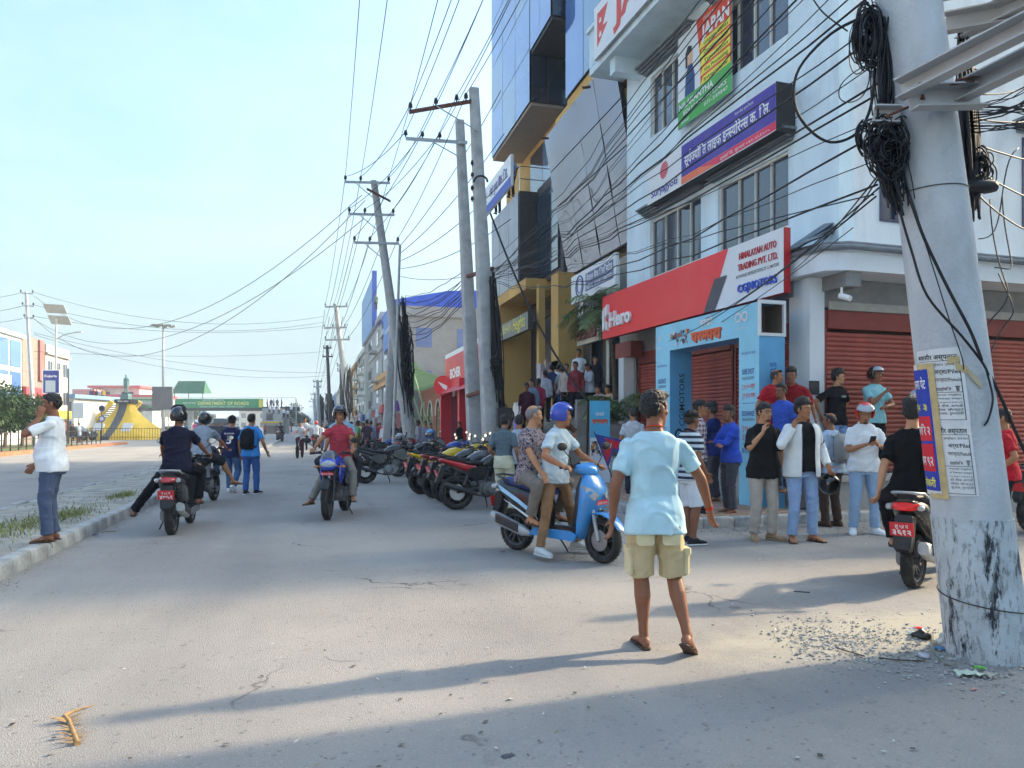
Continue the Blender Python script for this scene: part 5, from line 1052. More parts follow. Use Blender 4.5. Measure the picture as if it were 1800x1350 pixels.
for k in range(18):x,y=rnd.random()*f.W*.9,rnd.random()*f.H*.9;b.add([f.p(x,y,.004+k*.0005),f.p(x+.2,y+.02,.004+k*.0005),f.p(x+.17,y+.3,.004+k*.0005),f.p(x+.02,y+.28,.004+k*.0005)],[(0,1,2,3)],k%4)
b.build('print',[flat('#c7b4ad'),flat('#7a3844'),flat('#3c4256'),flat('#a98a7a')],o)
o,f=street_sign(943,950,712,640,8.25,.05,flat('#b9aeb2'),'poster','narrow pale poster left of the dark film poster')
o,f=street_sign(974,980,638,592,9.1,.04,SGW,'vertical_sign','narrow white vertical sign behind the tower glass');
for k,ch in enumerate('GLOBAL'):lettering(f,ch,f.W*.3,f.H*(.86 - .15*k),f.H*.12,flat('#5a86b8'),o,.01)
o,f=street_sign(903,912,742,708,7.5,.03,SGW,'poster','small white notice low on the brown column');lettering(f,'नोट',.1,.3,.5,M_['dark'],o,0)
o,f=street_sign(902,922,760,714,6.4,.04,flat('#8a86c8'),'poster','violet standing poster beside the stair railing');rect(f,0,f.H*.6,f.W,f.H*.4,SGW,o);
stp=empty('staircase',(5.75,18.9,0),0,'wide worn concrete steps rising to the tower entrance','stairs')
STN=mat('step_stone',(.33,.31,.28),.9,var=.25,vscale=3,bump=.6,bscale=25,stain=.6,stcol=(.16,.15,.13),stscale=2)
for k in range(11):
    b=MB();b.box((.12+k*.24+(2.9 - k*.24)/2 - .0,2.7,.14+k*.18+.09),(3.1 - k*.24,5.4,.176));b.box((.10+k*.24,2.7,.14+k*.18+.165),(.08,5.42,.03));b.build('tread',STN,stp)
b=MB();b.bb((.0,-.16,.14),(1.1,-.02,.9));b.bb((1.1,-.16,.14),(3.4,-.02,2.2));b.build('side_wall',STN,stp)
hr=empty('handrail',(6.0,24.5,0),0,'dark steel handrail down the far side of the stairs','handrail')
MB().tube([(-.4,0,.95),(2.3,0,2.95)],.035,8).build('rail',M_['dmetal'],hr,smooth=60)
for k in range(4):MB().tube([(-.3+k*.8,0,.2+k*.6),(-.3+k*.8,0,1.02+k*.6)],.02,6).build('post',M_['dmetal'],hr,smooth=60)
LEAF=mat('leaf_green',(.055,.105,.03),.6,var=.5,vscale=2.5,spec=.3);LEAF2=mat('leaf_dark',(.035,.075,.025),.6,var=.5,vscale=2.5,spec=.3);LEAFY=mat('palm_green',(.17,.22,.08),.6,var=.45,vscale=2,spec=.3);BARK=mat('bark',(.11,.085,.06),.95,var=.4,vscale=8,bump=1,bscale=30)
for m in (LEAF,LEAF2,LEAFY):
    m.node_tree.nodes['Principled BSDF'].inputs['Subsurface Weight'].default_value=0.0
def leaf(mb,p,d,l_,w_,mi=0,droop=.3):
    d=V3(d).normalized();s_=d.cross(V3((0,0,1)));s_=s_.normalized() if s_.length > .01 else V3((1,0,0));s_=(s_+V3((random.uniform(-.4,.4),random.uniform(-.4,.4),random.uniform(-.5,.5)))).normalized()
    m_=p+d*l_*.5;e=p+d*l_ - V3((0,0,droop*l_));mb.add([p,m_+s_*w_*.5,e,m_ - s_*w_*.5],[(0,1,2,3)],mi)
def rdir():
    v=V3((random.gauss(0,1),random.gauss(0,1),random.gauss(0,1)));return v.normalized()
pc=PX(1075,742,7.2)
pt=empty('potted_plant',(pc.x,pc.y,pc.z - .45),0,'bushy green plant in a tapered concrete tub on the stairs','plant')
MB().box((0,0,.2),(.36,.36,.40),taper=1.35).build('tub',STN,pt);b=MB()
for k in range(260):d=rdir();d.z=abs(d.z)+.3;d.normalize();leaf(b,V3((0,0,.42))+d*random.uniform(.1,.42),d,.13,.045,k%2)
b.build('foliage',[LEAF,LEAF2],pt)
def palm(label,base,h,fr,ln,lean=(0,0),seed=1,dn=0):
    random.seed(seed);e=empty('palm_tree',base,0,label,'palm');top=V3((lean[0],lean[1],h));MB().tube([(0,0,-.2),(lean[0]*.3,lean[1]*.3,h*.5),tuple(top)],[.10,.075,.06],10).build('trunk',BARK,e,smooth=60)
    for k in range(fr):
        a=2*PI*k/fr+random.uniform(-.2,.2);up=random.uniform(.25,1.25) - dn;d=V3((math.cos(a),math.sin(a),up)).normalized();L_=ln*random.uniform(.75,1.1);b=MB();pts=[];p=top.copy();dd=d.copy()
        for i in range(13):pts.append(p.copy());p=p+dd*L_/12;dd=(dd+V3((0,0,-.13))).normalized()
        b.tube(pts,[.014 - .001*i for i in range(13)],4)
        for i in range(2,13):
            t=(pts[i] - pts[i - 1]).normalized();s_=t.cross(V3((0,0,1))).normalized()
            for j in range(3):
                q=pts[i - 1].lerp(pts[i],j/3)
                for sg in (-1,1):
                    l_=L_*.30*math.sin(PI*(i+j/3)/14.5)+.06;dv=(s_*sg+t*.7+V3((0,0,-.15+random.uniform(-.15,.25)))).normalized();e1=q+dv*l_*.6;e2=q+dv*l_+V3((0,0,-.35*l_));w_=t*.013
                    b.add([q - w_,q+w_,e1+w_,e1 - w_,e2],[(0,1,2,3),(3,2,4)])
        b.build('frond',LEAFY if k%3 else LEAF,e)
    random.seed(99);return e
p_=GD(1084,20.4);palm('green palm with drooping fronds between the tower and the corner building',(p_.x,p_.y,.1),4.5,19,1.75,(-.15,0),4)
p_=GD(1093,19.8);palm('low palm clump under the red sign end',(p_.x+.3,p_.y,.1),1.9,13,1.35,(-.35,0),6,.1)
o,f=None,None
p0=G(1037,850,.14);f=Face((p0.x,p0.y,.16),RT*.47,(0,0,1.92));so=rect(f,0,0,f.W,f.H,flat('#dfe6ee'),None,'standing_banner',0,t=.02);tag(so,'tall pale blue roll-up banner standing at the foot of the stairs','banner')
rect(f,0,f.H*.55,f.W,f.H*.45,SKYB,so);lettering(f,'परम~परा',f.W/2,f.H*.72,.15,flat('#e5602c'),so,.06,width=.38,center=True,lift=.008);lettering(f,'हाम्रो'.replace('म्र','म_'),f.W/2,f.H*.82,.1,M_['wht'],so,.02,width=.2,center=True,lift=.008);lettering(f,'रु ९,९९९ रु ५,०००',f.W/2,f.H*.16,.09,flat('#d8463e'),so,.01,width=.4,center=True,lift=.006)
b=MB();rnd=random.Random(5)
for k in range(30):x,y=.05+rnd.random()*.34,.65+rnd.random()*.3;r_=.02+rnd.random()*.03;b.add([f.p(x+r_*math.cos(q*1.05),y+1.3*r_*math.sin(q*1.05),.006+.0005*k) for q in range(6)],[tuple(range(6))],k%4)
b.build('print',[flat('#26314e'),flat('#6b7487'),flat('#d9902e'),flat('#39425c')],so)
fp=GD(1044,14.2);fo=empty('flag',(fp.x,fp.y,0),0,'crimson double pennant flag with blue border on a leaning stick','flag')
o_=P(1048,764,14.2) - fo.location;
def fl_mesh(pts,m,lift,name):
    b=MB();D_=14.2
    vs=[P(x,y,D_) - fo.location - FW*lift+FW*.02*math.sin((x - 1048)*.25) for x,y in pts];b.add(vs,[tuple(range(len(pts)))]);b.build(name,m,fo)
fl_mesh([(1047,763),(1096,774),(1086,797),(1079,790),(1069,823)],flat('#2c3f94',.8),0,'cloth');fl_mesh([(1051,767),(1091,777),(1084,791),(1077,785),(1068,814)],flat('#c41f30',.8),.006,'cloth');fl_mesh([(1066,789),(1069,777),(1071,784),(1075,778),(1074,786),(1068,790)],M_['wht'],.012,'emblem')
MB().tube([P(1044,758,14.2) - fo.location,P(1072,828,14.2) - fo.location,P(1080,850,14.2) - fo.location],.012,6).build('stick',M_['dmetal'],fo)
# ------------------------------------------------------------------ other buildings along the right side
def facade_building(label,X,pxf,pxn,ytop,m,floors=3,sgn=1,wall_px=None,depth=9,bays=None,wm=PANE,base=1,hh=None,seed=0,parapet=True,band=None,balcony=False,tank=False,group=None):
    """building whose street face lies on plane x = X, from column pxf (far end) to pxn (near end); ytop = roof row at the near end"""
    rnd=random.Random(seed+int(abs(pxf)*7));n_=PX(pxn,ytop,X);f_=PX(pxf,ytop,X);y0,y1,h=n_.y,f_.y,hh or n_.z
    if y1 < y0:y0,y1=y1,y0
    e=empty('building',(X,y0,0),0,label,'building',group);W=y1 - y0;s_=1 if X > 0 else -1
    b=MB();b.bb((0,0,0),(s_*depth,W,h));b.build('wall',m,e)
    nb=bays or max(1,int(W/3.2));fh=h/floors
    for fl_ in range(base,floors):
        if band is not None:b=MB();b.bb((-s_*.18,0,fl_*fh - .12),(-s_*.001,W,fl_*fh+.08));b.build('floor_band',band,e)
        for i in range(nb):
            w2=W/nb;ww=min(w2*.62,2.4);a0=i*w2+(w2 - ww)/2;z0=fl_*fh+fh*.25
            b=MB();x=-s_*.03;b.bb((x - .02,a0,z0),(x+.02,a0+ww,z0+fh*.5));wo=b.build('window',FRM if rnd.random() < .6 else MAR,e)
            for q in range(2):b=MB();b.bb((x - s_*.035,a0+.06+q*ww/2,z0+.06),(x - s_*.025,a0+(q+1)*ww/2 - .06+.03,z0+fh*.5 - .06));b.build('pane',wm,wo)
            if balcony and i%2==0:
                b=MB();b.bb((-s_*.9,a0 - .3,z0 - fh*.28),(0,a0+ww+.3,z0 - fh*.2));b.build('balcony',m,e);b=MB()
                for q in range(6):yy=a0 - .3+(ww+.6)*q/5;b.tube([(-s_*.88,yy,z0 - fh*.2),(-s_*.88,yy,z0+fh*.08)],.02,4)
                b.tube([(-s_*.88,a0 - .3,z0+fh*.08),(-s_*.88,a0+ww+.3,z0+fh*.08)],.03,4);b.build('railing',M_['dmetal'],e)
    for fl_ in range(1,floors):
        for i in range(max(1,int(depth/3.5))):
            a0=1.2+i*3.4;z0=fl_*fh+fh*.25;b=MB();b.bb((s_*a0,-.03,z0),(s_*(a0+1.3),-.001,z0+fh*.45));b.build('window',wm,e)
    if parapet:b=MB();b.bb((-s_*.12,-.1,h),(s_*.08,W,h+.7));b.bb((s_*.081,-.1,h),(s_*depth,.08,h+.7));b.bb((-s_*.3,-.2,h - .15),(s_*depth,W,h - .001));b.build('parapet',m,e)
    for i in range(max(1,int(W/4))):
        w2=W/max(1,int(W/4));b=MB();b.bb((-s_*.04,i*w2+.3,.2),(-s_*.001,(i+1)*w2 - .3,fh*.72));b.build('shutter',rnd.choice([M_['dmetal'],MAR,CLAD,SHUT,ALU]),e)
        if rnd.random() < .8:b=MB();b.bb((-s_*.35,i*w2+.2,fh*.78),(-s_*.05,(i+1)*w2 - .2,fh*.78+.8));so_=b.build('shop_board',flat(rnd.choice(['#b9302e','#2f5f9e','#d8c24a','#3d8a58','#c9cdd0','#7a4aa0','#dd7b34'])),e)
    if tank:
        for q in range(2):MB().lathe([(.01,0),(.5,.02),(.55,.2),(.55,.9),(.45,1.1),(.15,1.2),(.01,1.22)],14,M=Matrix.Translation((s_*3,1+q*1.6,h+.3))).build('water_tank',M_['dark'],e,smooth=40)
    return e
WGREY=mat('grey_render',(.46,.46,.45),.9,var=.25,vscale=1,bump=.4,bscale=14,stain=.6,stcol=(.17,.16,.15),stscale=.8,streak=.4);WCRM=mat('cream_render',(.64,.61,.54),.85,var=.15,vscale=1,stain=.4,stcol=(.28,.26,.22),stscale=.7);BRICK=mat('red_brick',(.30,.115,.07),.9,var=.4,vscale=5,bump=.6,bscale=20);WPINK=mat('pink_render',(.55,.22,.23),.85,var=.15);WBLU=mat('blue_render',(.25,.38,.55),.85,var=.15);WORN=mat('orange_render',(.55,.34,.15),.85,var=.15)
rs=empty('red_showroom',(8.0,31.0,0),0,'low red and white motorcycle showroom with a sloping red sign','building');W_=PX(790,700,8.0).y - 33
REDW=mat('red_panel',hexc('#cf2f3a'),.45,var=.12,vscale=1);b=MB();b.bb((.3,2,0),(10,2+W_,5.6));b.build('wall',SLABM,rs)
b=MB();b.bb((-.25,2.0,3.7),(.29,2+W_,5.5));b.bb((-.25,1.9,5.5),(.4,2+W_,5.75),1);b.add([(-.9,2,3.3),(-.9,2+W_,3.3),(-.26,2+W_,3.75),(-.26,2,3.75)],[(0,1,2,3)]);b.build('fascia',[REDW,SGW],rs)
f=Face((8.0 - .25,33+W_,3.7),(0,-W_,0),(0,0,1.8));
def loc_kids(o,par):o.parent=par;o.location=-par.location
o=lettering(f,'EICHER',1.6,.55,.7,M_['wht'],None,.05,width=3.2);loc_kids(o,rs);rs['x']=1;del rs['x']
for q in range(4):b=MB();b.bb((.02,2.4+q*W_/4,.3),(.28,2.0+(q+1)*W_/4 - .3,3.2));b.build('glass_door',REDW if q%2==0 else GDK,rs)
b=MB();b.bb((-.6,2+W_ - .5,0),(.1,2+W_,4.0));b.build('red_pillar',REDW,rs);b=MB();b.bb((-.6,2+W_*.45,0),(.1,2+W_*.45+.5,4.0));b.build('red_pillar',REDW,rs)
ba=empty('brick_arcade',(8.4,44.6,0),0,'brick building with round arches behind a green slatted canopy','building');Wb=18.5
b=holes(Wb,4.5,[(1.5+i*3.6,3.6+i*3.6,.3,3.2) for i in range(5)],.3);tr(b,lambda a,d,z:(d,a,z));b.build('wall',BRICK,ba);b=MB();b.bb((.31,0,0),(8,Wb,4.4));b.build('inner_wall',M_['dmetal'],ba)
for i in range(5):
    b=MB();c=2.55+i*3.6;pts=[(c+1.05*math.cos(PI*k/12),2.2+1.05*math.sin(PI*k/12)) for k in range(13)]
    for s_,rng_ in ((0,range(0,6)),(1,range(6,12))):
        cn_=(c+1.06,3.21) if s_==0 else (c - 1.06,3.21)
        for k in rng_:b.add([(-.004,*pts[k]),(-.004,*pts[k+1]),(-.004,*cn_)],[(0,1,2)])
    b.build('arch',BRICK,ba);b=MB()
    b.tube([(-.03,c+1.1*math.cos(PI*k/12),2.2+1.1*math.sin(PI*k/12)) for k in range(13)],.07,5);b.build('arch_trim',WCRM,ba)
    b=MB()
    for q in range(5):b.tube([(.1,c - .9+q*.45,.3),(.1,c - .9+q*.45,2.9)],.03,4)
    for q in range(4):b.tube([(.1,c - 1,.8+q*.6),(.1,c+1,.8+q*.6)],.03,4)
    b.build('grille',flat('#b9c49a'),ba)
GRN=mat('pale_green_steel',(.30,.48,.28),.5,var=.15)
cnp=empty('canopy',(6.2,46,0),0,'pale green slatted canopy with slanting struts over the pavement','canopy');b=MB();b.tube([(0,0,5.2),(0,17,5.2)],.14,6);b.tube([(3,0,4.0),(3,17,4.0)],.1,6);b.build('frame',GRN,cnp)
b=MB();b.bb((-.2,-.1,5.0),(.05,17,5.45));b.build('fascia',GRN,cnp);sl=MB().bb((0,-.06,-.03),(3.2,.06,.03)).mesh('slat',GRN)
for k in range(44):place('slat',sl,cnp,(0,.3+k*.38,5.12),(0,.36,0))
for k in range(6):MB().tube([(-.1,1+k*3,5.0),(1.6,2.2+k*3,0.1)],.06,6).build('strut',GRN,cnp)
ds=MB().lathe([(0,-.05),(.6,-.05),(.6,.05),(0,.05)],24,axis='X').build('round_sign',flat('#d8262e'),None,smooth=30);ds.location=PX(779,678,7.4);ds.rotation_euler=(0,0,.9);tag(ds,'round red sign with a white wing emblem below the green canopy','sign')
wg=MB()
for k in range(4):wg.add([(-.056,-.32,-.02 - .07*k),(-.056,.30 - .07*k,.24 - .10*k),(-.056,.28 - .09*k,.17 - .10*k),(-.056,-.25,-.08 - .07*k)],[(0,1,2,3)])
wg.build('emblem',M_['wht'],ds)
hb=empty('hall_building',(7.6,66,0),0,'grey rendered hall facing the street end with cream band and bright blue roof','building');BR=mat('blue_roof',hexc('#2a55c4'),.5,var=.15,vscale=1)
b=MB();b.bb((0,0,0),(22,14,10.0));b.build('lower_wall',WGREY,hb);b=MB();b.bb((-.2,-.3,9.7),(22,14.3,10.7));b.build('weathered_band',mat('black_mould',(.13,.13,.13),.95,var=.6,vscale=1.2,stain=.6,stcol=(.35,.35,.34),stscale=.8),hb);b=MB();b.bb((-.1,0,10.71),(22,14,12.0));b.build('upper_wall',WCRM,hb)
b=MB();b.add([(-.8,-.9,11.95),(22.5,-.9,11.95),(22.5,-.9,12.6),(11,-.9,13.9),(4,-.9,13.5),(-.8,-.9,12.5)],[(0,1,2,3,4,5)]);b.add([(p[0],14.5,p[2]) for p in b.v],[(5,4,3,2,1,0)]);b.f+=[(i,6+i,6+(i+1)%6,(i+1)%6) for i in range(6)];b.m+=[0]*6;b.build('roof',BR,hb)
for k in range(7):
    b=MB();b.bb((.4+k*2.4,-.03,.3),(.46+k*2.4,-.001,9.6));b.build('joint_line',M_['dmetal'],hb)
for k in range(24):b=MB();b.bb((-.5+k*.9,-.95,12.0),(-.42+k*.9,-.91,12.55));b.build('roof_rib',flat('#2448a8'),hb)
b=MB();b.bb((0,-.035,6.6),(22,-.002,6.68));b.build('joint_line',M_['dmetal'],hb)
facade_building('blue glass fronted shop building with a framed upper panel',6.9,672,705,552,CLAD,3,bays=2,wm=GB,seed=1,depth=10)
o,f=street_sign(674,690,620,560,6.6,.1,flat('#5f86c4'),'shop_sign','large blue panel sign on the glass fronted building');lettering(f,'PASHMINA',f.W*.2,f.H*.45,f.H*.18,M_['wht'],o,.02,width=f.W*.6)
o,f=street_sign(656,684,688,668,6.6,.1,flat('#d9a15c'),'shop_sign','long orange and white shop sign near the leaning pole');lettering(f,'फेसन हाउस',f.W*.2,f.H*.3,f.H*.5,M_['dark'],o,.02,width=f.W*.6)
facade_building('ornate pale building with curved balconies and rooftop hoarding',6.8,640,671,560,WGREY,4,bays=3,balcony=True,seed=2,band=WCRM)
hd2=empty('hoarding',PX(648,540,6.8),0,'tall blue rooftop hoarding above the ornate building','hoarding');A=PX(640,556,6.8);B_=PX(660,500,6.8);
p=MB();zt=PX(650,508,6.8).z;y1=A.y;y0=B_.y;p.bb((6.5,y0,PX(671,560,6.8).z+.1),(6.8,y1,zt));p.v=[tuple(V3(q) - hd2.location) for q in p.v];p.build('panel',flat('#7fa6cf'),hd2);p=MB();p.bb((6.4,y0 - .6,PX(671,560,6.8).z+.1),(6.9,y0,zt+.4));p.v=[tuple(V3(q) - hd2.location) for q in p.v];p.build('edge_panel',flat('#3a5bb0'),hd2)
specs=[(628,642,618,WCRM,4),(616,629,640,WORN,3),(606,617,662,WGREY,3),(597,607,668,BRICK,3),(589,598,686,WCRM,3),(582,590,694,WBLU,2),(577,583,700,WGREY,3),(573,578,706,WORN,3),(569,574,712,WCRM,2),(566,570,717,BRICK,3),(563,567,722,WGREY,2)]
lb=['cream four storey building with bands beside the ornate one','orange fronted building with a boxy top floor','grey rendered building with a dark roofline','bare brick building further up the street','cream narrow building beyond the brick one','blue washed building in the far row','grey three storey building in the far row','orange narrow building in the far row','cream low building far up the street','brick building near the end of the street','small grey building at the end of the street']
for (a,b_,yt,m,fl),l_ in zip(specs,lb):facade_building(l_,6.2,a,b_,yt,m,fl,band=WCRM if m is WORN else None,tank=True,seed=3,balcony=(a > 600),bays=3 if a > 590 else 2)
# ------------------------------------------------------------------ left side of the wide road
lv=empty('glass_office',(-23,50,0),0,'white framed office building with blue glass front at the left edge','building')
y_far=PX(38,700,-23).y;
b=MB();b.bb((0,-14,0),(-12,y_far - 50,8.6));b.build('wall',SGW,lv)
for i in range(6):
    for j in range(3):
        yy=y_far - 50 - 2.5 - i*2.6;b=MB();b.bb((.02,yy,1.2+j*2.5),(.06,yy+2.2,3.3+j*2.5));b.build('pane',GB,lv)
b=MB();b.bb((-.2,-14,8.6),(.25,y_far - 49.8,8.9));b.build('cornice',SGW,lv)
sq=MB();sq.bb((.05,y_far - 60,4.2),(.3,y_far - 53,5.4));o=sq.build('sign_panel',SGW,lv)
facade_building('brick sided building with white barred windows and red base',-23.5,120,80,640,WCRM,3,seed=5,depth=10,hh=8.2,bays=3)
e=empty('brick_block',(-23.6,0,0),0,'tall raw brick side block behind the hoarding','building');yk=PX(76,700,-23.6).y;b=MB();b.bb((0,yk - 5,0),(-9,yk - .2,9.2));b.build('wall',mat('grey_brick',(.26,.21,.19),.9,var=.35,vscale=4),e);b=MB();b.bb((.02,yk - 5,2.4),(.3,yk - .2,4.8));b.build('red_board',flat('#c9404a'),e);b=MB();b.bb((.01,yk - 1.4,5.5),(.2,yk - .3,9.1));b.build('red_strip',flat('#9a6460'),e)
def far_block(label,px0,px1,yt,D,m,roofm=None,dep=10,floors=2,name='building',zb=0):
    a=GD(px0,D);c=GD(px1,D);h=1.5+(748 - yt)/1300*D;e=empty(name,((a+c)/2).to_tuple(),-A0,label,'building');W=(c - a).length
    MB().bb((-W/2,0,zb),(W/2,dep,h)).build('wall',m,e)
    if roofm:MB().bb((-W/2 - .6,-.8,h),(W/2+.6,dep,h+.5)).build('roof',roofm,e)
    n=max(2,int(W/3.5))
    for f_ in range(floors):
        for i in range(n):z=.8+f_*h/floors;x=-W/2+(i+.25)*W/n;MB().bb((x,-.05,z),(x+W/n*.5,-.01,z+h/floors*.5)).build('window',PANE,e)
    return e
RROOF=flat('#c4545a');far_block('pink washed building left of the yellow monument',127,164,684,155,WPINK,floors=2);e=far_block('long building with a red tin roof behind the statue',162,245,682,160,WCRM,RROOF,floors=3)
far_block('lower red roofed annex behind the footbridge',196,268,698,152,WCRM,flat('#c9484e'),floors=2);far_block('pale shophouse row left of the stairs',96,130,700,95,WCRM,flat('#6f8fb0'),floors=2)
specs=[(268,300,722,220,WCRM),(300,345,726,260,WPINK),(420,470,722,300,WCRM),(380,424,732,320,WGREY),(470,500,728,330,WPINK),(0,40,690,140,WCRM),(345,380,728,280,WGREY)]
ll=['cream building seen under the footbridge by the mast','pinkish low building seen under the footbridge','wide cream building with red roof far under the bridge','grey far building under the bridge','rosy far building beside the right bridge stairs','cream building behind the left trees','grey building behind the white van']
for (a,b_,yt,D,m),l_ in zip(specs,ll):far_block(l_,a,b_,yt,D,m,RROOF if m is WCRM else None)
# ------------------------------------------------------------------ poles and wires
def insulator(par,p,s=1.0):
    MB().lathe([(.0,0),(.018,0),(.018,.05),(.05,.055),(.055,.08),(.03,.09),(.05,.1),(.05,.125),(.026,.135),(.038,.145),(.036,.17),(.0,.18)],10,M=Matrix.Translation(p) @ Matrix.Scale(s,4)).build('insulator',M_['insul'],par,smooth=50)
def arm(par,a,b_,m,h=.1,ins=(),br=None,off_=V3((0,-.15,0))):
    a=V3(a)+off_;b_=V3(b_)+off_;mb=MB();d=(b_ - a).normalized();n_=d.cross(V3((0,0,1))).normalized();t=.012
    mb.loft([(a,n_*t,(0,0,h/2)),(b_,n_*t,(0,0,h/2))],4,pw=2);mb.loft([(a+V3((0,0,h/2)) - n_*.03,n_*.04,(0,0,t)),(b_+V3((0,0,h/2)) - n_*.03,n_*.04,(0,0,t))],4)
    o=mb.build('crossarm',m,par)
    if br:MB().tube([V3(br[0])+off_,V3(br[1])],.018,5).build('brace',M_['gal'],par)
    out=[]
    for f in ins:p=a.lerp(b_,f)+V3((0,0,h/2));insulator(par,p,1.15);out.append(p+V3((0,0,.16))+par.location)
    return out
def cpole(label,base,top,w0,w1,m=None,square=False,holes_=0,name='utility_pole',group=None):
    base=V3(base);top=V3(top);e=empty(name,base,0,label,'utility pole',group);d=top - base;mb=MB()
    if square:
        a=V3((w0/2,0,0));
        mb.loft([(V3((0,0,-.1)),(w0*.5,0,0),(0,w0*.62,0)),(d,(w1*.5,0,0),(0,w1*.62,0))],16,pw=9)
    else:mb.loft([(d*t - V3((0,0,.1*(1 - t))),((w0+(w1 - w0)*t)/2,0,0),(0,(w0+(w1 - w0)*t)/2,0)) for t in (0,.33,.66,1)],16)
    mb.build('shaft',m or M_['conc'],e,smooth=40);return e
def rel(o,p):return V3(p) - o.location
def cable_run(label,p0,p1,sag,r=.009,group=None,wob=0,n=16,name='cable',m=None):
    p0=V3(p0);o=MB().tube([q - p0 for q in wire(p0,p1,sag,r,n,wob)],r,4).build(name,m or M_['cable'],None,smooth=180,loc=p0);return tag(o,label,'cable',group)
t1b=GD(868,20.9);t1t=P(833,157,20.9);T1=cpole('taller weathered concrete pole of the roadside pair with a rusty crossarm',t1b,t1t,.50,.24,square=True)
W1=arm(T1,rel(T1,P(718,201,20.5)),rel(T1,P(828,182,20.9)),M_['rust'],.12,(.02,.42,.75,.9),(rel(T1,P(765,190,20.6)),rel(T1,P(842,232,20.7))))
t2b=GD(838,23);t2t=P(808,213,23);T2=cpole('shorter square concrete pole of the roadside pair with a grey crossarm',t2b,t2t,.46,.24,square=True)
W2=arm(T2,rel(T2,P(712,247,22.8)),rel(T2,P(820,254,22.9)),M_['gal'],.11,(.0,.27,.55),(rel(T2,P(757,251,22.8)),rel(T2,P(818,282,22.9))))
for y in (480,690):
    o=MB().tube([rel(T1,P(822,y+6,22.8)),rel(T1,P(866,y - 8,20.7))],.07,4).build('cross_beam',M_['rust'],T1)
for y in (292,313,336,355):insulator(T1,rel(T1,P(830,y,20.8)),.9)
MB().tube([rel(T1,P(845+12*math.cos(a),320 - 11*math.sin(a)+(10 if a > PI or a < 0 else 0),20.55)) for a in [PI*k/10 for k in range(11)]],.03,6).build('conduit_loop',M_['black'],T1)
t3b=GD(727,28.7);t3t=P(657,318,28.7);T3=cpole('strongly leaning concrete pole with three crossarms above the parked bikes',t3b,t3t,.50,.26)
W3=[]
for y,a,c in ((322,606,685),(378,613,693),(428,622,701)):
    W3+=arm(T3,rel(T3,P(a,y,28.6)),rel(T3,P(c,y+2,28.7)),M_['gal'],.1,(.01,.35,.97),(rel(T3,P(a+20,y+3,28.6)),rel(T3,P(a+55,y+30,28.7))))
arm(T3,rel(T3,P(644,334,28.5)),rel(T3,P(686,356,28.7)),M_['rust'],.1,())
o=cpole('thin steel pole standing beside the leaning pole',GD(690,27.5),P(703,430,27.5),.12,.09,M_['gal']);o=cpole('pale square concrete post between the leaning pole and the far row',GD(676,30),P(692,560,30),.34,.28,square=True)
t4b=GD(620,58);t4t=P(590,535,58);T4=cpole('middle distance concrete pole with three short crossarms',t4b,t4t,.60,.34);W4=[]
for y,a,c in ((540,571,611),(577,569,608),(598,571,615)):W4+=arm(T4,rel(T4,P(a,y,58)),rel(T4,P(c,y - 1,58)),M_['gal'],.14,(.02,.4,.95))
T5=cpole('slim dark pole behind the middle distance one',GD(582,75),P(575,607,75),.45,.28,M_['dmetal']);arm(T5,rel(T5,P(568,612,75)),rel(T5,P(583,612,75)),M_['dmetal'],.14,(.05,.9));arm(T5,rel(T5,P(567,627,75)),rel(T5,P(585,627,75)),M_['dmetal'],.14,(.05,.9))
for k,(px,yt,D,l_) in enumerate(((558,668,95,'concrete pole near the row end with two crossarms'),(553,690,130,'far pole just before the street vanishes'),(551,703,170,'very far small pole at the end of the street'),(600,640,66,'brown thick timber like pole at the middle of the row'))):
    T=cpole(l_,GD(px+4,D),P(px,yt,D),.5,.35,M_['dmetal'] if k==3 else None);arm(T,rel(T,P(px - 8,yt+3,D)),rel(T,P(px+8,yt+3,D)),M_['gal'],.16,(.05,.95));arm(T,rel(T,P(px - 7,yt+12,D)),rel(T,P(px+7,yt+12,D)),M_['gal'],.16,(.05,.95))
LW='thin bare wire running along the street above the poles';GW='overhead wires along the street'
for a,b_ in zip(W3[:9],[W2[0],W1[0],W1[1],W2[1],W2[2],W1[2],W2[1],W2[2],W1[3]]):cable_run(LW,a,b_,.25,.011,GW)
for a,b_ in zip(W4,W3):cable_run(LW,a,b_,.5,.014,GW)
for a in W1+W2:
    q=V3((a.x+random.uniform(-.1,.1),4.2,a.z+.2));cable_run(LW,a,q+V3((.25,-.4,0)),.45,.010,GW)
for a in W3[:3]:cable_run(LW,a,V3((a.x - .5,2.0,a.z+.3)),.6,.011,GW)
for k in range(6):cable_run('wire receding over the far row of poles',P(571+8*k,545+12*(k%3),58),P(547+2*k,700+3*k,190),1.2,.02,'wires over the far poles')
for k in range(10):cable_run('sagging service line from the leaning pole to the roadside pair',P(712+k%3,520+9*k,28.6),P(822,470+5*k+8*(k%2),22.9),.25+.1*(k%4),.012,'service lines between the poles',wob=.1)
for k in range(5):cable_run('line rising from the leaning pole toward the tower',P(705,430+14*k,28.6),P(880+6*k,160+75*k,22),.3,.012,'lines rising to the tower')
LG='wires crossing the sky over the wide road';LL='thin wire crossing the sky over the wide road'
lp_=empty('utility_pole',GD(62,52),0,'slim grey pole with three small crossarms behind the left trees','utility pole');tp_=P(46,513,52);d_=tp_ - lp_.location;MB().loft([(V3((0,0,-.1)),(.19,0,0),(0,.19,0)),(d_,(.10,0,0),(0,.10,0))],10).build('shaft',M_['gal'],lp_,smooth=40)
for y,a,c in ((516,38,60),(538,41,61),(559,44,61)):arm(lp_,rel(lp_,P(a,y,52)),rel(lp_,P(c,y+1,52)),M_['gal'],.1,(.0,.95))
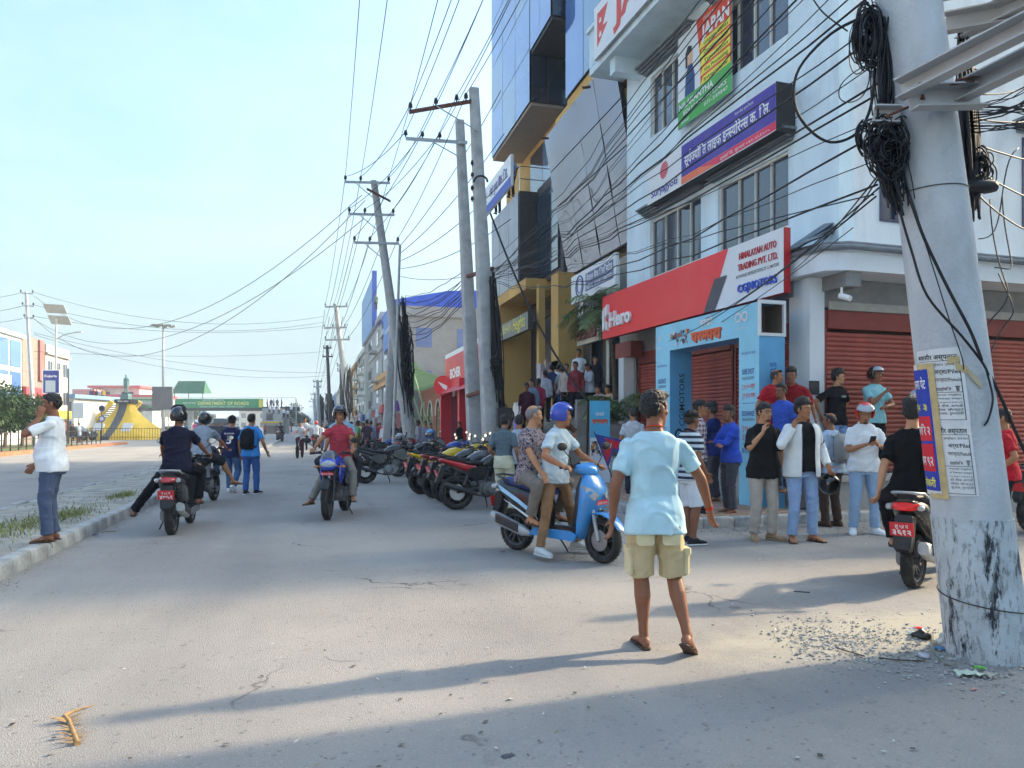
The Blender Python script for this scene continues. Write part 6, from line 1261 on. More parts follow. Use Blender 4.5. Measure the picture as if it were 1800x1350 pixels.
for y0,y1,x1,D1,s_ in ((514,556,570,58,1.3),(536,566,570,58,1.2),(556,573,570,58,.8),(585,655,575,66,.8),(588,660,575,66,1.2),(618,618,570,75,.4)):cable_run(LL,P(60,y0,52),P(x1,y1,D1),s_,.014,LG,n=20)
for y0,y1 in ((514,519),(538,544),(560,556),(590,586)):cable_run(LL,P(40,y0,52),P(-150,y1,60),.5,.014,LG)
cable_run(LL,P(60,520,52),P(636,343,28.6),3.6,.013,LG,n=24);cable_run(LL,P(60,561,52),P(640,384,28.6),3.1,.013,LG,n=24);cable_run(LL,P(60,560,52),P(642,352,28.6),4.2,.013,LG,n=24)
def tangle(name,label,fn,n,r,par=None,m=None,seed=0,kind='stuff'):
    rnd=random.Random(seed);mb=MB()
    for k in range(n):mb.tube(fn(rnd,k),r*rnd.uniform(.6,1.3),4)
    o=mb.build(name,m or M_['cable'],par,smooth=180)
    if par is None:tag(o,label,None,None,kind)
    return o
def loops(cx,cy,D,rx,ry,jx,jy,jd,turns=1.0):
    def fn(rnd,k):
        a0=rnd.random()*6;ex,ey=rx*rnd.uniform(.5,1.1),ry*rnd.uniform(.5,1.1);x,y,d=cx+rnd.gauss(0,jx),cy+max(-1.4,min(1.4,rnd.gauss(0,1)))*jy,D+rnd.gauss(0,jd);tl_=rnd.uniform(-.4,.4)
        return [P(x+ex*math.cos(a0+t)+tl_*ey*math.sin(a0+t)*.3,y+ey*math.sin(a0+t),d+jd*math.sin(a0+2*t)) for t in [2*PI*turns*q/16 for q in range(17)]]
    return fn
def strands(x0,y0,x1,y1,D,jx,jd,bow=8):
    def fn(rnd,k):
        a,b_,c=rnd.gauss(0,jx),rnd.gauss(0,jx),rnd.gauss(0,bow);d0,d1=D+rnd.gauss(0,jd),D+rnd.gauss(0,jd);s_=rnd.uniform(0,.3);e_=rnd.uniform(.7,1)
        return [P(x0+(x1 - x0)*t+a+(b_ - a)*t+c*math.sin(PI*t),y0+(y1 - y0)*t,d0+(d1 - d0)*t) for t in [s_+(e_ - s_)*q/10 for q in range(11)]]
    return fn
tangle('cable_tangle','black cable mass hanging on the leaning pole',strands(706,520,722,735,28.2,4,.12,5),34,.024,seed=1);tangle('cable_tangle','coiled cable loops on the leaning pole',loops(714,620,28.1,6,12,3,40,.12),26,.022,seed=2)
tangle('cable_tangle','vertical cable bundle down the taller roadside pole',strands(866,475,882,740,20.5,3,.06,3),26,.025,seed=3);tangle('cable_tangle','coiled spare cable low on the taller roadside pole',loops(887,735,20.4,12,20,2,3,.05),12,.022,seed=4);tangle('cable_tangle','coiled cable loops midway up the taller roadside pole',loops(871,640,20.4,7,11,3,5,.05),10,.02,seed=5)
bx=MB().box((0,0,0),(.42,.2,.5));o=bx.build('junction_box',M_['dmetal'],None);o.location=P(886,733,20.3);tag(o,'grey junction box caught in the coiled cable on the roadside pole','box')
tangle('cable_tangle','cable loops on the middle distance pole',strands(612,640,618,740,57,3,.2,4),16,.05,seed=6)
for k,(px,D) in enumerate(((574,90),(583,74),(565,105))):tangle('cable_tangle','dark cable bundle on far pole number ' if 0 else ['dark cable bundle on a far pole','dark cable bundle near the slim dark pole','small dark cable bundle near the street end'][k],strands(px,690,px+3,745,D,2,.3,2),10,.12,seed=9+k)
cable_run('thick black guy cable slanting from the tower corner to the pavement',P(862,375,20.5),P(1034,705,17.6),.5,.028,n=20);cable_run('thick black drop cable standing upright beside the roll-up banner',P(1034,705,17.6),P(1031,842,17.4),.0,.03)
# ------------------------------------------------------------------ the near round pole
NB=G(1737,1150);NT_=P(1596,0,4.87);nd=(NT_ - NB);NH=NT_.z
POLM=mat('near_pole_concrete',(.50,.52,.54),.8,var=.14,vscale=3,bump=.7,bscale=35,stain=.4,stcol=(.25,.25,.25),stscale=2.5,streak=.5)
def peel():
    m=mat('peeling_paint',(.47,.51,.53),.7,var=.2,vscale=5,bump=.8,bscale=30);t=m.node_tree;b=t.nodes['Principled BSDF'];l=t.links.new;co=N(t,'ShaderNodeTexCoord');mp_=N(t,'ShaderNodeMapping');mp_.inputs['Scale'].default_value=(1,1,.28);l(co.outputs['Object'],mp_.inputs[0])
    n1=N(t,'ShaderNodeTexNoise');n1.inputs['Scale'].default_value=9;n1.inputs['Detail'].default_value=12;n1.inputs['Roughness'].default_value=.75;l(mp_.outputs[0],n1.inputs[0])
    r_=N(t,'ShaderNodeMapRange');r_.inputs[1].default_value=.545;r_.inputs[2].default_value=.60;l(n1.outputs[0],r_.inputs[0]);mi=N(t,'ShaderNodeMix',data_type='RGBA');l(r_.outputs[0],mi.inputs[0]);s_=b.inputs['Base Color'].links[0].from_socket;l(s_,mi.inputs[6]);mi.inputs[7].default_value=(.025,.026,.032,1)
    n2=N(t,'ShaderNodeTexNoise');n2.inputs['Scale'].default_value=40;n2.inputs['Detail'].default_value=6;l(mp_.outputs[0],n2.inputs[0]);r2=N(t,'ShaderNodeMapRange');r2.inputs[1].default_value=.55;r2.inputs[2].default_value=.6;r2.inputs[4].default_value=.6;l(n2.outputs[0],r2.inputs[0]);m2=N(t,'ShaderNodeMix',data_type='RGBA');l(r2.outputs[0],m2.inputs[0]);l(mi.outputs[2],m2.inputs[6]);m2.inputs[7].default_value=(.2,.21,.22,1);l(m2.outputs[2],b.inputs['Base Color']);return m
NP=empty('utility_pole',NB,0,'thick leaning concrete pole with pasted notices and peeling black paint','utility pole')
def nrad(z):return .238 - .0105*z
def nax(z):return nd*(z/NH)
def ring(z,r=None,n=40):r=r or nrad(z);return (nax(z),(r,0,0),(0,r,0))
MB().loft([ring(z) for z in (.90,2,3,4,6,8,10)],48).build('shaft',POLM,NP,smooth=60);MB().loft([ring(z,nrad(z)+.008) for z in (-.1,0,.3,.6,.905)],48).build('painted_base',peel(),NP,smooth=60)
CAZ=math.atan2(-(NB.y),-(NB.x))
def npt(ang,z,lift=.004):
    a=CAZ+math.radians(ang);r=nrad(z)+lift;return nax(z)+V3((r*math.cos(a),r*math.sin(a),0))
def npatch(name,a0,a1,z0,z1,m,lift=.004,par=None,slant=0,jit=0):
    b=MB();n=14;rnd=random.Random(int(a0*7+z0*99));vs=[]
    for j in range(5):
        for i in range(n+1):t=i/n;vs.append(npt(a0+(a1 - a0)*t,z0+(z1 - z0)*j/4+slant*t+(rnd.uniform(-jit,jit) if j in (0,4) else 0),lift+.0012*rnd.random()))
    b.add(vs,[(j*(n+1)+i,j*(n+1)+i+1,(j+1)*(n+1)+i+1,(j+1)*(n+1)+i) for j in range(4) for i in range(n)]);return b.build(name,m,par,smooth=180)
def ntext(s_,a0,a1,z,h,m,par,bold=.01,lift=.0065,slant=0):
    V,F=text2d(s_,bold);x0=min(p[0] for p in V);x1=max(p[0] for p in V)
    me=bpy.data.meshes.new('lettering');me.from_pydata([tuple(npt(a0+(a1 - a0)*(p[0] - x0)/(x1 - x0),z+p[1]*h+slant*(p[0] - x0)/(x1 - x0),lift)) for p in V],[],F);me.materials.append(m);return link(bpy.data.objects.new('lettering',me),par)
PAPER=mat('notice_paper',(.68,.68,.67),.8,var=.08,vscale=9,bump=.3,bscale=18)
def notice(label,a0,a1,z1,hh):
    o=npatch('notice',a0,a1,z1 - hh,z1,PAPER,.005,None,.012);o.location=NB;tag(o,label,'notice');w_=a1 - a0;q=lambda f:a0+w_*f;dk=M_['dark']
    ntext('बवासीर अस्पताल',q(.06),q(.9),z1 - .062*hh/.46,.042,dk,o,.02);ntext('बिना अप्रेसन उपचार',q(.1),q(.9),z1 - .105,.022,dk,o,0);ntext('अर्श/Piles',q(.42),q(.93),z1 - .155,.036,dk,o,.015);ntext('भगन्दर/Fistula',q(.4),q(.93),z1 - .205,.032,dk,o,.01);ntext('हाइड्रोसिल',q(.42),q(.72),z1 - .262,.026,dk,o,.015);ntext('☤',q(.78),q(.9),z1 - .268,.045,dk,o,.0)
    for k,s_ in enumerate(('सम्पर्क गर्नुहोस्','विशेषज्ञ डाक्टर','९८४७०२३४५६','को ठीक अगाडी','सेवा केन्द्र','बुटवल, रुपन्देही')):ntext(s_,q(.38),q(.9),z1 - .295 - .024*k,.014 if k < 3 else .02,dk,o,.004)
    for zz in (z1 - .075,z1 - .275,z1 - hh+.02):npatch('printed_line',q(.05),q(.92),zz,zz+.003,dk,.0065,o)
    npatch('printed_line',q(.915),q(.93),z1 - hh+.02,z1 - .075,dk,.0065,o);return o
notice('upper white hospital notice pasted on the thick pole',-60,17,1.985,.47);notice('lower white hospital notice pasted on the thick pole',-44,16,1.515,.47)
bp_=npatch('poster',-96,-30,1.045,1.90,PAPER,.008,None,.0);bp_.location=NB;tag(bp_,'blue and red vacancy poster wrapped round the left side of the thick pole','poster');npatch('printed_panel',-94,-38,1.075,1.865,flat('#2b3fa8'),.0105,bp_);npatch('printed_panel',-90,-42,1.40,1.56,flat('#d42435'),.0120,bp_);npatch('printed_panel',-90,-42,1.20,1.38,flat('#d42435'),.0120,bp_)
ntext('बुटवलमा पेट',-92,-44,1.74,.085,M_['wht'],bp_,.02,.0125);ntext('रुप ३',-88,-46,1.60,.06,flat('#e8e04a'),bp_,.02,.0125);ntext('जागिर २',-86,-45,1.44,.08,M_['wht'],bp_,.02,.0135);ntext('काम ९२',-86,-45,1.24,.085,M_['wht'],bp_,.02,.0135);ntext('नोकरी',-78,-45,1.10,.07,flat('#e8e04a'),bp_,.02,.0125)
TAPE=mat('brown_tape',(.55,.42,.20),.5,var=.2,vscale=14)
for a0,a1,z0,z1,sl_ in ((-37,-26,1.03,1.90,0),(-62,-30,1.86,1.90,.0),(-62,-26,1.025,1.06,0),(5,22,1.855,1.90,-.03),(-5,12,1.89,1.93,.01)):
    o=npatch('tape_strip',a0,a1,z0,z1,TAPE,.010,NP,sl_,.004)
def channel(par,a,b_,w_=.09,h=.11,m=None,name='steel_channel'):
    a,b_=V3(a),V3(b_);d=(b_ - a).normalized();s_=d.cross(V3((0,0,1))).normalized();u_=s_.cross(d);mb=MB()
    def bar(c,hw,hh):mb.loft([(a+c,s_*hw*1.414,u_*hh*1.414),(b_+c,s_*hw*1.414,u_*hh*1.414)],4,pw=2) if 0 else mb.add([p+c+s_*x*hw+u_*y*hh for p in (a,b_) for x,y in ((-1,-1),(1,-1),(1,1),(-1,1))],[(0,3,2,1),(4,5,6,7),(0,1,5,4),(1,2,6,5),(2,3,7,6),(3,0,4,7)])
    bar(V3((0,0,0)),.005,h/2);bar(s_*w_/2+u_*h/2,w_/2,.005);bar(s_*w_/2 - u_*h/2,w_/2,.005);return mb.build(name,m or STL,par)
STL=mat('painted_channel_steel',(.48,.48,.48),.55,.2,var=.15,stain=.35,stcol=(.18,.14,.11),stscale=6)
q_=lambda x,y,D:P(x,y,D) - NB
channel(NP,q_(1586,162,4.58),q_(1850,28,3.9));channel(NP,q_(1680,172,4.66),q_(1860,84,4.1));channel(NP,q_(1598,176,4.55),q_(1722,174,4.60),h=.13);channel(NP,q_(1660,45,5.2),q_(1860,10,4.6),h=.12);channel(NP,q_(1700,52,5.2),q_(1870,-30,4.4),h=.12);channel(NP,q_(1656,-20,5.0),q_(1850,-60,4.4),h=.16)
channel(NP,q_(1534,205,4.8),q_(1582,206,4.75),w_=.07,h=.10)
for x,y in ((1641,141),(1661,130),(1622,175),(1706,108)):MB().lathe([(0,0),(.014,0),(.014,.012),(.008,.014),(.008,.03),(0,.03)],8).build('bolt',M_['rust'],NP).location=q_(x,y,4.55)
for a,c in (((1680,141,4.5),(1732,131,4.5)),((1670,148,4.5),(1712,143,4.5)),((1557,205,4.6),(1597,188,4.6))):MB().tube([q_(*a),q_(*c)],.008,6).build('bolt_rod',M_['rust'],NP)
for z in (3.02,):MB().tube([npt(a,z+.00012*a,.004) for a in range(-100,101,10)],.004,4).build('binding_wire',M_['dmetal'],NP)
MB().tube([npt(a,.36 - .0006*a,.014) for a in range(-100,101,10)],.004,4).build('binding_wire',M_['dmetal'],NP)
tangle('cable_tangle','thick black cable coils hung on the left side of the near pole',loops(1527,62,4.85,18,48,8,12,.05),50,.005,seed=21);tangle('cable_tangle','black strands dropping from the coils on the near pole',strands(1553,20,1560,225,4.82,9,.04,7),48,.005,seed=22);tangle('cable_tangle','lower bundle of looped cables on the near pole',loops(1558,262,4.78,26,42,10,16,.05),58,.005,seed=23)
tangle('cable_tangle','tapering cable ends under the lower bundle of the near pole',strands(1552,210,1590,385,4.78,12,.04,12),56,.005,seed=24);tangle('cable_tangle','curling cables to the left of the lower bundle',loops(1520,240,4.85,16,30,5,6,.04,.55),14,.006,seed=25)
tangle('cable_tangle','black cable bundle behind the right side of the near pole',strands(1690,40,1712,390,5.2,7,.05,10),52,.007,seed=26);tangle('cable_tangle','cable loops right of the near pole',loops(1722,300,5.2,16,26,5,14,.04),24,.006,seed=27);tangle('cable_tangle','thin cables fanning right from the near pole',lambda rnd,k:[P(1700+20*q,185+rnd.uniform(-2,2)+(k%9)*6+(8 - (k%5)*9)*(q/8)**2*3,5.2 - .1*q) for q in range(9)],20,.0045,seed=28)
MB_=MB().loft([((0,0,0),(.02,0,0),(0,0,.03)),((.03,0,0),(0,.06,0),(0,0,.045)),((.17,0,0),(0,.06,0),(0,0,.045)),((.21,0,-.005),(0,.03,0),(0,0,.03))],12);o=MB_.build('splice_closure',M_['black'],None,smooth=50);o.location=P(1698,328,5.15);o.rotation_euler=(0,0,-A0);tag(o,'black splice closure hanging right of the near pole','closure')
for k,pts in enumerate([[(1516,30),(1460,60),(1405,120),(1396,180),(1420,225),(1460,250),(1505,235),(1530,190),(1538,120)],[(1528,112),(1500,128),(1478,150),(1476,172),(1492,180),(1515,170),(1528,140),(1526,100)],[(1430,0),(1450,25),(1490,55)]]):
    ps=[P(x,y,4.95 - .05*math.sin(i)) for i,(x,y) in enumerate(pts)];sm=[]
    for i in range(len(ps) - 1):
        p0,p1,p2,p3=ps[max(i - 1,0)],ps[i],ps[i+1],ps[min(i+2,len(ps) - 1)]
        for q in range(5):t=q/5;sm.append(.5*((2*p1)+(-p0+p2)*t+(2*p0 - 5*p1+4*p2 - p3)*t*t+(-p0+3*p1 - 3*p2+p3)*t**3))
    sm.append(ps[-1]);o=MB().tube([p - ps[0] for p in sm],[.010,.004,.005][k],6).build('cable',M_['cable'],None,smooth=180,loc=ps[0]);tag(o,['wide hanging loop of thick black cable beside the near pole','small teardrop loop of thin cable beside the near pole','thin cable coming down from the top to the small loop'][k],'cable')
def spline(pts,D,r,label,n=6,name='cable',m=None):
    ps=[P(p[0],p[1],p[2] if len(p) > 2 else D) for p in pts];sm=[]
    for i in range(len(ps) - 1):
        p0,p1,p2,p3=ps[max(i - 1,0)],ps[i],ps[i+1],ps[min(i+2,len(ps) - 1)]
        for q in range(n):t=q/n;sm.append(.5*((2*p1)+(-p0+p2)*t+(2*p0 - 5*p1+4*p2 - p3)*t*t+(-p0+3*p1 - 3*p2+p3)*t**3))
    sm.append(ps[-1]);o=MB().tube([p - ps[0] for p in sm],r,6).build(name,m or M_['cable'],None,smooth=180,loc=ps[0]);return tag(o,label,'cable')
spline([(1582,372),(1602,440),(1630,520),(1690,590),(1726,636),(1738,660)],4.60,.0085,'black cable sweeping down the front of the near pole from the lower bundle');spline([(1600,350),(1625,420),(1668,510),(1705,580),(1726,634)],4.58,.0105,'thickest black cable crossing the face of the near pole');spline([(1598,340),(1640,470),(1668,560),(1690,625),(1694,650)],4.60,.004,'thin black lead ending above the hospital notice')
spline([(1735,655),(1745,700),(1738,735),(1730,748)],4.62,.007,'short dark cable end hanging under the strap on the near pole');spline([(1738,655),(1760,700),(1790,770),(1830,850)],4.7,.011,'thick dark cable leaving the near pole to lower right');spline([(1738,600),(1735,700),(1752,800),(1775,860),(1772,900)],4.95,.005,'thin cable running down behind the right edge of the near pole')
for k in range(4):MB().tube([npt(20+16*q/6+k,1.86 - .018*k - .012*q,.012) for q in range(7)],.007,5).build('strap',mat('plastic_strap',(.5,.42,.28),.5),NP)
rnd=random.Random(12)
for k in range(23):
    y1=-420+35*k+rnd.uniform(-12,12);y2=468+rnd.uniform(0,30);d1=4.85+rnd.uniform(-.05,.1)
    x1=1548+rnd.uniform(-12,6) - (y1 < 0)*18
    if y1 > 385:continue
    cable_run('black cable strung from the near pole past the shop fronts to the roadside pole',P(x1,y1,d1),P(862+rnd.uniform(0,12),y2,20.7),rnd.uniform(.05,.55),rnd.choice((.004,.0055,.008)),'cables strung past the shop fronts',wob=.12,n=22)
for x0,y0,d0,x1,y1,d1,s_ in ((1545,330,4.85,1240,560,12,.1),(1540,345,4.85,1175,600,14,.12),(1500,400,9,1120,640,18.5,.2),(1550,300,4.85,1395,475,11.7,.05),(1546,310,4.85,1470,395,11.9,.08)):cable_run('thin drop wire from the near pole to the corner building front',P(x0,y0,d0),P(x1,y1,d1),s_,.006,'drop wires to the corner building')
for k in range(6):cable_run('dark wire leaving the near pole to the right edge',P(1700,120+40*k,5.2),P(1900,60+70*k,6.5),.12,.006,'wires leaving to the right',wob=.1)
for x0,y0,x1,y1 in ((1740,350,1722,600),(1762,345,1748,470),(1755,480,1732,640),(1720,420,1790,260)):cable_run('loose thin wire dangling right of the near pole',P(x0,y0,7),P(x1,y1,7),.05,.006,'dangling wires right of the near pole',wob=.4)
# ------------------------------------------------------------------ monument, footbridge, lamps, trees on the left
YEL2=mat('monument_yellow',hexc('#d9b23a'),.8,var=.15,vscale=1,stain=.3,stcol=(.35,.26,.1),stscale=.8);mc=GD(222,81);mo=empty('monument',mc,-A0,'flared yellow concrete monument with grey central stripe and two windows','monument')
def sq(hw,z):return ((0,0,z),(hw,0,0),(0,hw,0))
prof=[(3.7,-.02),(3.45,.3),(2.75,.8),(2.1,1.4),(1.55,2.0),(1.1,2.6),(.75,3.2),(.55,3.9)]
MB().loft([sq(a*1.19,z) for a,z in prof],16,M=Matrix.Rotation(0,4,'Z'),pw=8).build('body',YEL2,mo,smooth=40)
b=MB();pv_=[(-(a*1.19) - .05,z) for a,z in prof]
for (y0,z0),(y1,z1) in zip(pv_,pv_[1:]):b.add([(-.42,y0,z0),(.42,y0,z0),(.42,y1,z1),(-.42,y1,z1)],[(0,1,2,3)]);b.add([(.42,y0,z0),(.42,y0+.12,z0),(.42,y1+.12,z1),(.42,y1,z1)],[(0,1,2,3)])
b.build('centre_stripe',flat('#55565a',.8),mo)
for sx in (-1,1):MB().box((sx*1.5,-2.75,1.0),(.95,.5,1.5),rot=(-.55,0,0)).build('window_panel',SGW,mo)
b=MB();b.bb((-.85,-.85,3.9),(.85,.85,4.35));b.build('plinth',M_['dmetal'],mo);o=MB().quad((-1.2,-1.31,3.95),(1.2,-1.31,3.95),(1.2,-1.31,4.35),(-1.2,-1.31,4.35));f=Face((-.8,-.87,3.95),(1.6,0,0),(0,0,.4));lettering(f,'मेयर चोक',.3,.08,.25,M_['wht'],mo,.02,width=1.2)
VERD=mat('verdigris',(.16,.28,.27),.6,var=.3,vscale=8);kw=dict(topm=VERD,botm=VERD,hairm=VERD)
SKIN['v']=VERD;stt=person('greenish bronze statue of a standing man on the yellow monument',mc+V3((0,0,4.95)),180,2.1,topk='kurta',shoes='shoe',skin='v',lod=1,vox=.025,name='statue',cat='statue',**kw);MB().bb((-.4,-.4,4.35),(.4,.4,4.95)).build('pedestal',VERD,mo)
fe=empty('fence',GD(222,76.5),-A0,'thin black railing in front of the yellow monument','fence')
for k in range(34):MB().bb((-4.6+k*.28,0,0),(-4.57+k*.28,.03,1.25)).build('railing_bar',M_['dmetal'],fe)
MB().tube([(-4.6,0,1.2),(4.8,0,1.2)],.03,4).build('rail',M_['dmetal'],fe);MB().tube([(-4.6,0,.3),(4.8,0,.3)],.03,4).build('rail',M_['dmetal'],fe)
GREEN=flat('#2f8f5a',.6);BD=135
br=empty('footbridge',GD(325,BD),-A0,'long steel footbridge with green road department banners','footbridge');bx_=lambda px,D=BD:(px - 325)/1300*D;bz=lambda y,D=BD:1.5+(748 - y)/1300*D
MB().bb((bx_(185),0,bz(722)),(bx_(520),2.6,bz(715))).build('deck',M_['dmetal'],br)
for a,c,l_ in ((185,282,0),(308,463,1)):
    f=Face((bx_(a),-.12,bz(717)),(bx_(c) - bx_(a),0,0),(0,0,bz(701) - bz(717)));rect(f,0,0,f.W,f.H,GREEN,br,'banner',0,t=.05)
    if l_:lettering(f,'DEPARTMENT OF ROADS',4.2,.55,.85,flat('#e6e38a'),br,.02,width=9.3,lift=.02);lettering(f,'नेपाल सरकार भौतिक पूर्वाधार',5,1.3,.35,M_['wht'],br,.0,lift=.02);lettering(f,'ROAD SAFETY AND TRAFFIC UNIT',4.6,.1,.35,M_['wht'],br,.0,lift=.02,width=8);rect(f,f.W - .8,.1,.75,f.H - .2,flat('#e0d23c'),br,lift=.01);lettering(f,'सडक विभाग',1.4,.7,.5,M_['wht'],br,.0,lift=.02)
    else:lettering(f,'LANE-1',1.0,.85,.7,M_['wht'],br,.02,lift=.02);lettering(f,'LANE-5',5.3,.85,.7,M_['wht'],br,.02,lift=.02);lettering(f,'सडक सुरक्षा सबैको साझा',4.6,.2,.5,M_['wht'],br,.0,lift=.02)
MB().tube([(bx_(185),-.05,bz(699)),(bx_(520),-.05,bz(699))],.05,4).build('handrail',M_['gal'],br)
for px in (198,330,500):MB().loft([((bx_(px),1.3,-.1),(.55,0,0),(0,.55,0)),((bx_(px),1.3,bz(724)),(.5,0,0),(0,.5,0)),((bx_(px),1.3,bz(721)),(1.6,0,0),(0,.7,0))],12).build('pier',M_['conc'],br,smooth=40)
rf=MB();x0,x1=bx_(305),bx_(358);rf.add([(x0 - .3,-.4,bz(692)),(x1+.2,-.4,bz(692)),(x1 - .3,1.5,bz(669)),(x0+.2,1.5,bz(669)),(x0 - .3,3.2,bz(690)),(x1+.2,3.2,bz(690))],[(0,1,2,3),(3,2,5,4),(0,3,4),(1,5,2)]);rf.build('shelter_roof',flat('#1e5c42'),br)
for x in (x0+.2,(x0+x1)/2,x1 - .2):MB().tube([(x,0,bz(701)),(x,0,bz(688))],.07,5).build('shelter_post',M_['dmetal'],br)
MB().bb((bx_(463),-.5,bz(748)),(bx_(498),3,bz(735))).build('landing',M_['conc'],br);b=MB();b.bb((bx_(463),-.7,bz(741)),(bx_(498),-.5,bz(718)));b.build('stair_wall',mat('pale_wall',(.42,.42,.40),.8),br);MB().bb((bx_(470),-.76,bz(739)),(bx_(482),-.71,bz(726))).build('window',PANE,br);MB().bb((bx_(461),-.78,bz(744)),(bx_(500),-.7,bz(741))).build('yellow_band',YEL2,br);MB().bb((bx_(465),-.6,0),(bx_(496),2.8,bz(748))).build('booth',mat('booth_brown',(.2,.15,.12),.8),br)
for k in range(9):MB().bb((bx_(498)+k*.25,-.5,bz(722)+.0 - k*.32),(bx_(498)+k*.25+.28,1.6,bz(722)+.12 - k*.32)).build('tread',M_['conc'],br)
MB().tube([(bx_(522),-.5,bz(700)),(bx_(522),-.5,0)],.12,6).build('post',M_['gal'],br)
ls=empty('bridge_stairs',GD(160,100),-A0,'broad stairs with yellow edged side walls climbing to the footbridge','stairs');s100=100/1300
for k in range(16):MB().bb((-1.2+k*.26,0,.1+k*.27),(2.2+k*.26,.9+.2*k,.27+k*.27)).build('tread',mat('stair_grey',(.26,.26,.27),.9,var=.2),ls)
for dx in (-1.5,2.3):b=MB();b.add([(dx,-.1,0),(dx+.5,-.1,0),(dx+4.6,-.1,4.6),(dx+4.1,-.1,4.9),(dx,.2,0),(dx+.5,.2,0),(dx+4.6,.2,4.6),(dx+4.1,.2,4.9)],[(0,1,2,3),(7,6,5,4),(0,4,5,1),(1,5,6,2),(2,6,7,3),(3,7,4,0)]);b.build('side_wall',YEL2,ls)
b=MB();b.bb((4.2,1.5,4.4),(9.5,4,4.9));b.build('landing',M_['conc'],ls);
hm=empty('high_mast_light',GD(287,75),0,'tall floodlight mast with a ring of lamps','street lamp');H_=1.5+(748 - 572)/1300*75;MB().tube([(0,0,0),(0,0,H_)],[.2,.09],10).build('mast',M_['gal'],hm,smooth=60);MB().lathe([(.0,-.05),(.7,-.05),(.75,.05),(.3,.12),(0,.15)],16,M=Matrix.Translation((0,0,H_))).build('ring',M_['gal'],hm,smooth=40)
for k in range(8):a=2*PI*k/8;MB().box((.95*math.cos(a),.95*math.sin(a),H_ - .05),(.42,.42,.14)).build('lamp_head',mat('lamp_grey',(.3,.33,.3),.5),hm)
o=MB().box((0,0,0),(2.0,.3,2.3)).build('traffic_sign',flat('#6d7276'),None,loc=P(286,700,74),rz=-A0);tag(o,'blank grey board fixed on the floodlight mast','sign')
sp=empty('solar_street_lamp',GD(96,45),-A0,'pale pole with a tilted solar panel and one arm lamp','street lamp');z_=lambda y:1.5+(748 - y)/1300*45;MB().tube([(0,0,0),(.1,0,z_(560))],[.10,.06],10).build('pole',M_['gal'],sp,smooth=60)
for q in range(2):M=Matrix.Translation((.1,-.1+.45*q,z_(562)+.35 - .62*q+.3)) @ Matrix.Rotation(-.9,4,'X') @ Matrix.Rotation(.12,4,'Y');pn=MB().box((0,0,0),(1.35,.62,.04),0,M).build('solar_panel',mat('solar_back',(.36,.36,.37),.5),sp)
MB().tube([(.05,0,z_(597)),(.6,0,z_(588)),(1.35,0,z_(584))],.03,6).build('lamp_arm',M_['gal'],sp,smooth=60);MB().box((1.45,0,z_(584)),(.42,.16,.07)).build('lamp_head',M_['gal'],sp)
hb_=empty('hoarding',GD(93,44.6),-A0,'small lit board with a dark blue poster on the solar lamp pole','hoarding');f=Face((-.52,-.2,z_(693)),(1.06,0,0),(0,0,z_(651) - z_(693)));rect(f,0,0,f.W,f.H,SGW,hb_,'panel',0,t=.2);rect(f,.06,.06,f.W - .12,f.H - .12,flat('#2f3f94'),hb_,lift=.006);lettering(f,'Kajaria',.14,f.H - .45,.2,M_['wht'],hb_,.03,width=.75,lift=.01);rect(f,.2,.1,.6,.7,flat('#b9c6cf'),hb_,lift=.009)
o=cpole('thin dark lamp post beside the small lit board',GD(120,60),P(120,648,60),.16,.1,M_['dmetal'])
for px,y,l_,D in ((138,722,'white framed notice board beside the stairs',84),(296,722,'billboard with pale print under the green banner',105)):o=MB().box((0,0,0),(1.2 if D < 90 else 2.2,.12,1.8)).build('notice_board',SGW,None,loc=P(px,y,D),rz=-A0);tag(o,l_,'sign');MB().bb((-.04,0,-2.2),(.04,.08,-.9)).build('post',M_['dmetal'],o)
for y in (718,736):o=MB().lathe([(0,-.04),(.33,-.04),(.33,.04),(0,.04)],20,axis='Y').build('round_sign',flat('#3a62b0'),None,loc=P(179,y,76),rz=-A0);tag(o,'round blue traffic sign before the monument, '+('upper' if y==718 else 'lower')+' of the two','sign');MB().lathe([(0,-.05),(.22,-.05),(.22,-.045),(0,-.045)],16,axis='Y').build('disc',flat('#d9dde2') if y > 720 else M_['dark'],o)
o=cpole('thin post carrying two round blue signs',GD(179,76),P(179,712,76),.1,.08,M_['dmetal'])
def tree(label,base,h,cr,n,seed,m=(LEAF,LEAF2),trunk=.35,lsz=.30,name='tree',group=None,cz=.62,flat_=.75,clumps=9):
    rnd=random.Random(seed);random.seed(seed);e=empty(name,base,0,label,'tree' if name=='tree' else name.split('_')[-1],group);tb=MB();tb.tube([(0,0,-.2),(.05,.05,h*.25),(0,.1,h*.5)],[trunk*.45,trunk*.32,trunk*.2],8);cs=[]
    for k in range(clumps):
        a=2*PI*k/clumps+rnd.uniform(-.4,.4);rr=cr*rnd.uniform(.25,.72)*(1 if k%3 else .25);c=V3((rr*math.cos(a),rr*math.sin(a),h*cz+h*rnd.uniform(-.20,.25)));cs.append((c,cr*rnd.uniform(.30,.5)));tb.tube([(0,.05,h*.3),tuple(c*.55+V3((0,0,h*.2))),tuple(c)],[trunk*.2,trunk*.12,.02],5)
    tb.build('trunk',BARK,e,smooth=60);b=MB()
    for k in range(n):
        c,r=cs[k%len(cs)];d=rdir();r2=r*(rnd.random()**.45)*(1.15 if rnd.random() < .12 else 1);p=c+V3((d.x*r2,d.y*r2,d.z*r2*flat_));leaf(b,p,d+V3((0,0,rnd.uniform(-.3,.5))),lsz*rnd.uniform(.6,1.2),lsz*.5,k%len(m))
    b.build('crown',list(m),e);random.seed(seed+1);return e
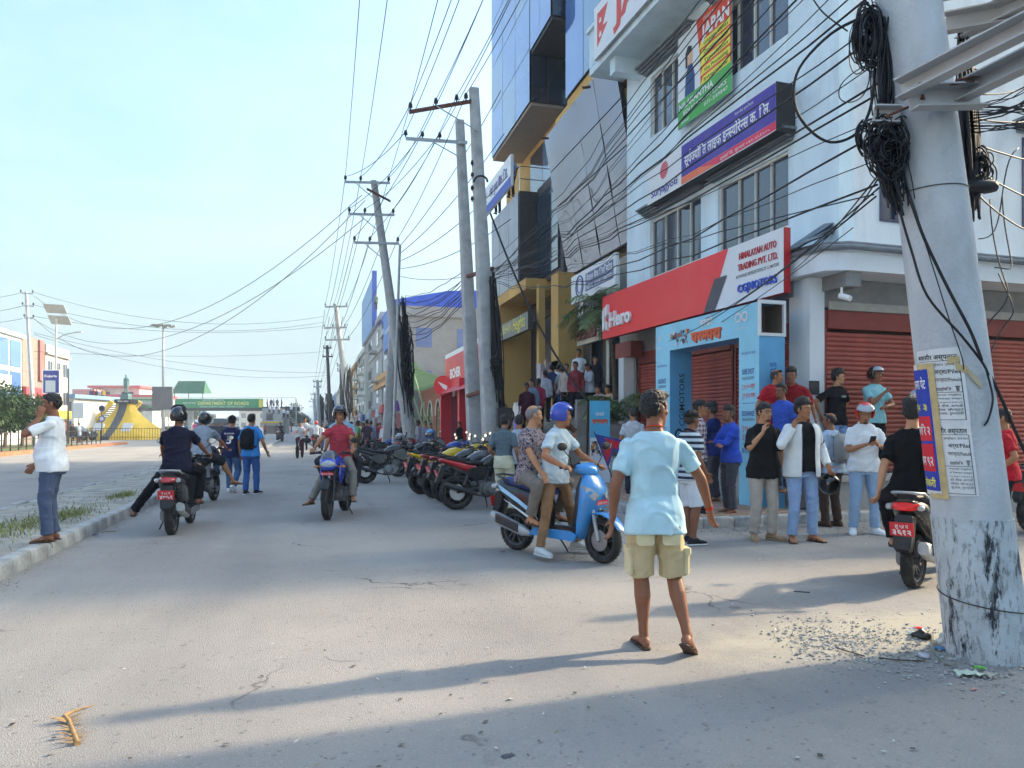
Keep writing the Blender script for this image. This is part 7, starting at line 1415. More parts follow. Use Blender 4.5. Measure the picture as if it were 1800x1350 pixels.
for k,(px,D,h,cr,l_) in enumerate(((8,48,4.4,2.1,'bushy roadside tree at the left edge of the park'),(38,50,3.9,1.9,'rounded green tree between the park fence and the pole'),(62,54,4.0,1.7,'third park tree just behind the phoning man'),(-25,50,4.2,2.2,'park tree cut by the left edge of the view'))):tree(l_,GD(px,D),h,cr,3400,40+k,trunk=.3,lsz=.26)
for k,(px,D,h,cr,l_) in enumerate(((512,175,6.8,3.2,'tall green tree right of the footbridge stairs'),(525,190,5.0,2.6,'smaller tree behind the tall one right of the footbridge'),(345,170,4.6,4.2,'leafy tree under the footbridge by the pier'),(362,180,4.0,3.6,'low tree behind the white van'),(300,165,3.6,3.4,'low tree under the left part of the banner'),(534,230,4.6,3.4,'dark small tree at the end of the left kerb'))):tree(l_,GD(px,D),h,cr,900,60+k,trunk=.4,lsz=.8,clumps=7)
b=MB();rnd=random.Random(4)
A_=[(-15.2,25),(-15.2,66),(-22.5,66),(-40,66),(-40,10),(-22,10)];b.add([(x,y,.02) for x,y in A_],[tuple(range(6))]);struct('lawn',b,mat('lawn_soil',(.13,.16,.06),.95,var=.4,vscale=2))
b=MB();b.bb((-15.3,24,-.01),(-14.5,66,.16));struct('brick_edging',b,mat('orange_brick_edging',(.42,.17,.09),.9,var=.4,vscale=4,bump=.5))
pf=empty('park_fence',(-16.2,30,0),0,'low dark railing round the park lawn','fence')
for k in range(30):MB().bb((-.03,k*1.2,0),(.03,k*1.2+.06,1.15)).build('post',M_['dmetal'],pf)
for z in (.3,.7,1.1):MB().tube([(0,0,z),(0,35,z)],.03,4).build('rail',M_['dmetal'],pf)
GRASS=mat('grass_blade',(.24,.26,.10),.8,var=.5,vscale=3,spec=.2)
def grass(label,spots,n,h,seed):
    rnd=random.Random(seed);b=MB()
    for k in range(n):
        cx_,cy_,rx_,ry_=spots[k%len(spots)];x,y=cx_+rnd.gauss(0,rx_),cy_+rnd.gauss(0,ry_);a=rnd.random()*6.28;hh=h*rnd.uniform(.4,1.2);w_=.006*(1+hh*4);dx,dy=math.cos(a),math.sin(a);z0=.13 if x > -5.1 else .02
        b.add([(x - dy*w_,y+dx*w_,z0),(x+dy*w_,y - dx*w_,z0),(x+dx*hh*.5,y+dy*hh*.5,z0+hh)],[(0,1,2)])
    o=b.build('grass',GRASS,None);tag(o,label,None,None,'stuff')
q1=G(60,920,.13);q2=G(120,905,.13);q3=G(20,935,.13);q4=G(375,805,.13);q5=G(300,838,.13);q6=G(215,872,.13)
sp_=[(q1.x,q1.y,.25,.6),(q2.x,q2.y,.15,.5),(q3.x - .3,q3.y,.3,.5),(q4.x,q4.y,.2,1.0),(q5.x,q5.y,.1,.4),(q6.x,q6.y,.1,.4),(-3.6,30,.3,3.5),(-3.8,11,.6,2)]
sp_=[(min(max(a,-4.6),-3.3),b_,min(c,.3),d) for a,b_,c,d in sp_]
grass('short dusty grass tufts on the median',sp_,4200,.07,5)
grass('lawn grass inside the park fence',[(-19 - 1.5*k,36+4*(k%6),1.2,4) for k in range(12)],9000,.35,6)
# ------------------------------------------------------------------ vehicles and the people on or beside them
def hd(a,b_):d=b_ - a;return math.atan2(-d.x,d.y)
def face_rot(f):return -(math.radians(f)+A0)
def at_rear(px,py,f,wb=.635):a=G(px,py);r_=face_rot(f);return a+V3((-math.sin(r_),math.cos(r_),0))*wb,r_
HB=paint('#1f3fae',.15,.8,0);HR=paint('#d23326',.2,.7,0);HK=paint('#1a1a1d',.15,.8,0);HG=paint('#8d9298',.2,.7,0)
ra,fa=G(907,966),G(1064,990);mid=(ra+fa)/2;rot=hd(ra,fa)
scooter('bright blue scooter with dark rear panels carrying two riders in the road',mid,rot,'#3d8ed2','#17181c',seatc='#27366e',front='लु ४३ प ६७११',plate_=('लु ४३','६७११'),steer=-.12,accent='#a8d3f0')
inv=Matrix.Rotation(-rot,3,'Z')
def LQ(p):q=inv @ (V3(p) - mid);return tuple(q)
f1=LQ(G(966,984));
person('man in blue helmet and pale polo driving the blue scooter, feet on the road',mid,absrot=rot,topk='polo',top='#c4d2da',bottom='#8a6a4c',shoes='croc',skin='b',pelvis=(0,-.06,.93),lean=.18,feet=((-.34,.02,0),(.36,.02,0)),fyaw=(.1,-.2),knee=((-.3,1,0),(.3,1,0)),hands=((-.30,.30,1.06),(.30,.30,1.06)),elbow=((-.8,-.5,-.6),(.8,-.5,-.6)),helm=(HB,'open','none'),hyaw=.75,curl=(1.1,1.1),hdir=((.05,1,-.1),(-.05,1,-.1)),hac=((-1,0,0),(1,0,0)),slim=.012,vox=.009,twist=.1)
person('older grey haired man in mauve printed shirt riding pillion on the blue scooter',mid,absrot=rot,topk='tee',topm=PRINT,bottom='#7d756c',shoes='sandal',skin='c',hair='buzz',hairm=HAIRG,pelvis=(0,-.42,.93),lean=.05,feet=((-.24,-.22,.36),(.24,-.22,.36)),knee=((-.5,1,.4),(.5,1,.4)),hands=((-.22,-.1,.86),(.24,.02,.86)),elbow=((-1,-.3,-.3),(1,-.3,-.4)),hyaw=.9,cuff=.86,slim=.0,vox=.009,fat=.02)
p0,r0=at_rear(302,940,-13);scooter('grey black scooter stopped at the left kerb with a red tail lamp',p0,r0,'#26272b','#232427',accent=None,plate_=('ग ८८ प','४७५१'))
fl_=Matrix.Rotation(-r0,3,'Z') @ (G(214,933) - p0)
person('rider in navy tee and flipped open black helmet astride the scooter at the left kerb',p0,absrot=r0,top='#1c1d30',bottom='#16171d',shoes='flip',skin='a',pelvis=(-.02,-.22,.94),lean=.22,feet=(tuple(fl_),(.22,.05,.34)),fyaw=(.2,-.1),knee=((-.6,1,.1),(.5,1,.2)),hands=((-.32,.30,1.05),(.32,.30,1.05)),elbow=((-1,-.5,-.4),(1,-.5,-.4)),helm=(HK,'open','high',M_['visor']),curl=(1.1,1.1),hdir=((0,1,-.1),(0,1,-.1)),hac=((-1,0,0),(1,0,0)),fat=.02,slim=.0)
p1,r1=at_rear(343,892,-8,.66);motorcycle('dark motorcycle just ahead of the kerbside scooter',p1,r1,'#2a2b30',plate_=('लु ७','२३५'),lit=True,cowl=True)
person('rider in grey shirt and shorts with one bare leg stretched out beside his motorcycle',p1,absrot=r1,top='#8b939e',bottom='#2b2c33',botk='shorts',shoes='sandal',skin='b',pelvis=(0,-.28,.97),lean=.5,feet=((-.25,.2,0),(.52,-.02,.36)),fyaw=(0,-1.0),knee=((-.5,1,.2),(.2,1,.5)),hands=((-.34,.28,1.05),(.34,.28,1.05)),helm=(HK,'full','down'),slv=0,curl=(1.1,1.1),hyaw=.0)
a_=G(574,914);r2=face_rot(180);c_=a_ - V3((-math.sin(r2),math.cos(r2),0))*.66
motorcycle('blue and black motorcycle coming down the road toward the camera',c_,r2,'#2c4cc0',plate_=('',''),front='लु ९ प ६७५४',steer=.06,lit=False)
person('rider in red polo and dark grey helmet on the oncoming blue motorcycle',c_,absrot=r2,topk='polo',top='#b8404c',bottom='#8d867c',shoes='flip',skin='b',pelvis=(0,-.26,.97),lean=.1,feet=((-.30,.10,.24),(.46,.12,.06)),fyaw=(.3,-.5),knee=((-.8,1,.2),(.8,1,.2)),hands=((-.35,.27,1.07),(.35,.27,1.07)),elbow=((-1,-.2,.1),(1,-.2,.1)),helm=(paint('#3c3d40',.2,.7,.05),'open','high'),hyaw=.55,curl=(1.2,1.2),hdir=((0,1,-.3),(0,1,-.3)),hac=((-1,0,0),(1,0,0)),fat=.015)
person('balding man in pale blue shirt riding pillion behind the red polo rider',c_,absrot=r2,topk='shirt',top='#8fb6cc',bottom='#3a3a40',shoes='shoe',skin='b',hair='bald',pelvis=(.06,-.66,1.03),lean=-.02,feet=((-.24,-.42,.42),(.26,-.42,.42)),knee=((-1,1,.3),(1,1,.3)),hands=((-.26,-.2,.95),(.28,-.2,.95)),fat=.02,slv=0)
p3,r3=at_rear(1606,1033,44);scooter('black scooter beside the thick pole with a lit red tail lamp and red number plate',p3,r3,'#1d1d20','#1d1d20',accent=None,plate_=('लु ५४ प','३६१२'),lit=True)
person('young man in black tee seated on the black scooter gripping the rear rail',p3,absrot=r3,top='#121214',bottom='#16161a',shoes='sandal',skin='c',hair='thick',pelvis=(-.03,-.55,.93),lean=-.04,feet=((-.30,-.22,.30),(.26,-.15,.32)),knee=((-1,1,.2),(1,1,.2)),hands=((-.26,-.80,.86),(.22,-.84,.86)),elbow=((-1,.2,.2),(1,.2,.2)),hyaw=.15,curl=(1.1,1.1),vox=.0085,slen=.8)
q0=G(1818,938);q1_=q0+RT*1.25+FW*.45;motorcycle('black classic motorcycle cut by the right edge of the view',(q0+q1_)/2,hd(q0,q1_),'#141416',accent='#1a1a1c',cowl=False,rimc='#8a8a8c')
def between(px,py,f):return at_rear(px,py,f,.66)
rowb=[(642,850,80,'black sport commuter motorcycle parked side on at the head of the row','#1d1e21',dict(accent='#26272a',lean=-.1)),
        (742,869,62,'yellow and black motorcycle second from the head of the parked row','#d9b21c',dict(tail='#d9b21c',plate_=('लु ३','८१२'),lean=-.1)),
        (766,876,60,'black motorcycle with a dark red tail squeezed beside the yellow one','#2a2a2d',dict(tail='#8c1f28',plate_=('लु ५','७३४'),lean=-.1)),
        (785,884,62,'grey motorcycle with small blue tipped plate in the parked row','#47484d',dict(tail='#7c1d24',plate_=('लु २','९१'),lean=-.1)),
        (803,896,72,'black and red motorcycle parked nearest to the man in cream trousers','#19191b',dict(tail='#c02028',accent='#16161a',lean=-.12,plate_=('लु ८','५५२'))),
        (700,838,66,'black motorcycle behind the side on one','#202124',dict(lean=-.1)),(668,824,70,'dark red motorcycle in the second file of parked bikes','#8c1a22',dict(lean=-.1)),(655,815,70,'blue tanked motorcycle in the second file of parked bikes','#24418c',dict(lean=-.1)),(646,806,72,'bright red motorcycle in the second file of parked bikes','#c42430',dict(lean=-.1)),(690,812,68,'white motorcycle deep in the parked rows','#c9ccd0',dict(lean=-.1)),(720,824,66,'silver motorcycle deep in the parked rows','#85888c',dict(lean=-.1)),(638,798,74,'black motorcycle near the woman in yellow','#1f1f22',dict(lean=-.1)),(760,836,58,'blue motorcycle by the leaning pole foot','#2450b4',dict(lean=-.1)),(795,848,55,'yellow tanked motorcycle by the man in grey green shirt','#e0b818',dict(lean=-.1)),(832,858,60,'red covered motorcycle next to the man in grey green shirt','#c8202a',dict(lean=-.1)),(670,800,70,'maroon motorcycle further back in the parked rows','#7a1d2a',dict(lean=-.1))]
for px,py,f,l_,c,kw in rowb:
    pp,rr=between(px,py,f);motorcycle(l_,pp,rr,c,group='parked motorbikes',**kw)
def loose_helmet(px,py,D,m,label,yaw=0,vis='down'):
    h_=helmet(V3((0,0,0)),Matrix.Identity(3),m,None,'full',vis);h_.location=P(px,py,D);h_.rotation_euler=(0,0,yaw - A0);return tag(h_,label,'helmet')
loose_helmet(703,772,19.6,HG,'grey full face helmet resting on the side on black motorcycle',2.6);loose_helmet(757,766,18.5,paint('#3c7cb0',.2,.7,0),'blue topped helmet resting on a parked bike by the leaning pole',2.8)
def bicycle(label,loc,rot_):
    t=empty('bicycle',loc,rot_,label,'bicycle');r=.33
    for y in (-.5,.52):
        w_=MB().lathe([(r*.93,-.02),(r,-.012),(r,.012),(r*.93,.02),(r*.93,-.02)],28,axis='X').build('wheel',M_['rubber'],t,smooth=40);w_.location=(0,y,r);b=MB()
        for k in range(14):a=2*PI*k/14;b.tube([(0,0,0),(0,r*.93*math.cos(a),r*.93*math.sin(a))],.003,3)
        b.build('spokes',M_['chrome'],w_)
    MB().tube([(0,-.5,r),(0,-.15,.35),(0,.38,.85),(0,-.28,.78),(0,-.5,r)],.018,6).tube([(0,-.28,.86),(0,-.15,.32)],.018,6).build('frame',M_['black'],t,smooth=40);MB().tube([(0,.52,r),(0,.40,.95)],.018,6).build('fork',M_['black'],t);MB().tube([(-.28,.28,1.02),(0,.40,1.0),(.28,.28,1.02)],.013,6).build('handlebar',M_['chrome'],t);MB().ell((0,-.3,.89),(.08,.14,.035)).build('saddle',M_['black'],t,smooth=180);MB().bb((-.06,-.75,.70),(.06,-.4,.73)).build('carrier',M_['black'],t);return t
bp0=G(523,806);br_=face_rot(176);bicycle('black bicycle carrying two schoolboys up the road',bp0 - V3((-math.sin(br_),math.cos(br_),0))*.5,br_)
bl=bp0 - V3((-math.sin(br_),math.cos(br_),0))*.5
person('schoolboy in white shirt and red tie pedalling the black bicycle',bl,absrot=br_,H=1.6,topk='shirt',top='#dcd6d6',bottom='#5a2a38',shoes='shoe',pelvis=(0,-.3,1.0),lean=.35,feet=((-.12,-.05,.2),(.12,.05,.45)),hands=((-.27,.25,1.08),(.27,.25,1.08)),lod=1,vox=.012,slv=0,slim=.015)
person('schoolboy standing up on the carrier behind the cyclist',bl,absrot=br_,H=1.6,topk='shirt',top='#d8dade',bottom='#4a2430',shoes='shoe',pelvis=(-.12,-.62,1.18),lean=.0,feet=((-.2,-.6,.36),(.1,-.6,.36)),hands=((-.2,-.35,1.35),(.15,-.35,1.35)),lod=1,vox=.012,slv=0,slim=.015)
# ------------------------------------------------------------------ people on foot
def main_extras(body,S):
    bm_=cloth('#d8c8a0');R_=S.Rp
    for sx in (-1,1):
        c=S.pel+R_ @ V3((sx*.085,-.122,-.135));b=MB().slab([(-.012,-.065),(.012,-.065),(.014,.06),(-.012,.06)],.058,.015,M=Matrix.Translation(c));b.build('back_pocket',bm_,body,smooth=40);MB().slab([(-.018,.03),(.008,.03),(.010,.062),(-.016,.062)],.061,.01,M=Matrix.Translation(c)).build('pocket_flap',bm_,body,smooth=40)
        h,k_=S.hip[0 if sx < 0 else 1],S.knee[0 if sx < 0 else 1];m_=h.lerp(k_,.74)+V3((sx*.084,-.01,0));MB().slab([(-.075,-.09),(.075,-.09),(.075,.08),(-.075,.08)],.018,.02,M=Matrix.Translation(m_)).build('cargo_pocket',bm_,body,smooth=40);MB().slab([(-.08,.045),(.08,.045),(.08,.09),(-.08,.09)],.024,.012,M=Matrix.Translation(m_)).build('pocket_flap',bm_,body,smooth=40)
    rd=cloth('#c8402c');n0=S.spine(.555)[0];MB().tube([n0+S.Rc @ V3((.060*math.cos(a),.060*math.sin(a),.012 - .014*math.sin(a))) for a in [2*PI*q/20 for q in range(21)]],.004,5).build('neck_thread',rd,body)
    w_=S.wri[1];d=(S.wri[1] - S.elb[1]).normalized();u,v=frame(d,V3((0,1,0)))
    for q in range(3):MB().tube([w_ - d*.008*q+(u*math.cos(a))*.029+v*math.sin(a)*.024 for a in [2*PI*t/16 for t in range(17)]],.003,4).build('wrist_thread',rd,body)
person('man in pale blue tee and khaki cargo shorts walking away in flip flops',G(1152,1143),-3,1.70,top='#b9d9e2',bottom='#c9b68e',botk='shorts',shoes='flip',skin='a',vox=.0062,hyaw=-1.0,hands=((-.28,.05,.87),(.41,.14,.93)),elbow=((-.7,-1,0),(.8,-1,0)),pelvis=(-.01,0,.92),feet=((-.065,.06,0),(.155,-.18,.06)),fpitch=(0,-.55),fyaw=(.1,-.55),knee=((-.05,1,0),(.05,1,0)),curl=(.5,.38),hdir=(None,(.25,.25,-1)),hac=((0,1,0),(-.3,1,.2)),lean=.0,broad=1.0,fat=-.016,seed=4,slen=.7,hem=-.13,extras=main_extras,cap=None,leg=1.0)
person('heavyset man in white tee and slate trousers pressing his ear on the kerb',G(92,951,.165),-112,1.67,top='#e6e8ec',bottom='#4e5a74',shoes='sandal',skin='a',fat=.045,lean=-.04,hands=((-.15,.10,1.45),(.14,.2,.90)),elbow=((-.5,.5,-1),(.8,-1,-.1)),hdir=((.15,-.15,1),None),curl=(.7,.9),hyaw=.05,feet=((-.09,.03,0),(.10,.0,0)),seed=8,vox=.008,hem=-.10,slen=.8)
def jersey_extras(s_,n_):
    def f(body,S):
        T_=S.spine(.40);o=T_[0];Rc=S.Rc;fc=Face(o+Rc @ V3((-.15,-.135,-.05)),Rc @ V3((.30,0,0)),Rc @ V3((0,0,.12)));lettering(fc,s_,.15,.04,.05,M_['wht'],body,.008,lift=.008,width=.22,center=True)
        T_=S.spine(.26);fc=Face(T_[0]+Rc @ V3((-.15,-.140,-.10)),Rc @ V3((.30,0,0)),Rc @ V3((0,0,.22)));lettering(fc,n_,.15,.02,.25,M_['wht'],body,.02,lift=.010,center=True)
    return f
person('boy in navy football shirt number five and jeans walking away',G(407,866),2,1.69,top='#20264a',bottom='#4a6a94',shoes='white',skin='b',feet=((-.1,.12,0),(.09,-.18,.10)),fpitch=(0,-.7),cap=('#15161c',1),extras=jersey_extras('BELLINGHAM','5'),seed=11,slen=.85,hem=-.13)
o=person('walker in bright blue shirt and jeans with a black backpack',G(441,869),4,1.72,top='#3f8ed6',bottom='#3a5f9c',shoes='shoe',skin='b',feet=((-.1,-.05,0),(.09,.08,0)),hands=(None,(.30,.12,.92)),seed=12)
def backpack(person_,S,m,label,k=1.0,name='backpack'):
    b=MB();b.loft([(V3((0,-.17,-.22)),(.12,0,0),(0,.05,0)),(V3((0,-.20,-.16)),(.145,0,0),(0,.085,0)),(V3((0,-.20,.05)),(.15,0,0),(0,.09,0)),(V3((0,-.18,.18)),(.12,0,0),(0,.065,0)),(V3((0,-.155,.22)),(.06,0,0),(0,.03,0))],14,pw=3.2)
    T_=Matrix.Translation(person_.location) @ Matrix.Rotation(person_.rotation_euler[2],4,'Z') @ Matrix.Diagonal((*person_.scale,1)) @ Matrix.Translation(S.spine(.27)[0]) @ S.Rc.to_4x4()
    o=b.build(name,m,None,smooth=50);o.matrix_world=T_;tag(o,label,'backpack');MB().loft([(V3((0,-.27,-.16)),(.10,0,0),(0,.03,0)),(V3((0,-.275,-.02)),(.105,0,0),(0,.035,0)),(V3((0,-.265,.04)),(.08,0,0),(0,.02,0))],12,pw=3).build('front_pocket',m,o,smooth=50)
    for sg in (-1,1):MB().tube([V3((sg*.10,-.13,.17)),V3((sg*.105,-.02,.235)),V3((sg*.10,.13,.14)),V3((sg*.12,.14,-.02)),V3((sg*.14,-.02,-.15)),V3((sg*.13,-.15,-.18))],.018,6).build('strap',m,o,smooth=60)
    MB().tube([V3((-.03,-.15,.22)),V3((0,-.15,.26)),V3((.03,-.15,.22))],.008,5).build('handle',m,o);return o
backpack(o,LAST['S'],cloth('#1a1b20'),'black backpack on the walker in bright blue shirt')
person('man in grey green shirt and cream trousers standing with his back to the camera',G(886,902),22,1.66,topk='tucked',top='#60717a',bottom='#c9c8ae',shoes='brown',skin='b',slv=0,hands=((-.22,.16,.95),(.24,.1,.9)),seed=21,slen=.8)
person('dark haired youth in light shirt beside the man in grey green',GD(912,13.3),10,1.66,top='#a9b6c6',bottom='#33343c',shoes='shoe',skin='b',seed=22)
person('woman in floral teal and red top behind the blue scooter riders',GD(943,11.6),30,1.62,topk='tee',topm=FLORAL,bottom='#3a2a34',shoes='sandal',skin='b',hair='tail',seed=23)
person('man in brown shirt and dark cap standing by the stairs looking left',G(990,856,.14),-60,1.74,top='#6b4a3a',bottom='#a8a7a6',shoes='white',skin='c',cap=('#23242e',1),seed=24,hands=((-.1,.2,1.1),(.22,-.1,.95)),slen=.95)
person('man with short dark hair in pale grey shirt behind the main walker',GD(1113,14.5,.14),20,1.68,top='#b8bdc4',bottom='#3a3c46',shoes='shoe',skin='b',seed=25,hyaw=.6)
person('man in navy striped polo, white shorts and black cap facing right',G(1212,957),62,1.66,topk='polo',topm=STRIPE,bottom='#dfe2e8',botk='shorts',shoes='shoe',skin='a',cap=('#16171b',1),collar='#1d2030',hands=((-.1,.22,1.0),(.2,.1,.92)),seed=26,fat=.02,feet=((-.09,.06,0),(.09,-.02,0)))
person('youth in plaid shirt and dark cap half hidden behind the striped polo',GD(1226,11.4,.14),110,1.72,topk='shirt',topm=PLAID,bottom='#40424a',shoes='shoe',skin='b',cap=('#2a2d33',1),seed=27)
person('young man in navy tee facing the shutters, arms forward',G(1254,884,.14),-52,1.72,top='#1e2c60',bottom='#4a4b52',shoes='sandal',skin='a',hair='thick',hands=((-.12,.24,1.08),(.1,.24,1.05)),elbow=((-1,-.4,-.3),(1,-.4,-.3)),seed=28)
def jacket_inner(body,S):pass
person('bearded man in blue and white track jacket with folded arms',G(1284,903,.14),-105,1.62,topk='jacket',top='#2f50b8',bottom='#4b4c54',shoes='sandal',skin='a',hair='thick',hands=((.10,.24,1.16),(-.08,.26,1.12)),elbow=((-1,.2,-.7),(1,.2,-.7)),seed=29,beard=1,hyaw=.3)
person('man in black tee, glasses and backward cap with a hand at his chin',G(1341,949),172,1.765,top='#17171a',bottom='#b3a79c',shoes='tan',skin='c',cap=('#32353c',-1),glasses=True,beard=2,hands=((-.26,.04,.90),(.10,.20,1.36)),elbow=((-.6,-1,0),(.6,.6,-1)),hdir=(None,(-.3,-.2,1)),curl=(.4,1.0),seed=31,vox=.0078,slen=.95,hem=-.14,fyaw=(.5,-.35),hyaw=.2)
def open_shirt(body,S):pass
o=person('young man in open white shirt over black tee and light jeans touching his ear',G(1408,952),172,1.80,top='#17171b',bottom='#8fa8cc',shoes='sandal',skin='b',hair='thick',hands=((-.29,.10,.93),(.175,.14,1.39)),elbow=((-.6,-1,0),(.8,.1,-1)),hdir=(None,(-.3,-.5,1)),curl=(.7,.9),hyaw=.42,seed=32,vox=.0078,fat=.028,feet=((-.15,.0,0),(.13,.02,0)),fyaw=(.45,-.35),hem=-.06,slv=0,slim=.0)
def overshirt(body,S,h,seed,open_w=.36,col='#dcdfe0'):
    """an open shirt: torso shell with a gap at the front, plus long sleeves"""
    mb=MB();T_=[(-.13,.19,.145),(-.02,.187,.14),(.08,.178,.135),(.18,.172,.13),(.30,.178,.134),(.40,.182,.128),(.455,.172,.112),(.49,.15,.10),(.52,.115,.085)];n=26;vs=[]
    for hh,rx,ry in T_:
        c,R_=S.spine(hh)
        for k in range(n+1):a=PI/2+open_w+(2*PI - 2*open_w)*k/n;ca,sa=math.cos(a),math.sin(a);vs.append(c+R_ @ V3(((rx+.02)*math.copysign(abs(ca)**.86,ca)*1.03,(ry+.03)*math.copysign(abs(sa)**.86,sa)*1.06+.012,0)))
    fs=[(j*(n+1)+i,j*(n+1)+i+1,(j+1)*(n+1)+i+1,(j+1)*(n+1)+i) for j in range(len(T_) - 1) for i in range(n)];out=[v+(v - S.spine(.2)[0]).normalized()*0 for v in vs]
    me=bpy.data.meshes.new('overshirt');me.from_pydata([tuple(v) for v in out],[],fs);me.materials.append(cloth(col));me.polygons.foreach_set('use_smooth',[True]*len(me.polygons));o=link(bpy.data.objects.new('overshirt',me),body);sm=o.modifiers.new('t','SOLIDIFY');sm.thickness=.014;sm.offset=0;su=o.modifiers.new('s','SUBSURF');su.levels=su.render_levels=1
    mb=MB()
    for i in (0,1):
        a,e,w_=S.sho[i],S.elb[i],S.wri[i];rf=S.Rc @ V3((0,1,0));mb.ell(a,(.070,.074,.066),10,8);limb(mb,a,e,[(0,.068,.072),(.5,.068,.066),(1,.062,.060)],rf);mb.ell(e,(.061,.061,.061),8,6);limb(mb,e,w_,[(0,.061,.06),(.6,.054,.052),(.95,.046,.044)],rf)
    job('sleeve',mb,cloth(col),.010,3,body,.009,1,seed)
overshirt(o,LAST['S'],1,5)
hp=wl(o,LAST['S'].wri[0])+V3((0,0,-.24));h_=helmet(V3((0,0,0)),Matrix.Rotation(1.2,3,'X'),HK,None,'full','none');h_.location=hp+RT*.04;h_.rotation_euler=(0,0,PI - A0+.3);tag(h_,'black full face helmet held upside down by the man in the open white shirt','helmet')
o=person('man with shaved head, glasses and grey backpack seen from behind',GD(1462,11.0),-28,1.66,top='#a9bcd0',bottom='#4a3830',shoes='brown',skin='a',hair='buzz',seed=33,hyaw=.5,glasses=True);backpack(o,LAST['S'],cloth('#8f9190'),'grey backpack with a pale pocket worn by the shaved head man')
o=person('man in red helmet and white polo looking at a phone',G(1518,938),188,1.77,topk='polo',top='#e6e8ea',bottom='#98b0cc',shoes='white',skin='b',helm=(HR,'open','up',M_['visorc']),beard=1,hands=((-.10,.24,1.19),(.03,.26,1.20)),elbow=((-.8,-.2,-1),(.8,-.2,-1)),curl=(.8,.8),hdir=((.5,.6,.3),(-.4,.6,.4)),hpitch=.45,seed=34,vox=.0078,fat=.02,hyaw=-.15,fyaw=(.5,-.3),feet=((-.14,0,0),(.14,.02,0)),slen=.8)
def phone(o,S,off_,label,i=1):
    c=wl(o,S.wri[i]+V3(off_));ph=MB().slab([(-.038,-.075),(.038,-.075),(.038,.075),(-.038,.075)],.005,.004,M=Matrix.Rotation(PI/2,4,'Z')).build('phone',M_['black'],None,smooth=40);ph.location=c;ph.rotation_euler=(-.7,0,o.rotation_euler[2]);tag(ph,label,'phone');MB().add([(-.034,-.0056,-.07),(.034,-.0056,-.07),(.034,-.0056,.07),(-.034,-.0056,.07)],[(0,1,2,3)]).build('screen',mat('phone_screen',(.1,.14,.18),.1),ph)
phone(o,LAST['S'],(-.03,.09,.05),'phone held up by the man in the red helmet')
Z6=.69
def on_cb(px,D,z=Z6):return GD(px,D,z)
person('crew cut youth in red tee leaning out beside the gateway post',on_cb(1352,12.0),150,1.70,top='#b0202c',bottom='#3a3c44',shoes='sandal',skin='b',hair='buzz',lean=.12,side=-.2,hyaw=.5,seed=35)
person('curly haired man in dark red shirt bending toward the crew cut youth',on_cb(1400,12.1),-150,1.72,topk='polo',top='#8e1a22',bottom='#33343a',shoes='sandal',skin='a',hair='thick',lean=.22,hyaw=.1,hands=((-.3,.1,.9),(.26,.05,.9)),seed=36,slen=.95,side=.15)
person('bearded man in royal blue shirt between the two men in red',on_cb(1376,11.7,.45),-120,1.68,topk='tee',top='#3656b4',bottom='#3a3c44',shoes='sandal',skin='a',beard=2,glasses=True,seed=37)
def chest(s_):
    def f(body,S):T_=S.spine(.36);Rc=S.Rc;fc=Face(T_[0]+Rc @ V3((.15,.145,-.03)),Rc @ V3((-.30,0,0)),Rc @ V3((0,0,.1)));lettering(fc,s_,.15,.03,.045,M_['wht'],body,.004,lift=.006,width=.10,center=True)
    return f
person('slim young man in black tee and pale jeans standing on the shop ledge',on_cb(1470,12.35),155,1.70,top='#15151a',bottom='#7f9cc8',shoes='white',skin='c',hair='thick',hands=((-.20,-.12,1.0),(.22,-.14,1.0)),elbow=((-1,-.3,0),(1,-.3,0)),hyaw=.5,seed=38,extras=chest('KUNA'),slen=.8)
person('man in aqua polo and black helmet with raised visor on the shop ledge',on_cb(1536,12.4),168,1.74,topk='polo',top='#8cc4cc',bottom='#17181d',shoes='shoe',skin='a',helm=(HK,'open','up',M_['visorc']),hands=((-.02,.25,1.10),(-.02,.22,1.32)),elbow=((-1,.0,-.6),(1,-.2,-.9)),curl=(.6,.9),hyaw=.3,seed=39)
o=person('man in pale lilac shirt on the shop ledge checking his phone',on_cb(1626,12.6),200,1.70,topk='tucked',slv=2,top='#b9bed2',bottom='#3f5580',shoes='shoe',skin='a',glasses=True,hands=((-.05,.26,1.12),(.06,.26,1.14)),elbow=((-.9,-.2,-.7),(.9,-.2,-.7)),curl=(.7,.7),hpitch=.35,seed=40,slen=.95,fat=.02);phone(o,LAST['S'],(-.02,.09,.03),'dark phone held by the man in lilac shirt on the ledge')
person('man in red tee with a black shoulder strap behind the classic motorcycle',GD(1768,9.4),-60,1.68,top='#b81f2e',bottom='#20222a',shoes='shoe',skin='b',seed=41,hands=((-.2,.1,.95),(.24,.14,.93)))
SZ=lambda px,py,D:P(px,py,D)
person('waiter in white shirt and dark waistcoat standing on the top landing',SZ(1018,713,22.6),205,1.70,topk='tucked',slv=1,top='#d8dce4',bottom='#23263a',shoes='shoe',skin='b',lod=0,vox=.012,seed=51)
person('second waiter in dark waistcoat behind the grey tee man on the stairs',SZ(981,730,25),60,1.70,topk='tucked',top='#cfd2da',bottom='#1c1d26',shoes='shoe',lod=1,vox=.014,seed=52)
person('man in grey tee and blue jeans climbing the stairs',SZ(989,737,24),18,1.70,top='#8f959c',bottom='#33507e',shoes='shoe',skin='b',lod=1,vox=.013,seed=53,feet=((-.1,-.1,0),(.1,.18,.16)))
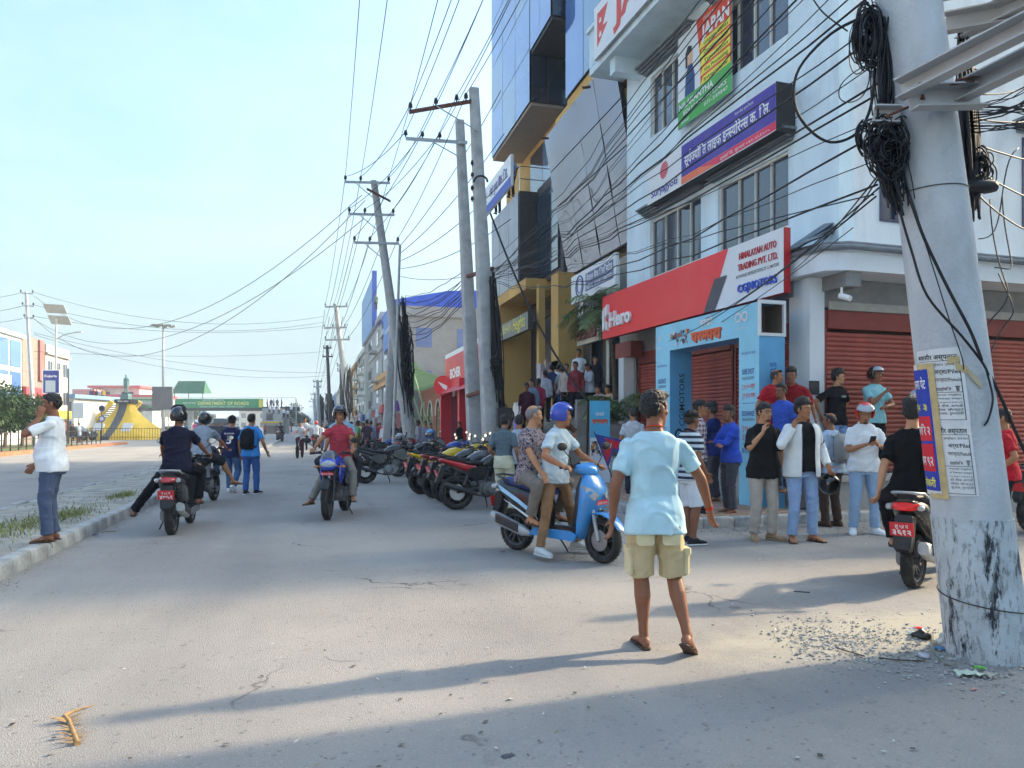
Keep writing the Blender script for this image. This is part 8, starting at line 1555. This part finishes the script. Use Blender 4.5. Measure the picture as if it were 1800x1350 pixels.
person('woman in blue checked shirt and black trousers reading her phone on the stairs',SZ(1037,736,21.6),250,1.60,topk='shirt',slv=2,topm=CHECK,bottom='#1b1b20',shoes='flip',skin='b',hair='tail',vox=.012,hands=((-.1,.26,1.12),(.05,.28,1.1)),elbow=((-1,0,-.5),(1,0,-.5)),hpitch=.5,seed=54,slim=.01)
sit=dict(pelvis=(0,0,.50),feet=((-.1,.38,.1),(.1,.40,.1)),knee=((-.2,1,1),(.2,1,1)),hands=((-.08,.34,.78),(.08,.34,.78)),lean=.3)
sp0=lambda px,py,D:SZ(px,py,D) - V3((0,0,.50))
person('seated girl in pinkish top with a phone on the stairs',sp0(1056,722,21),215,1.62,top='#c9b4b4',bottom='#8a3434',shoes='sandal',skin='c',hair='tail',lod=1,vox=.012,seed=55,hpitch=.3,**sit);person('seated girl in peach shirt and jeans nearest the potted plant',sp0(1076,722,20.6),230,1.62,topk='shirt',slv=2,top='#d4b49a',bottom='#5f7ca4',shoes='sandal',skin='c',hair='tail',lod=1,vox=.012,seed=56,hpitch=.4,**sit)
person('seated man in pale pink shirt under the waiter',sp0(1006,712,23.2),235,1.68,topk='shirt',slv=2,top='#c4a8b0',bottom='#1e1f28',shoes='shoe',skin='a',lod=1,vox=.013,seed=57,**sit);person('seated man in grey checked shirt beside the pink shirt man',sp0(998,714,24),190,1.68,topk='shirt',slv=2,top='#8a8aa0',bottom='#1c1d24',shoes='shoe',skin='a',lod=1,vox=.013,seed=58,**sit)
person('woman in maroon kurta with a white scarf coming down the stairs',SZ(926,772,21.5),190,1.60,topk='kurta',slv=2,top='#4a1c30',bottom='#3a1424',shoes='sandal',skin='b',hair='tail',vox=.012,glasses=True,seed=59);person('woman in pink red shirt turned away beside the maroon kurta woman',SZ(946,760,22.6),20,1.62,topk='shirt',slv=2,top='#a83a52',bottom='#1c1a20',shoes='sandal',skin='b',hair='tail',lod=1,vox=.013,seed=60)
person('head and shoulders of a man in blue looking over the balcony sign',V3((8.02,29.9,11.05)),-150,1.7,top='#7fa8d8',bottom='#333',lod=1,vox=.015,seed=61);person('second man peering over the far end of the balcony sign',V3((8.02,32.2,11.0)),-150,1.7,top='#4a4a50',bottom='#333333',lod=1,vox=.015,seed=62)
person('girl in black top and wide blue jeans in front of the red pillar',G(808,801),215,1.64,topk='tee',slv=1,top='#17171a',bottom='#4f74a4',shoes='white',skin='c',hair='long',lod=1,vox=.014,seed=63,hands=((-.05,.2,1.4),None))
person('woman in yellow printed kurta walking toward the camera behind the riders',GD(617,27.5),178,1.60,topk='kurta',top='#c9cc6a',bottom='#7a3a30',shoes='sandal',skin='b',hair='long',lod=0,vox=.013,seed=64)
for k_,(px_,py_,D_,c_,l_) in enumerate(((958,742,23.5,'#b8bcc6','woman in pale grey top behind the maroon kurta woman on the stairs'),(969,728,24.6,'#2e3a5c','youth in dark blue shirt in front of the film poster'),(996,733,23,'#c9b9b0','girl in cream top beside the grey tee man on the stairs'),(1046,722,22.4,'#3a3c44','man in dark shirt behind the blue checked woman'),(936,764,22,'#7a8ca4','man in slate shirt by the stair railing'),(1012,736,21.4,'#8c3a44','girl in red brown top lower on the stairs'))):person(l_,SZ(px_,py_,D_),random.choice((170,200,230,20)),1.62,topk='shirt',top=c_,bottom='#22242c',shoes='shoe',lod=1,vox=.015,seed=120+k_,skin=random.choice('abc'))
mid_c=[(628,33,'woman in green kurta beside the parked bikes','#5f9a6a'),(640,36,'man in pale grey shirt under the far shop signs','#a9adb4'),(652,38,'man in faded blue shirt among the far parked bikes','#6a86a8'),(664,40,'person in maroon top by the dark timber pole','#6e2c38'),(676,37,'man in white shirt before the grey shop front','#d4d6da'),(684,41,'person in dark grey top beside the shop step','#3c3e44'),(708,34,'man in dark tee behind the leaning pole foot','#25262c'),(716,35,'person in rose shirt right of the leaning pole','#a87a80'),(736,31,'man in lavender shirt near the green struts','#a3a2b8'),(748,31.5,'second man in lavender shirt near the green struts','#9c9fb4'),(757,32,'man in slate shirt nearest the brick arches','#7c8496'),(668,44,'person in red top by the far blue shop front','#b8303a'),(695,43,'man in black jacket at the dark shop opening','#1e1f24'),(600,48,'pedestrian in pale pink top far behind the riders','#c9a4a8'),(590,52,'pedestrian in aqua shirt far behind the riders','#8fb8c0'),(634,50,'pedestrian in beige shirt at the far shops','#b8a88c'),(566,44,'distant walker in pale shirt beside the schoolboys','#c8ccd0'),(536,50,'distant walker in grey on the carriageway','#8a8c90'),(645,33,'man in checked dark shirt by the red motorcycle','#4a3c44')]
for k,(px,D,l_,c) in enumerate(mid_c):person(l_,GD(px,D),random.choice((0,150,180,200,-90,60)),random.uniform(1.58,1.74),top=c,bottom=random.choice(('#2a2c36','#3a4660','#4a4038')),shoes='shoe',skin=random.choice('abd'),lod=1,vox=.018,seed=70+k,topk=random.choice(('tee','shirt')),hair='short')
m_,r_=at_rear(745 - 192,789,0,.66);m2=motorcycle('red scooter like motorcycle ridden away far up the road',m_,r_,'#a82430');person('far rider in white shirt and red helmet seen from behind',m_,absrot=r_,top='#d9dde2',bottom='#3a3c48',lod=1,vox=.016,pelvis=(0,-.28,.97),feet=((-.24,0,.3),(.24,0,.3)),knee=((-1,1,.2),(1,1,.2)),hands=((-.34,.27,1.06),(.34,.27,1.06)),helm=(HR,'full','none'),seed=90)
m_=G(492,776);r_=face_rot(180);motorcycle('dark motorcycle with a red front light far up the road',m_,r_,'#8a1c20');person('far rider in dark clothes on the motorcycle near the left kerb',m_,absrot=r_,top='#23242c',bottom='#202028',lod=1,vox=.018,pelvis=(0,-.28,.97),feet=((-.24,0,.3),(.24,0,.3)),knee=((-1,1,.2),(1,1,.2)),hands=((-.34,.27,1.06),(.34,.27,1.06)),helm=(HK,'full','none'),seed=91)
def proto(**k):return person('crowd',(0,0,0),lod=1,vox=.026,name='person',topm=CLO,shoes='shoe',absrot=0,**k)
P1=proto(seed=101,bottom='#262830');P2=proto(seed=102,bottom='#2c3448',feet=((-.1,.18,0),(.1,-.18,.05)),topk='shirt');P3=proto(seed=103,topk='kurta',bottom='#4a2c34',hair='tail');P4=person('crowd',(0,0,0),lod=1,vox=.026,topm=CLO,botm=CLO,topk='shirt',shoes='shoe',absrot=0,seed=104,fat=.02,cap=('#1a1d2c',1))
bake_jobs()
def merge(body):
    vs=[];fs=[];ms=[];mats=[]
    for o in [body]+[c for c in KIDS.get(body.name,[])]+[g_ for c in KIDS.get(body.name,[]) for g_ in KIDS.get(c.name,[])]:
        if o.type !='MESH':continue
        b0=len(vs);vs+=[tuple(v.co) for v in o.data.vertices]
        for p in o.data.polygons:
            fs.append(tuple(b0+i for i in p.vertices));m=o.data.materials[0]
            if m not in mats:mats.append(m)
            ms.append(mats.index(m))
    me=bpy.data.meshes.new('person');me.from_pydata(vs,[],fs)
    for m in mats:me.materials.append(m)
    me.polygons.foreach_set('material_index',ms);me.polygons.foreach_set('use_smooth',[True]*len(fs));me.update()
    for c in KIDS.get(body.name,[]):
        for g_ in KIDS.get(c.name,[]):bpy.data.objects.remove(g_)
        bpy.data.objects.remove(c)
    KIDS[body.name]=[];body.data=me;return me
PM=[merge(q) for q in (P1,P2,P3,P4)];used_=[P1,P2,P3,P4]
def crowd(k,loc,face,col,label,group=None,H=1.68,z=None):
    o=bpy.data.objects.new('person',PM[k]) if True else None;C.objects.link(o);o.location=loc;o.rotation_euler=(0,0,face_rot(face));s_=H/1.7*random.uniform(.95,1.04);o.scale=(s_,)*3;o.color=(*hexc(col),1);return tag(o,label,'person',group)
for q in used_:bpy.data.objects.remove(q)
rnd=random.Random(31);PAL=['#d8dce0','#2b3550','#7a2c34','#4a6a8c','#c9c2b4','#3a3c40','#8aa0b0','#a8563c','#6a8a6c','#1e2026']
for k,px in enumerate([304,312,319,327,336,345,366,372,378,391,398,408,414,420,425,430,436,443,449,456,470,476,482,488,496]):crowd(k%2,P(px+rnd.uniform(-1,1),717,BD+1.2+rnd.random()),rnd.choice((180,160,-90,90)),rnd.choice(('#3a3c44','#b8bcc0','#2b3550','#5a5c60','#8a8f98','#7a3a3c')),'small figure standing on the footbridge above the green banner','people on the footbridge')
for k,(px,py) in enumerate(((474,722),(481,722),(490,722),(499,728),(506,730),(512,722))):crowd(k%2,P(px,py+6,BD - 2),180,'#d8dae0','pale shirted figure on the right end stairs of the footbridge','people at the bridge stairs')
for k,px in enumerate((352,357,362,367,371,377,381,384,388,394,400)):crowd(3,GD(px,80+rnd.uniform(-3,4)),rnd.choice((170,180,60,-60,0)),'#1b2036','officer in dark uniform in the cluster beside the white van','officers near the white van',1.72)
crowd(0,GD(327,83),180,'#2f6fb0','man in blue shirt standing alone left of the officers');
for k,px in enumerate((160,165,170,176,181)):crowd(k%3,P(px,705,104),rnd.choice((180,90)),['#2b4a80','#b8343c','#31405c','#c8ccd2','#d0a040'][k],['figure in blue at the stair top','figure in red at the stair top','figure in dark blue at the stair top','figure in white at the stair top','figure in yellow at the stair top'][k])
for k in range(12):crowd(k%3,GD(4+k*12.5+rnd.uniform(-4,4),68+rnd.uniform(-5,10)),rnd.choice((90,-90,180)),rnd.choice(PAL),'small pedestrian behind the park railing on the left','people behind the park railing')
for k in range(34):crowd(k%3,GD(560+rnd.random()*100,55+rnd.random()*70),rnd.choice((0,180,90)),rnd.choice(PAL),'distant pedestrian in the crowded far part of the street','pedestrians far up the street')
for k in range(8):crowd(k%3,GD(400+rnd.random()*130,95+rnd.random()*60),rnd.choice((0,180)),rnd.choice(PAL),'distant pedestrian under or beyond the footbridge','pedestrians near the footbridge')
for k,px in enumerate((588,591,584,641,646,655,661)):crowd(k%3,PX(px,545 if px > 600 else 700,6.7) if px > 600 else GD(px,60),200,rnd.choice(PAL),'onlooker on the terrace of the ornate building' if px > 600 else 'pedestrian beside the far poles','onlookers on the terrace' if px > 600 else 'pedestrians beside the far poles')
def car(name,label,loc,f,col,kind='car'):
    t=empty(name,loc,face_rot(f),label,'van' if kind=='van' else ('truck' if kind=='truck' else 'car'));c1=paint(col,.2,.7,.08);W2=.85
    if kind=='van':pr=[(-2.3,.35),(2.3,.35),(2.42,.8),(2.2,1.15),(1.75,1.95),(1.2,2.2),(-2.2,2.2),(-2.35,1.2)]
    elif kind=='truck':pr=[(-2.6,.5),(2.2,.5),(2.3,1.4),(2.1,2.4),(.7,2.5),(.65,1.3),(-2.6,1.3)]
    else:pr=[(-1.9,.3),(1.9,.3),(2.0,.65),(1.75,.9),(.95,1.0),(.45,1.45),(-1.0,1.5),(-1.75,1.0),(-1.95,.9)]
    MB().slab(pr,W2,.12).build('body',c1,t,smooth=35);wz={'van':1.6,'truck':1.9,'car':1.22}[kind];wh={'van':.55,'truck':.7,'car':.36}[kind]
    fy={'van':2.03,'truck':2.22,'car':.75}[kind]
    b=MB();b.add([(-.7,fy+(.22 if kind=='van' else .0)+.02,wz - wh/2),(.7,fy+(.22 if kind=='van' else .0)+.02,wz - wh/2),(.62,fy - .16,wz+wh/2),(-.62,fy - .16,wz+wh/2)],[(0,1,2,3)]);b.add([(p[0],p[1] - .06,p[2]) for p in b.v],[(3,2,1,0)]);b.build('windscreen',GDK,t)
    for s_ in (-1,1):
        for q in range(3 if kind=='van' else 2):y0=(1.0 if kind !='car' else .3) - q*(1.15 if kind=='van' else .85);MB().bb((s_*(W2+.004),y0 - .95 if kind=='van' else y0 - .7,wz - wh*.4),(s_*(W2 - .02),y0,wz+wh*.4)).build('window',GDK,t)
        MB().ell((s_*.62,(2.36 if kind=='van' else (2.28 if kind=='truck' else 1.93)),.78 if kind !='truck' else 1.0),(.16,.06,.1)).build('headlight',LENS,t,smooth=180)
        for y in (-1.35,1.4):w_=MB().lathe([(.16,-.1),(.3,-.1),(.33,-.06),(.33,.06),(.3,.1),(.16,.1)],20,axis='X').build('tyre',M_['rubber'],t,smooth=40);w_.location=(s_*.76,y,.33);MB().lathe([(0,-.09),(.17,-.105),(.17,.105),(0,.09)],14,axis='X').build('rim',M_['gal'],w_)
    MB().bb((-.4,{'van':2.42,'truck':2.3,'car':1.99}[kind],.5),(.4,{'van':2.45,'truck':2.33,'car':2.02}[kind],.62)).build('bumper',M_['black'],t);return t
car('van','white passenger van waiting near the footbridge pier',GD(358,88),165,'#dfe2e6','van');car('parked_car','white car beside the yellow monument',GD(312,84),120,'#d9dce0');car('truck','dark grey truck behind the officers',GD(393,98),175,'#3a4048','truck');car('parked_car','pale blue car half hidden by the officers',GD(402,90),180,'#7f93a8');car('parked_car','dark parked car beyond the stairs on the left',GD(130,74),90,'#2d3238');car('parked_car','silver car behind the park railing',GD(52,72),90,'#b0b4b8');car('parked_car','dark car near the booth under the footbridge',GD(440,115),180,'#22262c')
r_=face_rot(170);m_=GD(342,79);scooter('pink scooter with a rider by the officers',m_,r_,'#c83c78',accent=None);crowd(2,m_+V3((0,.2,.25)),170,'#d86a94','rider in pink on the pink scooter')
# ------------------------------------------------------------------ small things on the ground
STONE=mat('gravel_stone',(.38,.37,.35),.9,var=.5,vscale=12,bump=.5)
gs=MB();rnd=random.Random(77);base_ico=[(0,0,1),(.9,0,.3),(.28,.85,.3),(-.72,.52,.35),(-.72,-.52,.3),(.28,-.85,.4),(.6,.5,-.5),(-.3,.8,-.5),(-.8,0,-.5),(-.2,-.8,-.5),(.6,-.5,-.5)]
fi=[(0,1,2),(0,2,3),(0,3,4),(0,4,5),(0,5,1),(1,6,2),(2,7,3),(3,8,4),(4,9,5),(5,10,1),(1,10,6),(2,6,7),(3,7,8),(4,8,9),(5,9,10)]
def stone(x,y,s_,z=0):a=rnd.random()*6;gs.add([(x+s_*(p[0]*math.cos(a) - p[1]*math.sin(a))*rnd.uniform(.8,1.2),y+s_*(p[0]*math.sin(a)+p[1]*math.cos(a))*rnd.uniform(.7,1.1),z+s_*.6*(p[2]+.35)) for p in base_ico],fi)
for k in range(2000):
    u=rnd.random()**.8;px=1800 - 420*u+rnd.gauss(0,25);py=1118+(px - 1400)*.14+rnd.gauss(0,20+10*(1 - u));
    if py < 1060:continue
    p=G(px,py);stone(p.x,p.y,rnd.choice((.004,.005,.006,.008,.013))*rnd.uniform(.7,1.3))
for k in range(700):t=rnd.random();y=4.5+40*t*t;stone(-2.86+abs(rnd.gauss(0,.12)),y,rnd.uniform(.005,.014))
for k in range(500):p=G(rnd.uniform(1200,1560),934+rnd.gauss(0,5));stone(p.x,p.y,rnd.uniform(.005,.016))
for k in range(500):stone(rnd.uniform(-4.8,-3.2),5+30*rnd.random()**2,rnd.uniform(.008,.025),.13)
o=gs.build('gravel',STONE,None);tag(o,'scattered grey gravel round the pole foot and along the kerbs',None,None,'stuff')
def crumple(label,px,py,sx,sy,sz,col,seed,name='plastic_bag',cat='litter',rough=.4):
    rnd2=random.Random(seed);p=G(px,py);b=MB().ell((0,0,sz*.5),(sx,sy,sz),18,12);off3=V3((seed*3.1,seed,0));b.v=[tuple(V3(v)+V3(v).normalized()*(noise.noise(V3(v)*22+off3)*.35*sx)+V3((0,0,abs(noise.noise(V3(v)*9+off3))*sz*.6))) for v in b.v];b.v=[(v[0],v[1],max(.003,v[2])) for v in b.v]
    o=b.build(name,flat(col,rough),None,loc=(p.x,p.y,0),rz=rnd2.random()*3);return tag(o,label,cat)
crumple('crumpled dusty white plastic sheet at the foot of the thick pole',1672,1130,.14,.07,.045,'#c9c8c2',1);crumple('small blue plastic scrap under the white sheet',1655,1141,.05,.03,.012,'#4f7fae',2);crumple('torn white foil scrap near the pole foot',1733,1150,.06,.04,.02,'#d4d4d6',3);crumple('second torn foil scrap below the pole foot',1745,1162,.05,.03,.015,'#cfd0d4',4);crumple('pile of dark hair like rubbish beside the striped packet',1620,1122,.07,.04,.035,'#2a2723',5,'rubbish_clump');crumple('green white packet lying under the striped one',1612,1116,.06,.04,.015,'#c4d4c8',6);crumple('grey crumpled wrapper in the gravel',1626,1155,.05,.03,.015,'#b0b0b8',7)
def sheet(label,px,py,w_,h_,col,rot_,name='packet',bend=.02):
    p=G(px,py);b=MB();n=6;vs=[(w_*(i/n - .5),h_*(j/3 - .5),.006+bend*abs(math.sin(i*1.3+j))) for j in range(4) for i in range(n+1)];fs=[(j*(n+1)+i,j*(n+1)+i+1,(j+1)*(n+1)+i+1,(j+1)*(n+1)+i) for j in range(3) for i in range(n)];b.add(vs,fs);b.add([(v[0],v[1],v[2] - .003) for v in vs],[f[::-1] for f in fs]);o=b.build(name,flat(col,.4),None,loc=(p.x,p.y,0),rz=rot_);return tag(o,label,'litter')
o=sheet('red and white striped packet on the gravel',1614,1109,.13,.03,'#dcdcde',-.2);pp=MB().bb((-.02,-.016,.022),(.025,.016,.027)).build('stripe',RED,o)
sheet('folded pale green wrapper nearest the camera',1700,1187,.15,.085,'#c3cbb8',-.3,'wrapper');o=sheet('half of the torn wrapper with a bright green corner',1722,1178,.06,.03,'#6fc84e',-.5,'wrapper');sheet('crumpled brownish wrapper end beside the green one',1738,1190,.09,.06,'#a9a496',.4,'wrapper');sheet('tiny pink scrap at the lower edge of the rubbish',1712,1213,.04,.02,'#c98a86',.2,'paper_scrap',.004);sheet('dark flat scrap at the bottom middle of the road',893,1331,.06,.035,'#4a4c52',.3,'paper_scrap',.004);sheet('small blue scrap by the left kerb',166,941,.10,.05,'#3f5a9c',.3,'paper_scrap',.01);sheet('tiny red scrap on the road left of the blue scooter',884,971,.05,.03,'#8c3434',.3,'paper_scrap',.01)
def stick(label,pts,r,col='#4a4038',name='twig'):
    ps=[G(x,y)+V3((0,0,r+.004)) for x,y in pts];o=MB().tube([p - ps[0] for p in ps],r,5).build(name,flat(col,.8),None,smooth=60,loc=ps[0]);return tag(o,label,'twig')
stick('long dark twig across the dirt left of the rubbish',[(1470,1141),(1500,1150),(1520,1156)],.005);stick('straight dark twig beside the grey wrapper',[(1545,1159),(1590,1163),(1625,1164)],.005);stick('curved pale root running to the folded wrapper',[(1640,1118),(1642,1150),(1660,1168),(1682,1176)],.006,'#8a8478','root');stick('thin dark twig on the road in front of the kerb guests',[(1395,1041),(1424,1043)],.005);stick('thin stick lying by the left kerb under the scooter',[(178,936),(205,935)],.008,'#9a8c74')
db=MB();rnd=random.Random(55)
for k in range(260):
    p=G(rnd.uniform(-50,1700),800+560*rnd.random()**.8);s_=rnd.uniform(.006,.022);a=rnd.random()*6;u_,v_=V3((math.cos(a),math.sin(a),rnd.uniform(-.1,.3)))*s_,V3((-math.sin(a),math.cos(a),rnd.uniform(0,.3)))*s_*rnd.uniform(.3,1);p=p+V3((0,0,.014));db.add([p - u_,p - v_*.6,p+u_,p+v_],[(0,1,2,3)],rnd.choice((0,0,1,2,3)))
o=db.build('debris',[flat('#4c463e'),flat('#8c7a5a'),flat('#c9c7c0'),flat('#6a6258')],None);tag(o,'tiny leaves and paper bits strewn over the road',None,None,'stuff')
fr=empty('dry_frond',G(136,1310),0,'small dry brown palm frond lying on the road at lower left','leaf');R0=fr.location;DRY=mat('dry_frond',(.36,.22,.09),.8,var=.4,vscale=20);pt_=[G(x,y) - R0+V3((0,0,.012)) for x,y in ((136,1312),(130,1295),(121,1272),(113,1262),(130,1254),(165,1243))];MB().tube(pt_,[.014,.012,.012,.01,.006,.002],6).build('stalk',DRY,fr,smooth=60);rnd=random.Random(2);b=MB()
for k in range(34):
    t=rnd.random()*2.6;i=int(t);p=pt_[i].lerp(pt_[i+1],t - i);d=(V3((1,.25,0))*rnd.choice((1,1,-.6))+V3((0,rnd.uniform(-.4,.4),.25))).normalized();e2=p+d*rnd.uniform(.03,.09);s_=V3((0,.008,0));b.add([p - s_,p+s_,e2+s_*.3,e2 - s_*.3],[(0,1,2,3)])
b.build('leaflet',DRY,fr)
b=MB();q=G(1420,912);b.box((q.x,q.y+.1,.10),(.5,.05,.12));struct('drain',b,M_['dark'])
bake_jobs()
# ------------------------------------------------------------------ the hazy air
hz=MB().bb((-390,-130,-1),(390,990,28)).build('haze',[],None);hz['kind']='stuff';hz['label']='thin pale haze filling the air over the street'
hm_=bpy.data.materials.new('haze_air');hm_.use_nodes=True;t=hm_.node_tree;t.nodes.clear();vo_=N(t,'ShaderNodeVolumePrincipled');vo_.inputs['Density'].default_value=.0011;vo_.inputs['Color'].default_value=(.86,.93,1,1);vo_.inputs['Anisotropy'].default_value=.2;oo_=N(t,'ShaderNodeOutputMaterial');t.links.new(vo_.outputs[0],oo_.inputs['Volume']);hz.data.materials.append(hm_)
